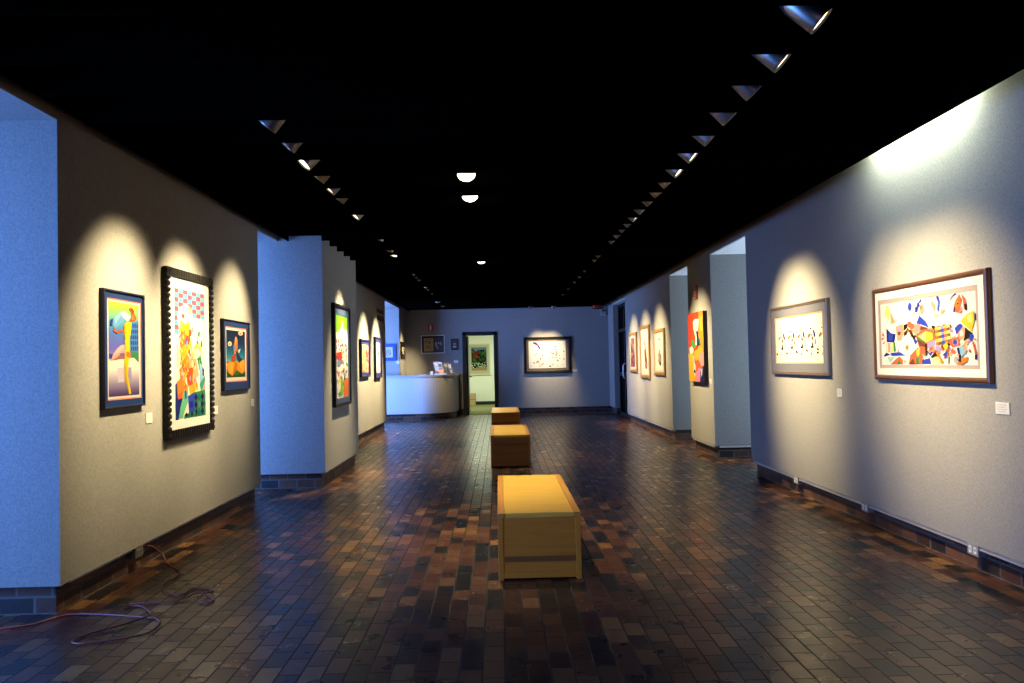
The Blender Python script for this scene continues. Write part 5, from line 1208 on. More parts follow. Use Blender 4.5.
  ((58,106,52),[0.33,0.67,0.3,0.683,0.261,0.668,0.235,0.635,0.238,0.602,0.268,0.589,0.308,0.604,0.334,0.637]),
  ((90,122,64),[0.806,0.332,0.76,0.324,0.723,0.276,0.718,0.215,0.748,0.178,0.795,0.186,0.831,0.235,0.836,0.295]),
  ((42,90,44),[0.924,0.558,0.878,0.581,0.815,0.561,0.773,0.511,0.775,0.459,0.822,0.437,0.885,0.457,0.927,0.507]),
  ((90,122,64),[0.551,0.753,0.505,0.731,0.482,0.672,0.494,0.609,0.534,0.579,0.58,0.6,0.603,0.66,0.591,0.723]),
  ((18,48,24),[0.303,0.631,0.265,0.637,0.223,0.61,0.203,0.564,0.216,0.527,0.254,0.521,0.296,0.548,0.316,0.594]),
  ((160,58,40),[0.312,0.394,0.268,0.429,0.197,0.422,0.14,0.378,0.131,0.322,0.175,0.288,0.247,0.295,0.304,0.339]),
  ((58,106,52),[0.851,0.462,0.799,0.433,0.775,0.36,0.795,0.286,0.845,0.255,0.898,0.284,0.921,0.357,0.901,0.431]),
  ((14,36,20),[0.818,0.209,0.785,0.204,0.759,0.171,0.755,0.128,0.775,0.102,0.808,0.108,0.834,0.141,0.838,0.183]),
  ((42,90,44),[0.434,0.626,0.402,0.611,0.385,0.569,0.393,0.524,0.421,0.503,0.453,0.518,0.471,0.56,0.462,0.604]),
  ((42,90,44),[0.304,0.622,0.279,0.66,0.223,0.674,0.169,0.656,0.147,0.617,0.172,0.579,0.227,0.565,0.282,0.583]),
  ((14,36,20),[0.84,0.439,0.797,0.438,0.758,0.401,0.745,0.348,0.766,0.311,0.808,0.312,0.847,0.349,0.86,0.402]),
  ((58,106,52),[0.105,0.553,0.056,0.591,0.0,0.585,0.0,0.536,0.0,0.475,0.0,0.436,0.031,0.443,0.094,0.491]),
  ((90,122,64),[1.0,0.427,1.0,0.443,0.967,0.427,0.937,0.39,0.94,0.352,0.974,0.337,1.0,0.353,1.0,0.39]),
  ((18,48,24),[0.874,0.533,0.846,0.52,0.832,0.482,0.84,0.443,0.865,0.425,0.893,0.439,0.907,0.476,0.9,0.515]),
  ((14,36,20),[0.717,0.634,0.693,0.642,0.665,0.629,0.647,0.603,0.652,0.579,0.675,0.571,0.704,0.584,0.721,0.61]),
  ((90,122,64),[0.414,0.684,0.366,0.664,0.338,0.603,0.348,0.536,0.389,0.503,0.437,0.523,0.465,0.585,0.455,0.651]),
  ((138,42,30),[0.521,0.463,0.484,0.503,0.414,0.507,0.352,0.474,0.335,0.422,0.373,0.382,0.442,0.378,0.504,0.411]),
  ((18,48,24),[0.639,0.711,0.581,0.712,0.526,0.663,0.505,0.591,0.532,0.54,0.59,0.538,0.645,0.588,0.666,0.659]),
  ((106,32,24),[0.485,0.341,0.449,0.331,0.425,0.291,0.426,0.244,0.452,0.218,0.487,0.228,0.512,0.268,0.51,0.315]),
  ((42,90,44),[0.664,0.616,0.635,0.643,0.584,0.643,0.541,0.615,0.531,0.576,0.561,0.549,0.612,0.55,0.655,0.577]),
  ((138,42,30),[0.265,0.367,0.206,0.358,0.159,0.298,0.151,0.222,0.187,0.175,0.246,0.184,0.293,0.243,0.301,0.319]),
  ((14,36,20),[0.154,0.613,0.122,0.624,0.082,0.608,0.058,0.572,0.063,0.539,0.094,0.527,0.134,0.544,0.159,0.579]),
  ((90,122,64),[0.098,0.269,0.045,0.251,0.012,0.188,0.018,0.118,0.059,0.081,0.111,0.099,0.144,0.161,0.138,0.232]),
  ((138,42,30),[0.542,0.231,0.509,0.255,0.457,0.249,0.417,0.216,0.412,0.176,0.445,0.151,0.496,0.158,0.536,0.19]),
  ((42,90,44),[0.343,0.672,0.308,0.666,0.281,0.629,0.278,0.584,0.3,0.556,0.335,0.563,0.362,0.599,0.365,0.644]),
  ((18,48,24),[0.174,0.593,0.127,0.601,0.076,0.568,0.051,0.512,0.067,0.467,0.113,0.459,0.164,0.493,0.189,0.548]),
  ((90,122,64),[0.644,0.592,0.615,0.61,0.573,0.601,0.542,0.572,0.54,0.538,0.569,0.52,0.611,0.529,0.642,0.558]),
  ((160,58,40),[0.446,0.401,0.417,0.422,0.372,0.416,0.336,0.387,0.332,0.351,0.361,0.33,0.406,0.336,0.442,0.365]),
  ((18,48,24),[0.112,0.51,0.084,0.518,0.051,0.502,0.032,0.47,0.038,0.442,0.066,0.433,0.099,0.45,0.118,0.482]),
  ((18,48,24),[0.613,0.657,0.559,0.677,0.49,0.649,0.447,0.589,0.455,0.532,0.509,0.511,0.578,0.539,0.621,0.599]),
  ((90,122,64),[1.0,0.26,0.992,0.28,0.938,0.265,0.901,0.223,0.902,0.18,0.941,0.16,0.995,0.175,1.0,0.217]),
  ((58,106,52),[0.487,0.643,0.457,0.69,0.388,0.709,0.319,0.687,0.292,0.639,0.321,0.591,0.391,0.572,0.459,0.594]),
  ((14,36,20),[0.392,0.65,0.342,0.635,0.31,0.576,0.314,0.51,0.352,0.474,0.401,0.49,0.434,0.548,0.43,0.615]),
  ((90,122,64),[0.227,0.595,0.176,0.608,0.117,0.576,0.084,0.517,0.097,0.466,0.148,0.453,0.207,0.485,0.24,0.544]),
  ((90,122,64),[1.0,0.244,0.986,0.276,0.91,0.263,0.854,0.212,0.849,0.152,0.899,0.119,0.974,0.132,1.0,0.184]),
  ((58,106,52),[0.229,0.252,0.174,0.26,0.116,0.22,0.088,0.154,0.108,0.102,0.163,0.094,0.221,0.134,0.249,0.2]),
  ((138,42,30),[0.242,0.404,0.207,0.386,0.19,0.338,0.201,0.288,0.234,0.266,0.269,0.284,0.286,0.332,0.275,0.382]),
  ((18,48,24),[0.432,0.211,0.406,0.217,0.376,0.2,0.36,0.169,0.368,0.143,0.394,0.137,0.424,0.154,0.44,0.185]),
  ((18,48,24),[0.199,0.167,0.175,0.178,0.143,0.167,0.123,0.141,0.125,0.115,0.149,0.104,0.18,0.115,0.201,0.142]),
  ((42,90,44),[0.367,0.61,0.322,0.636,0.256,0.621,0.209,0.573,0.208,0.52,0.253,0.494,0.319,0.509,0.366,0.557]),
  ((58,106,52),[0.306,0.685,0.259,0.695,0.207,0.664,0.18,0.61,0.193,0.564,0.239,0.554,0.292,0.585,0.319,0.639]),
  ((58,106,52),[0.465,0.773,0.416,0.769,0.374,0.722,0.363,0.66,0.39,0.619,0.439,0.623,0.481,0.67,0.492,0.732]),
  ((42,90,44),[0.685,0.272,0.663,0.295,0.623,0.297,0.588,0.277,0.578,0.247,0.6,0.224,0.641,0.222,0.676,0.242]),
  ((58,106,52),[0.715,0.538,0.688,0.538,0.663,0.514,0.654,0.48,0.667,0.456,0.694,0.456,0.72,0.48,0.728,0.514]),
  ((14,36,20),[0.514,0.365,0.485,0.363,0.459,0.336,0.452,0.299,0.467,0.274,0.497,0.276,0.523,0.303,0.53,0.34]),
  ((58,106,52),[0.942,0.346,0.909,0.328,0.893,0.283,0.905,0.237,0.936,0.216,0.969,0.233,0.984,0.279,0.973,0.325]),
  ((14,36,20),[0.519,0.576,0.483,0.59,0.438,0.572,0.409,0.533,0.413,0.495,0.449,0.481,0.494,0.499,0.523,0.538]),
  ((90,122,64),[0.575,0.562,0.554,0.574,0.525,0.566,0.504,0.544,0.504,0.521,0.524,0.509,0.554,0.517,0.575,0.539]),
  ((42,90,44),[0.856,0.724,0.815,0.734,0.768,0.707,0.743,0.659,0.754,0.619,0.795,0.609,0.842,0.636,0.867,0.683]),
  ((14,36,20),[0.773,0.74,0.717,0.755,0.652,0.721,0.616,0.657,0.63,0.601,0.685,0.586,0.75,0.62,0.786,0.684]),
  ((90,122,64),[0.544,0.476,0.521,0.475,0.5,0.454,0.494,0.425,0.506,0.405,0.529,0.406,0.55,0.427,0.556,0.456]),
  ((14,36,20),[1.0,0.692,1.0,0.712,0.96,0.705,0.927,0.676,0.924,0.642,0.952,0.622,0.995,0.629,1.0,0.658]),
  ((138,42,30),[0.492,0.284,0.445,0.283,0.402,0.239,0.389,0.18,0.414,0.14,0.461,0.142,0.503,0.185,0.516,0.244]),
  ((90,122,64),[1.0,0.258,0.966,0.268,0.912,0.234,0.885,0.177,0.9,0.13,0.948,0.12,1.0,0.154,1.0,0.211]),
  ((232,232,216),[0.37,0.713,0.36,0.728,0.336,0.732,0.317,0.721,0.317,0.704,0.336,0.694,0.36,0.697]),
  ((184,200,144),[0.047,0.751,0.039,0.763,0.021,0.765,0.006,0.757,0.006,0.744,0.021,0.736,0.039,0.739]),
  ((216,192,120),[0.13,0.673,0.117,0.692,0.087,0.697,0.063,0.683,0.063,0.662,0.087,0.648,0.117,0.653]),
  ((200,208,184),[0.798,0.901,0.788,0.915,0.767,0.918,0.75,0.909,0.75,0.894,0.767,0.884,0.788,0.887]),
  ((200,208,184),[0.4,0.685,0.389,0.701,0.365,0.705,0.345,0.694,0.345,0.677,0.365,0.666,0.389,0.67]),
  ((232,232,216),[0.909,0.673,0.899,0.688,0.875,0.692,0.857,0.682,0.857,0.665,0.875,0.654,0.899,0.658]),
  ((184,200,144),[0.09,0.701,0.082,0.712,0.063,0.715,0.049,0.707,0.049,0.694,0.063,0.686,0.082,0.689]),
  ((184,200,144),[0.481,0.711,0.465,0.734,0.43,0.739,0.402,0.723,0.402,0.698,0.43,0.683,0.465,0.688]),
  ((184,200,144),[0.403,0.883,0.395,0.895,0.377,0.898,0.362,0.89,0.362,0.877,0.377,0.869,0.395,0.872]),
  ((232,232,216),[0.232,0.712,0.22,0.73,0.192,0.735,0.169,0.722,0.169,0.702,0.192,0.689,0.22,0.694]),
  ((216,192,120),[0.111,0.661,0.102,0.674,0.082,0.677,0.065,0.668,0.065,0.653,0.082,0.644,0.102,0.648]),
  ((200,208,184),[0.811,0.916,0.799,0.933,0.774,0.937,0.754,0.925,0.754,0.907,0.774,0.896,0.799,0.9]),
  ((244,240,232),[0.839,0.919,0.831,0.931,0.812,0.934,0.798,0.925,0.798,0.912,0.812,0.904,0.831,0.907]),
  ((216,192,120),[0.924,0.876,0.906,0.902,0.867,0.908,0.835,0.89,0.835,0.862,0.867,0.845,0.906,0.851]),
  ((244,240,232),[0.265,0.772,0.25,0.794,0.215,0.799,0.188,0.784,0.188,0.759,0.215,0.744,0.25,0.75]),
  ((232,232,216),[0.585,0.821,0.577,0.832,0.559,0.835,0.545,0.827,0.545,0.814,0.559,0.806,0.577,0.809]),
  ((184,200,144),[0.747,0.872,0.728,0.899,0.686,0.906,0.652,0.887,0.652,0.857,0.686,0.838,0.728,0.845]),
  ((216,192,120),[0.544,0.815,0.534,0.828,0.514,0.831,0.497,0.822,0.497,0.807,0.514,0.798,0.534,0.801]),
  ((232,232,216),[0.957,0.8,0.943,0.821,0.91,0.826,0.884,0.812,0.884,0.788,0.91,0.774,0.943,0.779]),
  ((232,232,216),[0.728,0.75,0.714,0.77,0.682,0.775,0.657,0.761,0.657,0.738,0.682,0.724,0.714,0.729]),
  ((200,208,184),[0.79,0.775,0.777,0.795,0.746,0.799,0.722,0.786,0.722,0.764,0.746,0.75,0.777,0.755]),
  ((200,208,184),[0.693,0.809,0.681,0.827,0.654,0.831,0.633,0.819,0.633,0.799,0.654,0.787,0.681,0.792]),
  ((232,232,216),[0.122,0.797,0.112,0.81,0.092,0.814,0.075,0.804,0.075,0.79,0.092,0.78,0.112,0.784]),
  ((216,192,120),[0.937,0.868,0.926,0.883,0.903,0.887,0.885,0.877,0.885,0.86,0.903,0.849,0.926,0.853]),
  ((184,200,144),[0.174,0.858,0.159,0.88,0.125,0.885,0.097,0.87,0.097,0.845,0.125,0.83,0.159,0.836]),
  ((200,208,184),[0.832,0.837,0.821,0.854,0.795,0.858,0.775,0.846,0.775,0.828,0.795,0.816,0.821,0.821]),
  ((184,200,144),[0.698,0.751,0.687,0.767,0.663,0.771,0.643,0.76,0.643,0.743,0.663,0.732,0.687,0.736]),
  ((232,232,216),[0.741,0.699,0.73,0.715,0.705,0.719,0.685,0.708,0.685,0.69,0.705,0.679,0.73,0.683]),
  ((200,208,184),[0.734,0.831,0.72,0.852,0.688,0.857,0.663,0.843,0.663,0.82,0.688,0.806,0.72,0.811]),
  ((244,240,232),[0.583,0.903,0.568,0.925,0.535,0.93,0.508,0.915,0.508,0.891,0.535,0.876,0.568,0.881]),
  ((232,232,216),[0.605,0.841,0.587,0.866,0.548,0.872,0.517,0.855,0.517,0.827,0.548,0.809,0.587,0.816]),
  ((184,200,144),[0.562,0.879,0.547,0.902,0.512,0.907,0.484,0.892,0.484,0.867,0.512,0.851,0.547,0.857]),
  ((184,200,144),[0.364,0.854,0.353,0.869,0.33,0.873,0.311,0.862,0.311,0.845,0.33,0.835,0.353,0.839]),
  ((184,200,144),[0.474,0.805,0.46,0.827,0.427,0.832,0.4,0.817,0.4,0.794,0.427,0.779,0.46,0.784]),
  ((200,208,184),[1.0,0.919,0.998,0.945,0.958,0.951,0.925,0.933,0.925,0.904,0.958,0.886,0.998,0.893]),
  ((200,208,184),[0.102,0.872,0.091,0.888,0.066,0.892,0.046,0.881,0.046,0.863,0.066,0.852,0.091,0.856]),
  ((216,192,120),[0.414,0.906,0.398,0.929,0.363,0.935,0.334,0.919,0.334,0.894,0.363,0.878,0.398,0.883]),
  ((184,200,144),[0.082,0.816,0.063,0.843,0.021,0.85,0.0,0.831,0.0,0.801,0.021,0.782,0.063,0.789]),
  ((216,192,120),[0.615,0.726,0.603,0.744,0.576,0.748,0.554,0.736,0.554,0.716,0.576,0.704,0.603,0.709]),
  ((244,240,232),[0.477,0.73,0.461,0.753,0.426,0.759,0.397,0.743,0.397,0.717,0.426,0.701,0.461,0.707]),
  ((244,240,232),[0.148,0.872,0.132,0.895,0.096,0.901,0.068,0.885,0.068,0.859,0.096,0.843,0.132,0.849]),
  ((216,192,120),[0.651,0.891,0.639,0.908,0.612,0.913,0.591,0.901,0.591,0.882,0.612,0.87,0.639,0.874]),
  ((200,208,184),[0.605,0.919,0.592,0.938,0.563,0.942,0.539,0.929,0.539,0.908,0.563,0.895,0.592,0.9]),
  ((244,240,232),[0.556,0.831,0.547,0.844,0.528,0.847,0.512,0.838,0.512,0.824,0.528,0.816,0.547,0.819]),
  ((232,232,216),[0.469,0.74,0.454,0.763,0.42,0.768,0.392,0.753,0.392,0.728,0.42,0.713,0.454,0.718]),
  ((232,232,216),[0.537,0.711,0.527,0.725,0.505,0.728,0.488,0.719,0.488,0.703,0.505,0.694,0.527,0.697]),
  ((232,232,216),[0.77,0.883,0.756,0.903,0.724,0.908,0.699,0.894,0.699,0.871,0.724,0.857,0.756,0.862]),
  ((244,240,232),[0.877,0.753,0.864,0.772,0.834,0.777,0.81,0.763,0.81,0.742,0.834,0.729,0.864,0.733]),
  ((200,208,184),[0.669,0.742,0.659,0.756,0.637,0.759,0.619,0.75,0.619,0.734,0.637,0.724,0.659,0.727]),
  ((244,240,232),[0.674,0.821,0.662,0.838,0.635,0.843,0.612,0.83,0.612,0.811,0.635,0.798,0.662,0.803]),
  ((184,200,144),[0.476,0.845,0.463,0.865,0.431,0.87,0.406,0.856,0.406,0.834,0.431,0.82,0.463,0.825]),
  ((244,240,232),[0.588,0.828,0.574,0.849,0.542,0.854,0.516,0.84,0.516,0.817,0.542,0.802,0.574,0.808]),
  ((216,192,120),[0.485,0.769,0.477,0.781,0.459,0.784,0.445,0.776,0.445,0.763,0.459,0.755,0.477,0.758]),
  ((200,208,184),[0.536,0.896,0.526,0.91,0.505,0.913,0.488,0.904,0.488,0.888,0.505,0.878,0.526,0.882]),
  ((232,232,216),[0.527,0.669,0.518,0.683,0.498,0.686,0.482,0.677,0.482,0.662,0.498,0.653,0.518,0.656]),
  ((232,232,216),[0.865,0.83,0.847,0.856,0.807,0.862,0.774,0.844,0.774,0.816,0.807,0.798,0.847,0.804]),
  ((200,208,184),[0.097,0.778,0.078,0.805,0.036,0.812,0.003,0.793,0.003,0.763,0.036,0.745,0.078,0.751]),
  ((244,240,232),[0.308,0.679,0.3,0.692,0.28,0.695,0.265,0.686,0.265,0.672,0.28,0.663,0.3,0.667]),
  ((244,240,232),[0.071,0.772,0.053,0.799,0.013,0.805,0.0,0.787,0.0,0.758,0.013,0.74,0.053,0.746]),
  ((200,208,184),[0.705,0.873,0.686,0.899,0.645,0.906,0.612,0.888,0.612,0.858,0.645,0.84,0.686,0.846]),
  ((200,168,104),[0.0,0.9,1.0,0.86,1.0,1.0,0.0,1.0]),
 ]),
}
# ------------------------------------------------------------------ room shell
XL, XR, YB = -2.5, 2.96, 22.3
CB = 0.168          # cloth bottom
SOF = 2.82          # soffit of the openings
TOP = 3.45
YF = -3.0           # wall behind the viewer

def block(name, x0, x1, y0, y1, z0=CB, z1=TOP, m='fabric'):
    return struct(MB().box(x0, x1, y0, y1, z0, z1, m).build(name))
def base(name, x0, x1, y0, y1, i=0.05):
    return struct(MB().box(x0+i, x1-i, y0+i, y1-i, 0.0, CB, 'base').build(name))

struct(MB().box(-5.2, 5.4, YF-0.2, YB, -0.1, 0.0, 'floor').build('floor'))

BLK = 0.8
for nm, x0, x1, y0, y1 in (
    ('wall_left_entrance', XL-BLK, XL, YF, 2.6), ('wall_left_near', XL-BLK, XL, 4.755, 8.7),
    ('wall_left_pier', XL-BLK, -2.0, 9.5, 11.75), ('wall_left_far', XL-BLK, XL, 11.75, 18.4), ('wall_left_end', XL-BLK, XL, 20.95, YB),
    ('wall_right_near', XR, XR+BLK, YF, 9.8), ('wall_right_pier', XR, XR+BLK, 11.45, 12.85),
    ('wall_right_far', XR, XR+BLK, 14.2, 19.25), ('wall_right_end', XR, XR+BLK, 21.3, YB)):
    block(nm, x0, x1, y0, y1); base(nm.replace('wall', 'baseboard'), x0, x1, y0, y1)
# headers over the openings, their undersides are the pale soffits
for k, (s, y0, y1) in enumerate(((-1, 2.6, 4.755), (-1, 8.7, 9.5), (-1, 18.4, 20.95), (1, 9.8, 11.45), (1, 12.85, 14.2), (1, 19.25, 21.3))):
    x0, x1 = (XL-BLK, XL) if s < 0 else (XR, XR+BLK)
    b = MB().box(x0, x1, y0, y1, SOF+0.012, TOP, 'fabric'); b.box(x0, x1, y0, y1, SOF, SOF+0.012, 'white' if s > 0 else 'fabric')
    struct(b.build('wall_%s_header' % ('left' if s < 0 else 'right')))
# side aisles with their windows
def aisle(side, xa, xo, wins, ends):
    s = -1 if side == 'left' else 1
    b = MB(); y = ends[0]
    for w0, w1 in wins:
        b.box(xo, xo+s*0.2, y, w0, 0, SOF+0.2, 'fabric'); b.box(xo, xo+s*0.2, w0, w1, 0, 0.25, 'fabric'); b.box(xo, xo+s*0.2, w0, w1, 2.65, SOF+0.2, 'fabric'); y = w1
    b.box(xo, xo+s*0.2, y, ends[1], 0, SOF+0.2, 'fabric')
    struct(b.build('wall_outer_'+side))
    struct(MB().box(xa, xo, ends[0], ends[1], SOF, SOF+0.1, 'white').build('ceiling_aisle_'+side))
wins_l = [(1.7, 4.3), (6.4, 9.3), (16.9, 20.7)]
wins_r = [(9.7, 11.2), (12.9, 14.0)]
aisle('left', XL-BLK, -4.7, wins_l, (YF, YB))
aisle('right', XR+BLK, 5.1, wins_r, (YF, YB))
wn = 0
for s, xo, ws in ((-1, -4.8, wins_l), (1, 5.2, wins_r)):
    for w0, w1 in ws:
        wn += 1
        f = MB()
        for y in (w0, (w0+w1)/2-0.03, w1-0.06): f.box(xo-0.03, xo+0.03, y, y+0.06, 0.25, 2.65, 'blackmetal')
        for z in (0.25, 2.59): f.box(xo-0.03, xo+0.03, w0, w1, z, z+0.06, 'blackmetal')
        fo = struct(f.build('window_%d' % wn))
        MB().box(xo-0.004, xo+0.004, w0+0.03, w1-0.03, 0.28, 2.62, 'window_glass').build('pane', fo)

# back wall with its doorway
DX0, DX1, DZ = -0.93, -0.09, 2.19
b = MB().box(-4.9, DX0, YB, YB+0.2, CB, TOP, 'fabric').box(DX1, 5.3, YB, YB+0.2, CB, TOP, 'fabric').box(DX0, DX1, YB, YB+0.2, DZ, TOP, 'fabric')
struct(b.build('wall_back'))
struct(MB().box(-4.9, DX0, YB+0.05, YB+0.2, 0, CB, 'base').box(DX1, 5.3, YB+0.05, YB+0.2, 0, CB, 'base').build('baseboard_back'))
b = MB().box(DX0-0.045, DX0+0.055, YB-0.03, YB+0.23, 0, DZ+0.04, 'blackmetal', 0.006).box(DX1-0.045, DX1+0.045, YB-0.03, YB+0.23, 0, DZ+0.04, 'blackmetal', 0.006)
b.box(DX0-0.045, DX1+0.045, YB-0.03, YB+0.23, DZ-0.05, DZ+0.045, 'blackmetal', 0.006)
struct(b.build('trim_1'))
# black wall behind the viewer (a wide glazed entrance)
b = MB().box(-5, -1.9, YF-0.2, YF, 0, TOP, 'fabric').box(1.9, 5.3, YF-0.2, YF, 0, TOP, 'fabric').box(-1.9, 1.9, YF-0.2, YF, 2.4, TOP, 'fabric')
struct(b.build('wall_front'))

# ceiling: black deck, a lower black strip at the far end, a hanging lip on the right, crosswise baffles
c = MB().box(XL-BLK, XR+BLK, YF, YB, TOP, TOP+0.1, 'black')
ceil = struct(c.build('ceiling'))
BOT = 2.82
struct(MB().box(2.70, 2.72, YF, YB-0.01, BOT, TOP, 'black').build('trim_2'))
struct(MB().box(-2.385, -2.37, YF, 9.49, BOT, TOP, 'black').build('trim_8'))
struct(MB().box(-2.385, -2.37, 11.76, YB-0.01, BOT, TOP, 'black').build('trim_9'))
BY = [3.34 - 0.455*k for k in range(13, 0, -1)] + [3.34, 3.88, 4.33, 4.805, 5.305, 5.755, 6.25, 6.70, 7.10, 7.50, 7.90, 8.34, 8.72, 9.10, 9.48]
while BY[-1] < 21.6: BY.append(BY[-1] + 0.455)
for y in BY:
    x0 = -1.998 if 9.48 < y+0.03 and y < 11.75 else -2.37
    MB().box(x0, 2.70, y, y+0.03, BOT, 3.05, 'black').build('baffle', ceil)

# room beyond the doorway
struct(MB().box(-2.2, 1.2, YB, 28.2, -0.1, 0.002, 'carpet').build('floor_office'))
b = MB().box(-2.2, 1.2, 28.1, 28.2, 0, 2.7, 'roomwall').box(-2.2, -2.1, YB+0.2, 28.1, 0, 2.7, 'roomwall').box(1.1, 1.2, YB+0.2, 28.1, 0, 2.7, 'roomwall')
struct(b.build('wall_office'))
struct(MB().box(-2.2, 1.2, YB+0.2, 28.2, 2.7, 2.75, 'roomwall').build('ceiling_office'))
struct(MB().box(-2.1, 1.1, 28.07, 28.1, 0, 0.11, 'blackmetal').build('baseboard_office'))

# raceways under the cloth of the right-hand walls
for k, (y0, y1) in enumerate(((YF, 9.8), (11.45, 12.85), (14.2, 19.25))):
    struct(MB().box(XR+0.006, XR+0.05, y0+0.06, y1-0.06, 0.142, CB-0.001, 'alu').build('trim_%d' % (k+3)))
struct(MB().box(XL-0.05, XL-0.02, 4.9, 8.6, 0.148, CB-0.001, 'alu').build('trim_6'))
struct(MB().box(XR+0.06, XR+BLK-0.06, 11.455, 11.5, 0.142, CB-0.001, 'alu').build('trim_7'))

# glass double doors in the far right opening
d = MB()
for y in (19.27, 20.25, 21.2): d.box(3.08, 3.14, y, y+0.08, 0, SOF-0.02, 'blackmetal')
for z in (0.0, 1.0, 2.1, 2.72): d.box(3.08, 3.14, 19.27, 21.28, z, z+0.08, 'blackmetal')
do = struct(d.build('door_1'))
MB().box(3.105, 3.115, 19.3, 21.26, 0.05, 2.75, 'door_glass').build('pane', do)
MB().tube([(3.05, 20.15, 0.95), (3.02, 20.15, 1.0), (3.02, 20.15, 1.25), (3.05, 20.15, 1.3), (3.09, 20.15, 1.3)], 0.012, 'alu').build('door_handle', do)
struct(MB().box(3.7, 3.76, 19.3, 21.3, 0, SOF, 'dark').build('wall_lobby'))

# open door leaf seen edge-on in the back doorway
d = MB().box(-0.872, -0.828, YB+0.10, YB+0.88, 0.01, 2.13, 'blackmetal', 0.004)
do = struct(d.build('door_2'))
MB().cyl((-0.828, YB+0.80, 1.03), (-0.775, YB+0.80, 1.03), 0.022, 0.014, 'blackmetal', 12).tube([(-0.775, YB+0.80, 1.03), (-0.765, YB+0.77, 1.03), (-0.765, YB+0.68, 1.028)], 0.012, 'blackmetal').build('door_handle', do)

# ------------------------------------------------------------------ pictures
def frame_of(kind):
    """maps wall coordinates (u to the viewer's right, v up, d out of the wall) to the room"""
    if kind == 'left': return lambda X: (lambda u, v, d: (X + d, u, v))
    if kind == 'right': return lambda X: (lambda u, v, d: (X - d, -u, v))
    return lambda Y: (lambda u, v, d: (u, Y - d, v))
def quad(b, T, u0, u1, v0, v1, d, m): b.add([T(u0, v0, d), T(u1, v0, d), T(u1, v1, d), T(u0, v1, d)], [(0, 1, 2, 3)], m)
def slab(b, T, u0, u1, v0, v1, d0, d1, m):
    v = [T(u, w, d) for u in (u0, u1) for w in (v0, v1) for d in (d0, d1)]
    b.add(v, [(0, 1, 3, 2), (4, 6, 7, 5), (0, 4, 5, 1), (2, 3, 7, 6), (0, 2, 6, 4), (1, 5, 7, 3)], m)
def ring(b, T, u0, u1, v0, v1, prof, m):
    """mitred moulding; prof: (inset from the outer edge, distance from the wall)"""
    vs = []; n = len(prof)
    for i, d in prof: vs += [T(u0+i, v0+i, d), T(u1-i, v0+i, d), T(u1-i, v1-i, d), T(u0+i, v1-i, d)]
    fs = [(j*4+k, j*4+(k+1) % 4, (j+1)*4+(k+1) % 4, (j+1)*4+k) for j in range(n-1) for k in range(4)]
    b.add(vs, fs, m)
def mat_ring(b, T, o, i, d, m, lip=0.003):
    """flat mat board with a window cut in it: o and i are (u0,u1,v0,v1)"""
    vs = [T(o[0], o[2], d), T(o[1], o[2], d), T(o[1], o[3], d), T(o[0], o[3], d), T(i[0], i[2], d), T(i[1], i[2], d), T(i[1], i[3], d), T(i[0], i[3], d),
          T(i[0], i[2], d-lip), T(i[1], i[2], d-lip), T(i[1], i[3], d-lip), T(i[0], i[3], d-lip)]
    b.add(vs, [(k, (k+1) % 4, 4+(k+1) % 4, 4+k) for k in range(4)] + [(4+k, 4+(k+1) % 4, 8+(k+1) % 4, 8+k) for k in range(4)], m)
def print_mesh(T, r, d, art, parent, name='print'):
    """the printed image: one flat sheet whose coloured shapes are laid in as faces"""
    u0, u1, v0, v1 = r; bg, polys = ART[art]
    V = []; Fc = []; cols = []
    def put(pts, c, dd):
        o = len(V)
        for x, y in pts: V.append(T(u0+(u1-u0)*x, v1-(v1-v0)*y, dd))
        Fc.append(list(range(o, o+len(pts)))); cols.append(c)
    INK = 0.43
    put([(0, 0), (1, 0), (1, 1), (0, 1)], tuple(c*INK for c in srgb(bg)), d)
    for k, (c, q) in enumerate(polys):
        put([(q[i], q[i+1]) for i in range(0, len(q), 2)], tuple(a*INK for a in srgb(c)), d + 0.00012*(k+1)*min(1, 40/len(polys)))
    off = parent.location
    me = bpy.data.meshes.new(name); me.from_pydata([tuple(Vector(v)-off) for v in V], [], Fc)
    ca = me.color_attributes.new('ink', 'FLOAT_COLOR', 'CORNER')
    for p in me.polygons:
        for li in p.loop_indices: ca.data[li].color = (*cols[p.index], 1)
    me.materials.append(M['ink']); me.update()
    o = bpy.data.objects.new(name, me); COL.objects.link(o); o.parent = parent
    return o
def sides(r, l, t, rr, bt): return (r[0]+l, r[1]-rr, r[2]+bt, r[3]-t)

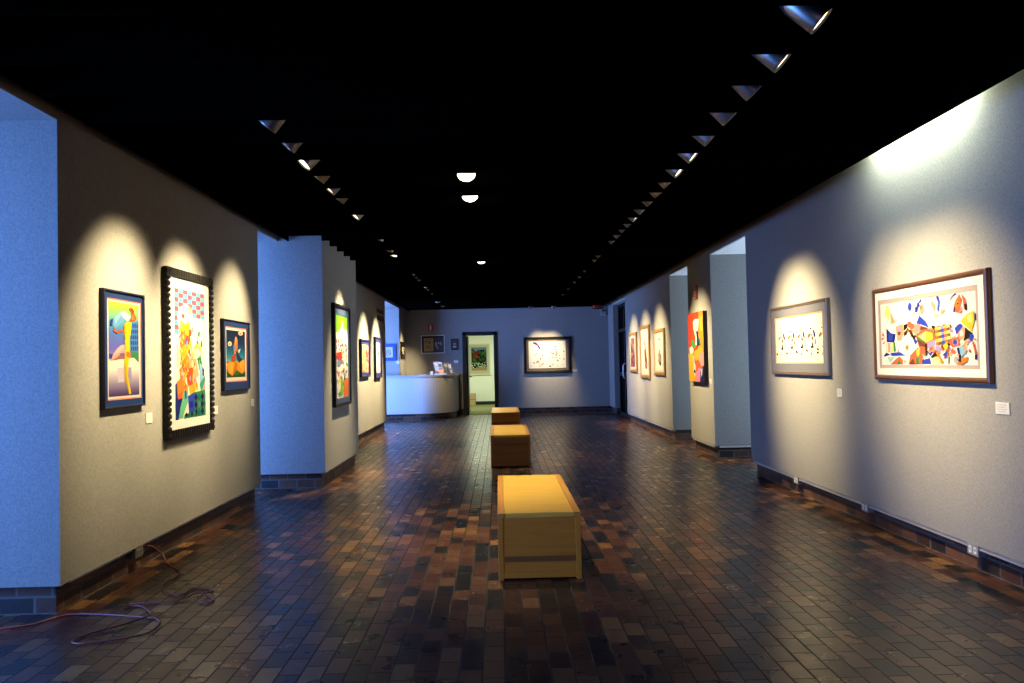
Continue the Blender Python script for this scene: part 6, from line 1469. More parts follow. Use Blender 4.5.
def picture(side, plane, r, label, frame, layers, pr, art, name='framed_print', group='framed prints on the gallery walls'):
    """r: outer rectangle (u0,u1,v0,v1). frame: (material, width, depth, style). layers: (part name, material, inner rectangle)"""
    T = frame_of(side)(plane)
    t = thing(name, label, 'picture', T((r[0]+r[1])/2, r[2], 0.0), group)
    fm, fw, fd, st = frame
    b = MB()
    if st == 'flat': ring(b, T, *r, [(0, 0), (0, fd-0.004), (0.004, fd), (fw-0.004, fd), (fw, fd-0.006), (fw, 0.002), (0, 0)], fm)
    elif st == 'step': ring(b, T, *r, [(0, 0), (0, fd*0.8), (fw*0.18, fd), (fw*0.42, fd), (fw*0.52, fd*0.82), (fw*0.8, fd*0.86), (fw, fd*0.6), (fw, 0.002), (0, 0)], fm)
    elif st == 'round': ring(b, T, *r, [(0, 0), (0, fd*0.6), (fw*0.12, fd*0.85), (fw*0.35, fd), (fw*0.65, fd), (fw*0.88, fd*0.85), (fw, fd*0.6), (fw, 0.002), (0, 0)], fm)
    elif st == 'ribbed':
        ring(b, T, *r, [(0.006, 0), (0.006, fd*0.75), (fw, fd*0.75), (fw, 0.002), (0.006, 0)], fm)
        W, Hh = r[1]-r[0], r[3]-r[2]; nu, nv = 21, 27
        for k in range(nu):
            u = r[0] + W*(k+0.5)/nu; rr = W/nu*0.47
            for v0, v1 in ((r[2]-0.002, r[2]+fw), (r[3]-fw, r[3]+0.002)): b.cyl(T(u, v0, fd*0.62), T(u, v1, fd*0.62), rr, rr, fm, 10)
        for k in range(nv):
            v = r[2] + Hh*(k+0.5)/nv; rr = Hh/nv*0.47
            for u0, u1 in ((r[0]-0.002, r[0]+fw), (r[1]-fw, r[1]+0.002)): b.cyl(T(u0, v, fd*0.62), T(u1, v, fd*0.62), rr, rr, fm, 10)
    b.build('frame', t)
    cur = sides(r, fw-0.003, fw-0.003, fw-0.003, fw-0.003); d = fd*0.62
    for nm, m, inner in layers:
        b = MB(); mat_ring(b, T, cur, inner, d, m); b.build(nm, t)
        cur = (inner[0]-0.002, inner[1]+0.002, inner[2]-0.002, inner[3]+0.002); d -= 0.003
    b = MB(); slab(b, T, r[0]+0.01, r[1]-0.01, r[2]+0.01, r[3]-0.01, 0.001, 0.006, 'dark'); b.build('backing_board', t)
    print_mesh(T, pr, max(d, 0.008), art, t)
    return t

# left wall
L = lambda *a, **k: picture('left', XL, *a, **k)
r = (5.240, 5.840, 1.132, 1.900); red = (5.302, 5.808, 1.188, 1.846)
L(r, 'blue-matted print of a dancer in yellow, nearest on the gallery wall with the cord', ('navy_frame', 0.016, 0.032, 'flat'),
  [('mat_board', 'navy_mat', red), ('bevel_line', 'red_line', sides(red, .008, .008, .008, .008)), ('inner_mat', 'cream_mat', (5.330, 5.775, 1.212, 1.824))], (5.328, 5.777, 1.210, 1.826), 'L1')
r = (6.200, 7.195, 0.858, 2.150)
L(r, 'large harlequin print in a scalloped black frame between two smaller blue-matted prints', ('black_frame', 0.062, 0.042, 'ribbed'),
  [('mat_board', 'white_mat', (6.380, 7.030, 0.990, 2.006))], (6.378, 7.032, 0.988, 2.008), 'L2')
r = (7.505, 8.285, 1.175, 1.830); red = (7.585, 8.222, 1.254, 1.767)
L(r, 'small blue-matted print of a tower over orange drapery beside the scalloped frame', ('navy_frame', 0.014, 0.032, 'flat'),
  [('mat_board', 'navy_mat', red), ('bevel_line', 'red_line', sides(red, .010, .010, .010, .010)), ('inner_mat', 'cream_mat', (7.618, 8.178, 1.294, 1.735))], (7.616, 8.180, 1.292, 1.737), 'L3')
r = (9.970, 11.035, 0.886, 2.146)
picture('left', -2.0, r, 'tall black-framed print with a lime green top on the projecting pier', ('black_frame', 0.038, 0.045, 'flat'),
  [('mat_board', 'slate_mat', (10.120, 10.890, 0.985, 2.026))], (10.118, 10.892, 0.983, 2.028), 'LP')
r = (14.895, 15.890, 1.175, 1.866)
L(r, 'violet-matted print of yellow and orange shapes, beyond the pier', ('navy_frame', 0.03, 0.05, 'flat'),
  [('mat_board', 'violet_mat', (15.040, 15.760, 1.260, 1.776))], (15.038, 15.762, 1.258, 1.778), 'FL1')
r = (16.610, 17.450, 1.128, 1.960)
L(r, 'violet-matted print of a pale slim figure under the black wall lettering', ('navy_frame', 0.03, 0.05, 'flat'),
  [('mat_board', 'violet_mat', (16.785, 17.310, 1.238, 1.848))], (16.783, 17.312, 1.236, 1.850), 'FL2')
# right wall (u = -y)
R_ = lambda *a, **k: picture('right', XR, *a, **k)
r = (-6.445, -4.915, 1.184, 1.884)
R_(r, 'large abstract print of coloured geometric figures in a brown metallic frame', ('brown_frame', 0.038, 0.036, 'round'),
  [('mat_board', 'white_mat', (-6.365, -5.025, 1.272, 1.792)), ('inner_mat', 'pink_mat', (-6.336, -5.055, 1.297, 1.760))], (-6.338, -5.053, 1.295, 1.762), 'R1')
r = (-8.875, -7.345, 1.197, 1.896)
R_(r, 'wide grey-matted print of a row of small figures in a pewter frame', ('pewter_frame', 0.032, 0.036, 'step'),
  [('mat_board', 'grey_mat', (-8.775, -7.470, 1.308, 1.786)), ('fillet', 'gold_thin', (-8.757, -7.486, 1.318, 1.774))], (-8.759, -7.484, 1.316, 1.776), 'R2')
r = (-15.660, -14.675, 1.087, 1.940)
R_(r, 'gold-framed print nearest of the three gold frames, a red and white figure', ('gold_frame', 0.075, 0.04, 'round'),
  [('mat_board', 'cream_mat', (-15.50, -14.83, 1.20, 1.83))], (-15.502, -14.828, 1.198, 1.832), 'FR1')
r = (-17.170, -16.135, 1.005, 2.070)
R_(r, 'tallest gold-framed print, in the middle of the three gold frames', ('gold_frame', 0.075, 0.04, 'round'),
  [('mat_board', 'cream_mat', (-17.02, -16.28, 1.13, 1.95))], (-17.022, -16.278, 1.128, 1.952), 'FR2')
r = (-18.590, -17.650, 1.116, 1.985)
R_(r, 'gold-framed print with a dark mauve image, farthest of the three gold frames', ('gold_frame', 0.07, 0.04, 'round'),
  [('mat_board', 'cream_mat', (-18.40, -17.90, 1.235, 1.865))], (-18.42, -17.88, 1.233, 1.867), 'FR3')
# canvas on the right pier
T = frame_of('right')(XR); r = (-12.635, -11.70, 1.045, 2.06)
t = thing('canvas_art', 'unframed red and orange abstract canvas on the pier between two openings', 'painting', T(-12.17, 1.045, 0))
b = MB(); slab(b, T, r[0], r[1], r[2], r[3], 0.0006, 0.06, 'canvas_edge'); b.build('stretcher', t)
print_mesh(T, r, 0.0605, 'RP', t, 'painted_canvas')
# back wall
B_ = lambda *a, **k: picture('back', YB, *a, **k)
r = (0.668, 1.938, 1.090, 2.060)
B_(r, 'black-framed pale print alone on the blue far wall', ('black_frame', 0.075, 0.05, 'step'),
  [('mat_board', 'brown_mat', (0.803, 1.800, 1.222, 1.950))], (0.801, 1.802, 1.220, 1.952), 'BK')
# little pictures round the reception counter
T = frame_of('back')(20.95)
picture('back', 20.95, (-2.97, -2.585, 1.50, 1.93), 'small print in a bright blue frame above the reception counter', ('blue_frame', 0.085, 0.03, 'flat'),
  [('mat_board', 'white_mat', (-2.875, -2.68, 1.60, 1.83))], (-2.877, -2.678, 1.598, 1.832), 'FB')
picture('left', XL, (21.15, 21.95, 1.55, 1.98), 'small black-framed print on the bright wall strip behind the counter', ('black_frame', 0.12, 0.03, 'flat'),
  [('mat_board', 'cream_mat', (21.4, 21.7, 1.64, 1.89))], (21.398, 21.702, 1.638, 1.892), 'FL1')
# picture in the office
T = frame_of('back')(28.1)
picture('back', 28.1, (-1.045, -0.295, 0.99, 2.055), 'garden scene in a pale green frame in the lit room beyond the doorway', ('celery_frame', 0.045, 0.04, 'flat'),
  [('mat_board', 'cream_mat', (-0.93, -0.415, 1.155, 1.935))], (-0.932, -0.413, 1.153, 1.937), 'GD')
# notice frame with two panels and the plaque, both dark
T = frame_of('back')(YB)
t = thing('notice_frame', 'wide framed notice of two panels on the dark wall behind the counter', 'picture frame', T(-1.76, 1.68, 0))
b = MB(); ring(b, T, -2.077, -1.445, 1.68, 2.17, [(0, 0), (0, 0.025), (0.022, 0.025), (0.022, 0.002), (0, 0)], 'alu'); b.build('frame', t)
b = MB(); slab(b, T, -2.06, -1.46, 1.70, 2.15, 0.002, 0.012, 'black_frame'); b.build('backing_board', t)
b = MB(); slab(b, T, -2.005, -1.745, 1.735, 2.095, 0.012, 0.015, 'cardboard')
for x, z, w, h in ((-1.97, 2.0, .06, .03), (-1.88, 1.95, .05, .05), (-1.95, 1.86, .12, .012), (-1.94, 1.82, .14, .012), (-1.88, 2.05, .08, .012)): slab(b, T, x, x+w, z, z+h, 0.015, 0.016, 'brown_mat')
b.build('sepia_panel', t)
b = MB(); slab(b, T, -1.725, -1.475, 1.72, 2.11, 0.012, 0.015, 'mag_dark')
for x, z, w, h in ((-1.70, 1.86, .05, .12), (-1.63, 1.93, .05, .05), (-1.66, 1.80, .04, .06), (-1.56, 1.90, .03, .08)): slab(b, T, x, x+w, z, z+h, 0.015, 0.016, 'mag_grey')
b.build('dark_panel', t)
t = thing('wall_plaque', 'small dark plaque with two pale lines beside the doorway frame', 'plaque', T(-1.18, 1.76, 0))
b = MB(); slab(b, T, -1.275, -1.08, 1.76, 2.058, 0.001, 0.02, 'black_frame'); slab(b, T, -1.255, -1.10, 1.78, 2.035, 0.02, 0.024, 'brown_mat'); b.build('board', t)
b = MB(); slab(b, T, -1.215, -1.145, 1.905, 1.94, 0.024, 0.026, 'mag_grey'); slab(b, T, -1.22, -1.14, 1.835, 1.868, 0.024, 0.026, 'paper'); b.build('lettering', t)
t = thing('light_switch', 'pale double light switch plate on the far wall above the counter end', 'light switch', T(-1.152, 1.41, 0))
b = MB(); slab(b, T, -1.21, -1.095, 1.41, 1.485, 0.0, 0.008, 'plate'); b.build('plate', t)
for x in (-1.185, -1.135):
    b = MB(); slab(b, T, x, x+0.02, 1.435, 1.46, 0.008, 0.016, 'plate'); b.build('toggle', t)
t = thing('fire_alarm_strobe', 'red fire alarm strobe high on the dark wall above the two-panel notice', 'fire alarm', T(-1.81, 2.29, 0))
b = MB(); slab(b, T, -1.885, -1.74, 2.285, 2.455, -0.003, 0.05, 'red_plastic'); b.build('housing', t)
b = MB(); slab(b, T, -1.835, -1.795, 2.31, 2.43, 0.05, 0.075, 'plate'); b.build('strobe_lens', t)
t = thing('emergency_light', 'grey emergency light box high in the far corner by the glass doors', 'emergency light', T(2.84, 2.6, 0))
b = MB(); slab(b, T, 2.755, 2.915, 2.60, 2.77, 0.0, 0.07, 'mag_grey'); b.build('housing', t)
b = MB(); slab(b, T, 2.79, 2.90, 2.71, 2.755, 0.07, 0.075, 'slot'); b.build('vent', t)
for x in (2.80, 2.865):
    b = MB(); b.lathe(T(x, 2.655, 0.07), (0, -1, 0), [(0, 0.026), (0.02, 0.028), (0.026, 0.02), (0.028, 0.0)], 'laminate', 14); b.build('lamp_head', t)
# exit sign hung at the end of the baffles
EY = BY[-2] + 0.2
t = thing('exit_sign', 'red lettered exit sign hanging from the black ceiling at the far end', 'exit sign', (2.60, 21.0, 2.73))
MB().box(2.465, 2.74, EY, EY+0.04, 2.735, 2.885, 'blackmetal', 0.004).build('housing', t)
MB().cyl((2.60, EY+0.02, 2.885), (2.60, EY+0.02, TOP), 0.012, 0.012, 'blackmetal', 10).build('stem', t)
def strokes(b, x, z, w, h, segs, y, m, tk=0.012):
    for x0, z0, x1, z1 in segs:
        p, q = Vector((x+x0*w, 0, z+z0*h)), Vector((x+x1*w, 0, z+z1*h)); d = (q-p).normalized(); n = Vector((-d.z, 0, d.x))*tk/2
        v = [p-n, q-n, q+n, p+n]; v = [(a.x, yy, a.z) for yy in (y, y-0.003) for a in v]
        b.add(v, [(0, 1, 2, 3), (7, 6, 5, 4), (0, 4, 5, 1), (1, 5, 6, 2), (2, 6, 7, 3), (3, 7, 4, 0)], m)
GL = {'E': [(0, 0, 0, 1), (0, 1, 1, 1), (0, .5, .8, .5), (0, 0, 1, 0)], 'X': [(0, 0, 1, 1), (0, 1, 1, 0)], 'I': [(.5, 0, .5, 1)], 'T': [(0, 1, 1, 1), (.5, 0, .5, 1)],
      'A': [(0, 0, .5, 1), (1, 0, .5, 1), (.2, .4, .8, .4)], 'L': [(0, 0, 0, 1), (0, 0, 1, 0)], 'R': [(0, 0, 0, 1), (0, 1, 1, 1), (1, 1, 1, .5), (1, .5, 0, .5), (.4, .5, 1, 0)], 'Y': [(0, 1, .5, .5), (1, 1, .5, .5), (.5, .5, .5, 0)],
      'G': [(1, 1, 0, 1), (0, 1, 0, 0), (0, 0, 1, 0), (1, 0, 1, .5), (1, .5, .5, .5)], 'F': [(0, 0, 0, 1), (0, 1, 1, 1), (0, .5, .8, .5)]}
for k, ch in enumerate('EXIT'):
    b = MB(); strokes(b, 2.49+k*0.06, 2.765, 0.04, 0.09, GL[ch], EY, 'red_hot' if k == 0 else 'red_glow'); b.build('letter', t)

# lettering high on the far left wall: too small to read, two lines of black strokes
def wall_word(u0, u1, v0, v1, n, tk, seed):
    rd = random.Random(seed); T = frame_of('left')(XL); b = MB(); w = (u1-u0)/n
    for k in range(n):
        u = u0 + k*w
        slab(b, T, u, u+tk, v0, v1, 0.0005, 0.008, 'blackmetal')
        if rd.random() < 0.75: slab(b, T, u, u+w*0.72, v1-tk*0.7, v1, 0.0005, 0.008, 'blackmetal')
        if rd.random() < 0.5: slab(b, T, u, u+w*0.72, (v0+v1)/2-tk*0.35, (v0+v1)/2+tk*0.35, 0.0005, 0.008, 'blackmetal')
        if rd.random() < 0.6: slab(b, T, u+w*0.72-tk, u+w*0.72, v0, v1, 0.0005, 0.008, 'blackmetal')
        if rd.random() < 0.4: slab(b, T, u, u+w*0.72, v0, v0+tk*0.7, 0.0005, 0.008, 'blackmetal')
    return b
t = thing('wall_lettering', 'two lines of black raised lettering high on the wall by the far opening', 'lettering', (XL, 17.6, 2.32))
wall_word(17.15, 18.15, 2.485, 2.565, 9, 0.03, 2).build('upper_line', t)
wall_word(17.2, 18.2, 2.325, 2.435, 6, 0.045, 5).build('lower_line', t)

# small wall label cards
for side, pl, u, v, w, lab in (('left', XL, 5.955, 1.037, 0.10, 'white label card right of the dancer print'), ('left', XL, 7.35, 1.016, 0.09, 'white label card below the right edge of the scalloped frame'),
    ('left', XL, 8.43, 1.03, 0.10, 'white label card right of the tower print at the wall end'), ('right', XR, -7.18, 1.052, 0.10, 'white label card right of the grey-matted row of figures'),
    ('right', XR, -4.845, 1.043, 0.135, 'white label card right of the large geometric print'), ('right', XR, -11.58, 1.06, 0.10, 'white label card below the edge of the red canvas'),
    ('back', YB, 2.04, 1.14, 0.12, 'white label card right of the print on the far wall'), ('back', 20.95, -2.55, 1.46, 0.08, 'white label card right of the bright blue frame')):
    T = frame_of(side)(pl)
    t = thing('label_card', lab, 'label card', T(u, v-0.035, 0), 'label cards beside the pictures')
    b = MB(); slab(b, T, u-w/2, u+w/2, v-0.035, v+0.035, -0.003, 0.006, 'paper'); b.build('card', t)
    b = MB()
    for k in range(4): slab(b, T, u-w*0.38, u+w*(0.3-0.13*(k % 2)), v+0.018-k*0.013, v+0.0215-k*0.013, 0.006, 0.0064, 'greytext')
    b.build('printed_lines', t)

# outlets on the raceways
for side, pl, u, v, lab in (('right', XR, -8.33, 0.140, 'duplex outlet box on the base strip, farthest of the three along the gallery wall'), ('right', XR, -6.76, 0.140, 'duplex outlet box on the base strip between the two prints'),
    ('right', XR, -5.215, 0.140, 'duplex outlet box on the base strip under the large geometric print'), ('left', XL, 5.78, 0.135, 'grey outlet box at the wall base where the red cord ends')):
    T = frame_of(side)(pl); s = 0.045
    t = thing('outlet', lab, 'outlet', T(u, v-0.03, -0.04), 'outlets along the wall bases')
    b = MB(); slab(b, T, u-0.06, u+0.06, v-0.04, v+0.027, -0.045, 0.002, 'outlet_box' if side == 'right' else 'dim_box'); b.build('box', t)
    for k in (-0.027, 0.027):
        b = MB(); slab(b, T, u+k-0.015, u+k+0.015, v-0.027, v+0.015, 0.002, 0.004, 'plate' if side == 'right' else 'dim_box')
        slab(b, T, u+k-0.008, u+k-0.004, v-0.012, v+0.006, 0.004, 0.0045, 'slot'); slab(b, T, u+k+0.004, u+k+0.008, v-0.012, v+0.006, 0.004, 0.0045, 'slot'); b.build('receptacle', t)
# orange-brown horn on the right pier
T = frame_of('right')(XR)
t = thing('fire_alarm_horn', 'small rust red alarm horn on the pier above the red canvas', 'fire alarm', T(-12.28, 2.26, 0))
b = MB(); slab(b, T, -12.36, -12.20, 2.27, 2.47, -0.003, 0.035, 'rust'); b.build('housing', t)
b = MB()
for k in range(4): slab(b, T, -12.33, -12.23, 2.30+k*0.035, 2.315+k*0.035, 0.035, 0.039, 'slot')
b.build('grille', t)

# ------------------------------------------------------------------ benches
def bench(x0, x1, y0, y1, h, inlay, label, side='oak_side', post='oak_post'):
    t = thing('bench', label, 'bench', ((x0+x1)/2, (y0+y1)/2, 0), 'wooden box benches down the middle')
    tk = 0.03; e = 0.045
    MB().box(x0+e, x1-e, y0+0.004, y1-0.004, h-tk, h, 'oak_top', 0.002).build('top_panel', t)
    for a in (x0, x1-e): MB().box(a, a+e, y0, y1, h-tk, h+0.0005, 'oak_edge', 0.003).build('edge_strip', t)
    for yy, nm in ((y0, 'front_panel'), (y1-0.02, 'back_panel')):
        p = MB().box(x0+0.03, x1-0.03, yy+0.004, yy+0.016, 0.03, h-tk, side).build(nm, t)
        s = yy+0.001 if nm == 'front_panel' else yy+0.0155
        MB().box(x0+0.04, x1-0.04, s, s+0.0035, inlay, inlay+0.035, 'walnut').build('inlay_strip', p)
    for a in (x0+0.001, x1-0.019): MB().box(a, a+0.018, y0+0.03, y1-0.03, 0.012, h-tk, side, 0.002).build('side_panel', t)
    for a in (x0, x1-0.034):
        for yy in (y0, y1-0.034): MB().box(a, a+0.034, yy, yy+0.034, 0.0, h-tk, post, 0.003).build('corner_post', t)
    for yy in (y0+0.002, y1-0.020): MB().box(x0+0.034, x1-0.034, yy, yy+0.018, 0.012, 0.045, post, 0.002).build('bottom_rail', t)
bench(-0.030, 0.497, 5.275, 7.06, 0.422, 0.115, 'honey coloured wooden box bench, nearest and largest of the three')
bench(-0.134, 0.392, 11.00, 12.83, 0.422, 0.285, 'reddish brown wooden box bench, second of the three down the hall', 'redoak_side', 'redoak_post')
bench(-0.170, 0.386, 16.10, 18.00, 0.422, 0.20, 'wooden box bench farthest down the hall, near the lit doorway')

# ------------------------------------------------------------------ reception counter
def counter_line(off):
    cx, cy, rx, ry = -2.0, 22.0, 0.91-off, 1.38-off
    p = [(-3.25, cy-ry), (-2.6, cy-ry)]
    for k in range(19):
        a = math.pi/2*k/18; p.append((cx+rx*math.sin(a)**0.9, cy-ry*math.cos(a)**0.9))
    p.append((cx+rx, YB-0.01))
    return p
def strip(off0, thick):
    a = counter_line(off0); b = counter_line(off0+thick)
    return a + b[::-1]
t = thing('reception_counter', 'curved reception counter clad in wall fabric on a brick base at the far end', 'counter', (-2.0, 21.2, 0))
MB().prism(strip(0.05, 0.10), 0.0, 0.168, 'base').build('brick_base', t)
MB().prism(strip(0.0, 0.12), 0.168, 1.075, 'daylit_fabric').build('curved_front', t)
MB().prism(strip(-0.02, 0.30), 1.075, 1.125, 'laminate').build('countertop', t)
# brochures on the counter
def brochure(x, y, w, h, m, label, lean, extra):
    z = 1.126
    t = thing('brochure_stand', label, 'brochure stand', (x, y, z), 'brochure stands on the counter')
    def pt(u, v, d): return (x+u-math.sin(0.22)*v*lean, y + d + v*0.28, z+v)
    b = MB(); q = [pt(u, v, d) for d in (0, 0.02) for u, v in ((0, 0.006), (w, 0.006), (w, h), (0, h))]
    b.add(q, [(0, 1, 2, 3), (7, 6, 5, 4), (0, 4, 5, 1), (1, 5, 6, 2), (2, 6, 7, 3), (3, 7, 4, 0)], m); b.build('brochure', t)
    b = MB()
    for u0, v0, u1, v1, mm in extra:
        b.add([pt(u0, v0, -0.002), pt(u1, v0, -0.002), pt(u1, v1, -0.002), pt(u0, v1, -0.002)], [(0, 1, 2, 3)], mm)
    b.build('cover_print', t)
    MB().box(x-0.01, x+w+0.01, y-0.03, y+0.12, z, z+0.006, 'mag_dark').build('rack_foot', t)
brochure(-1.60, 21.12, 0.21, 0.32, 'mag_grey', 'leaning pale brochure in a counter rack, taller of the two', 1.1,
    [(0.02, 0.24, 0.09, 0.29, 'paper'), (0.11, 0.19, 0.19, 0.27, 'mag_dark'), (0.03, 0.12, 0.08, 0.21, 'laminate'), (0.10, 0.06, 0.18, 0.15, 'brown_mat'), (0.02, 0.03, 0.07, 0.09, 'mag_dark')])
brochure(-1.36, 21.22, 0.21, 0.29, 'mag_dark', 'leaning dark brochure in a counter rack nearest the doorway', 1.4,
    [(0.03, 0.19, 0.10, 0.26, 'mag_grey'), (0.13, 0.15, 0.19, 0.25, 'laminate'), (0.06, 0.06, 0.11, 0.15, 'slate_mat'), (0.13, 0.03, 0.18, 0.11, 'mag_grey')])
b = MB().box(-1.64, -1.32, 20.83, 21.05, 1.126, 1.152, 'paper'); o = b.build('paper_stack'); tag(o, 'white stack of leaflets at the counter edge below the brochures', 'leaflets')
t = thing('booklet', 'orange covered booklet standing on the white leaflets', 'booklet', (-1.46, 20.98, 1.152))
b = MB(); q = [(-1.55, 20.94, 1.153), (-1.40, 20.94, 1.153), (-1.40, 21.02, 1.253), (-1.55, 21.02, 1.253)]; q = q + [(a, c+0.012, d) for a, c, d in q]
b.add(q, [(0, 1, 2, 3), (7, 6, 5, 4), (0, 4, 5, 1), (1, 5, 6, 2), (2, 6, 7, 3), (3, 7, 4, 0)], 'orange_paper'); b.build('cover', t)
b = MB(); b.add([(-1.555, 20.938, 1.162), (-1.51, 20.938, 1.162), (-1.51, 20.962, 1.192), (-1.555, 20.962, 1.192)], [(0, 1, 2, 3)], 'mag_dark'); b.build('cover_spot', t)
o = MB().box(-1.73, -1.66, 20.86, 20.90, 1.126, 1.21, 'paper', 0.004).build('card_holder'); tag(o, 'small white upright card at the foot of the brochures', 'card')
o = MB().box(-2.03, -1.83, 20.80, 20.98, 1.126, 1.136, 'paper').build('paper_sheet'); tag(o, 'white papers lying on the middle of the counter', 'papers')

# cardboard carton in the office
t = thing('cardboard_box', 'small tan cardboard box on the floor of the lit room', 'box', (-0.93, 27.6, 0.002))
MB().box(-1.06, -0.80, 27.4, 27.85, 0.003, 0.40, 'cardboard', 0.004).build('carton', t)
MB().box(-1.062, -0.798, 27.397, 27.40, 0.20, 0.215, 'brown_mat').build('tape', t)

# ------------------------------------------------------------------ red extension cords
cordA = [(-2.95, 4.44), (-2.75, 4.50), (-2.58, 4.58), (-2.46, 4.75), (-2.274, 4.745), (-2.10, 4.70), (-1.965, 4.66), (-1.918, 4.641), (-1.862, 4.55), (-1.855, 4.40), (-1.93, 4.32), (-2.05, 4.27), (-2.14, 4.245), (-2.195, 4.29), (-2.165, 4.40), (-2.057, 4.51), (-1.965, 4.63), (-1.975, 4.70), (-2.03, 4.80), (-2.10, 4.885), (-2.165, 4.895), (-2.185, 4.83)]
z = [0.008]*len(cordA); z[16] = 0.022; z[15] = 0.014; z[17] = 0.02
t = MB().tube([(x, y, zz) for (x, y), zz in zip(cordA, z)], 0.005, 'cord').build('extension_cord')
tag(t, 'red extension cord looped on the brick floor at the near wall corner', 'cord', 'red extension cords')
cordB = [(-2.535, 5.92, 0.14), (-2.49, 5.96, 0.13), (-2.44, 6.02, 0.06), (-2.38, 5.95, 0.012), (-2.307, 5.857, 0.008), (-2.19, 5.69, 0.008), (-2.165, 5.55, 0.008), (-2.175, 5.40, 0.008), (-2.13, 5.25, 0.008), (-2.021, 5.127, 0.008), (-1.95, 5.12, 0.008), (-1.955, 5.24, 0.008), (-1.88, 5.26, 0.008), (-1.80, 5.19, 0.010), (-1.78, 5.13, 0.016), (-1.815, 5.06, 0.022), (-1.79, 4.95, 0.012), (-1.735, 4.935, 0.008), (-1.715, 4.97, 0.008), (-1.79, 5.08, 0.01), (-1.86, 5.09, 0.022), (-1.90, 5.02, 0.012), (-1.97, 4.96, 0.008), (-2.2, 4.95, 0.008)]
t = MB().tube(cordB, 0.005, 'cord').build('extension_cord')
tag(t, 'dark red cord running from the wall outlet into a small tangle', 'cord', 'red extension cords')

# ------------------------------------------------------------------ ceiling lights
ORD = 'first second third fourth fifth sixth seventh eighth ninth tenth eleventh twelfth thirteenth fourteenth fifteenth sixteenth seventeenth eighteenth nineteenth twentieth twenty-first twenty-second twenty-third twenty-fourth twenty-fifth twenty-sixth'.split()
def lamp(name, kind, loc, col, power, parent=None, **kw):
    l = bpy.data.lights.new(name, kind); l.color = col; l.energy = power
    for k, v in kw.items(): setattr(l, k, v)
    o = bpy.data.objects.new(name, l); COL.objects.link(o); o.location = loc
    return o
def point_at(o, d): o.rotation_euler = Vector(d).to_track_quat('-Z', 'Y').to_euler()
WARM = (1.0, 0.79, 0.43); KW = 3.6; SZ = 56
BLUE = (0.14, 0.34, 1.0)

def spot_head(pos, target, lit, power, label, group, size=80, blend=1.0, col=WARM):
    """pos: centre of the mouth; can of 13 cm behind it, stem up to the track"""
    p = Vector(pos); d = (Vector(target) - p).normalized(); L_, R0 = 0.21, 0.066
    t = thing('track_spotlight', label, 'spotlight', p, group)
    b = MB().lathe(p, -d, [(0.012, R0*0.90), (0.0, R0*0.93), (-0.002, R0*0.98), (0.006, R0), (L_*0.72, R0), (L_*0.92, R0*0.82), (L_, R0*0.45), (L_, 0.0)], 'steel', 28)
    b.build('can', t)
    MB().lathe(p, -d, [(0.010, R0*0.90), (0.05, R0*0.80), (0.075, R0*0.55), (0.085, 0.0)], 'bulb' if lit else 'bulboff', 24).build('lamp', t)
    c = p - d*(L_*0.6)
    MB().cyl(c + Vector((0, 0, R0*0.8)), (c.x, c.y, 3.153), 0.013, 0.013, 'blackmetal', 10).build('stem', t)
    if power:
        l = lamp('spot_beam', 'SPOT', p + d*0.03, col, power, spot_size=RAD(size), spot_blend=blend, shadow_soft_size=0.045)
        point_at(l, d)
    return t
def track(x0, y0, x1, y1, label):
    b = MB().box(min(x0, x1)-0.018, max(x0, x1)+0.018, min(y0, y1)-0.018, max(y0, y1)+0.018, 3.152, 3.185, 'blackmetal')
    t = thing('lighting_track', label, 'lighting track', ((x0+x1)/2, (y0+y1)/2, 3.185)); b.build('rail', t)
    n = max(2, int(abs(y1-y0)/3)+1)
    for k in range(n):
        f = (k+0.5)/n
        MB().cyl((x0+(x1-x0)*f, y0+(y1-y0)*f, 3.185), (x0+(x1-x0)*f, y0+(y1-y0)*f, TOP), 0.008, 0.008, 'blackmetal', 8).build('hanger', t)
track(1.30, 3.0, 1.30, 20.4, 'black lighting track carrying the row of spotlights along the brighter wall')
track(-1.30, 4.5, -1.30, 21.3, 'black lighting track carrying the spotlights above the wall with the scalloped frame')
track(0.6, 21.10, 1.7, 21.10, 'short crosswise lighting track near the far wall')
def bay(y):
    """middle of the ceiling bay that starts at the baffle nearest to y"""
    k = min(range(len(BY)-1), key=lambda i: abs(BY[i]-y)); return (BY[k]+0.03+BY[k+1])/2 - 0.01

# right row: (baffle in front of the head, yaw target y, lit, beam power)
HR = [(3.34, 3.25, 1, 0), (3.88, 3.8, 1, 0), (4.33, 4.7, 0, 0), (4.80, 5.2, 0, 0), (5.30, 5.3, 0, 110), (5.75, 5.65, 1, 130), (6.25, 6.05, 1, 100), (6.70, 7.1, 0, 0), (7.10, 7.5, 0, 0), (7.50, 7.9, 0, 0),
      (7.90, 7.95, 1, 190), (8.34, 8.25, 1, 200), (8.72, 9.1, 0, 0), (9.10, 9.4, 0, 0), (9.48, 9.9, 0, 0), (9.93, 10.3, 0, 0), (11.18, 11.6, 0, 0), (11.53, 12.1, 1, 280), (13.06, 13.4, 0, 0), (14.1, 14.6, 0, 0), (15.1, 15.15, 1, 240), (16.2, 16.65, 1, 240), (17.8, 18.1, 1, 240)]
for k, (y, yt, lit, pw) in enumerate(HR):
    spot_head((1.46, bay(y), 2.855), (XR, yt, 1.42 if y < 9 else 1.2), lit, pw*KW, 'metal can spotlight, %s from the front in the row nearer the brighter wall' % ORD[k], 'track spotlights on the ceiling', SZ if y < 9 else 66)
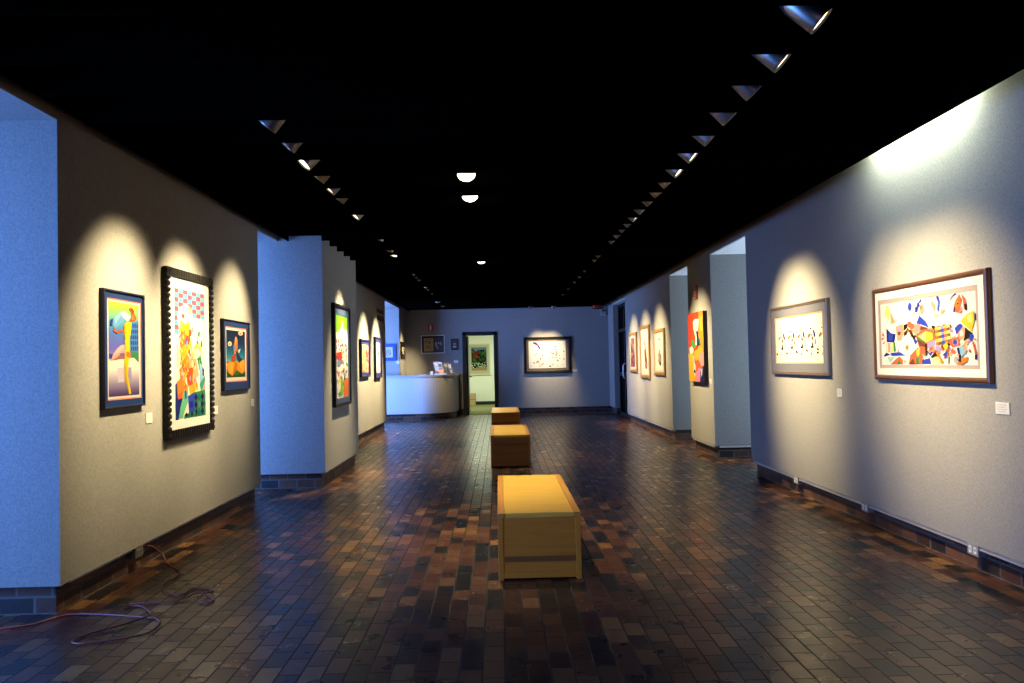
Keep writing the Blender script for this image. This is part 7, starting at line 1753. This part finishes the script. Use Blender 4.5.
HL = [(4.80, 5.2, 0, 0), (5.30, 5.5, 0, 140), (5.75, 5.55, 1, 90), (6.25, 6.6, 0, 190), (6.70, 6.7, 1, 90), (7.10, 7.5, 0, 0), (7.75, 7.80, 1, 190), (9.66, 9.9, 0, 0), (10.2, 10.45, 0, 270), (10.67, 10.6, 1, 0), (13.1, 13.4, 0, 0), (13.6, 13.9, 0, 0), (14.1, 14.4, 0, 0),
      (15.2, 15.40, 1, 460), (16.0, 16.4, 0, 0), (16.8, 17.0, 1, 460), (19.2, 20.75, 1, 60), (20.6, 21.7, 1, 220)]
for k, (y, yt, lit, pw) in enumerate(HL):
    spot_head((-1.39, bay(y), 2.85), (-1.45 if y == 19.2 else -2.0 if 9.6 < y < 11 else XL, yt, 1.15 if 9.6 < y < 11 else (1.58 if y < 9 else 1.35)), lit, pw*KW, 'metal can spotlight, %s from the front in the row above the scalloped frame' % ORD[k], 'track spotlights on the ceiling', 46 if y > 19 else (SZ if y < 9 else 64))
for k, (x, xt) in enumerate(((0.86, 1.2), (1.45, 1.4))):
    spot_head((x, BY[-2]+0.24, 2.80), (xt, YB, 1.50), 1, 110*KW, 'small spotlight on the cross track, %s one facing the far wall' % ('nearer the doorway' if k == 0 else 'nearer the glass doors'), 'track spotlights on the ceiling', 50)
# flood bulbs down the middle
for k, (y, lab) in enumerate(((6.25, 'glowing white flood bulb in the black ceiling, nearest of the three'), (7.10, 'glowing white flood bulb in the black ceiling, second of the three'), (11.95, 'smallest glowing flood bulb in the black ceiling, farthest of the three'))):
    x = -0.225; y = bay(y)
    t = thing('flood_lamp', lab, 'ceiling light', (x, y, 2.95), 'flood bulbs in the ceiling')
    MB().lathe((x, y, 2.803 if k < 2 else 2.82), (0, 0, 1), [(0, 0.0), (0.006, 0.027), (0.018, 0.050), (0.036, 0.065), (0.055, 0.070), (0.08, 0.066), (0.13, 0.036), (0.16, 0.02), (0.19, 0.02)], 'flood', 26).build('bulb', t)
    MB().lathe((x, y, 2.90), (0, 0, 1), [(0, 0.085), (0.0, 0.09), (0.20, 0.09), (0.20, 0.0)], 'blackmetal', 22).build('shade_can', t)
    MB().cyl((x, y, 3.10), (x, y, TOP), 0.02, 0.02, 'blackmetal', 10).build('stem', t)
    l = lamp('flood_or_fill_beam', 'SPOT', (x, y, 2.79), (1.0, 0.83, 0.46), (400, 170, 420)[k], spot_size=RAD(78), spot_blend=0.9, shadow_soft_size=0.06)
    point_at(l, (0, 0, -1))
l = lamp('flood_or_fill_beam', 'SPOT', (-0.5, 1.9, 2.80), (1.0, 0.70, 0.38), 80, spot_size=RAD(34), spot_blend=0.9, shadow_soft_size=0.06); point_at(l, Vector((0.25, 5.27, 0.25)) - Vector((-0.5, 1.9, 2.80)))  # added warm fill for the near bench front, has no fitting
l = lamp('flood_or_fill_beam', 'SPOT', (-0.45, 17.0, 2.845), (1.0, 0.83, 0.48), 420, spot_size=RAD(78), spot_blend=0.9, shadow_soft_size=0.06); point_at(l, (0, 0, -1))

# ------------------------------------------------------------------ daylight and hidden lighting
def window_light(name, loc, d, sx, sy, col, power):
    l = lamp(name, 'AREA', loc, col, power, shape='RECTANGLE', size=sx, size_y=sy); point_at(l, d); return l
for (w0, w1), p, c in zip(wins_l, (560, 860, 1250), (BLUE, BLUE, (0.19, 0.38, 1.0))): window_light('daylight', (-4.95, (w0+w1)/2, 1.45), (1, 0, 0), w1-w0, 2.4, c, p)
for (w0, w1), p in zip(wins_r, (150, 110)): window_light('daylight', (5.35, (w0+w1)/2, 1.45), (-1, 0, 0.45), w1-w0, 2.4, (0.58, 0.78, 1.0), p)
window_light('front_fill_light', (0, YF-0.1, 1.4), (0, 1, 0), 3.6, 2.0, (1.0, 0.62, 0.75), 13)  # added fill from behind the viewer, tinted for the near floor and bench
# fluorescent tube tucked above the lip at the top of the right wall
window_light('cove_tube', (2.84, 5.7, 3.08), (0.45, 0, -1), 1.3, 0.05, (0.90, 1.0, 0.76), 50)
# office ceiling light
window_light('office_light', (-0.4, 25.6, 2.66), (0, 0, -1), 1.2, 1.2, (0.90, 1.0, 0.70), 135)

w = bpy.data.worlds.new('world'); SC.world = w; w.use_nodes = True
w.node_tree.nodes['Background'].inputs['Color'].default_value = (0.25, 0.45, 1.0, 1)
w.node_tree.nodes['Background'].inputs['Strength'].default_value = 0.1

vs = SC.view_settings
SC.display_settings.display_device = 'sRGB'
vs.view_transform = 'Standard'; vs.look = 'None'; vs.gamma = 1.0; vs.use_curve_mapping = False
vs.exposure = 0.0
SC.cycles.max_bounces = 8; SC.cycles.diffuse_bounces = 4; SC.cycles.glossy_bounces = 4; SC.cycles.transparent_max_bounces = 8
SC.cycles.sample_clamp_indirect = 4.0
SC.cycles.caustics_reflective = False; SC.cycles.caustics_refractive = False
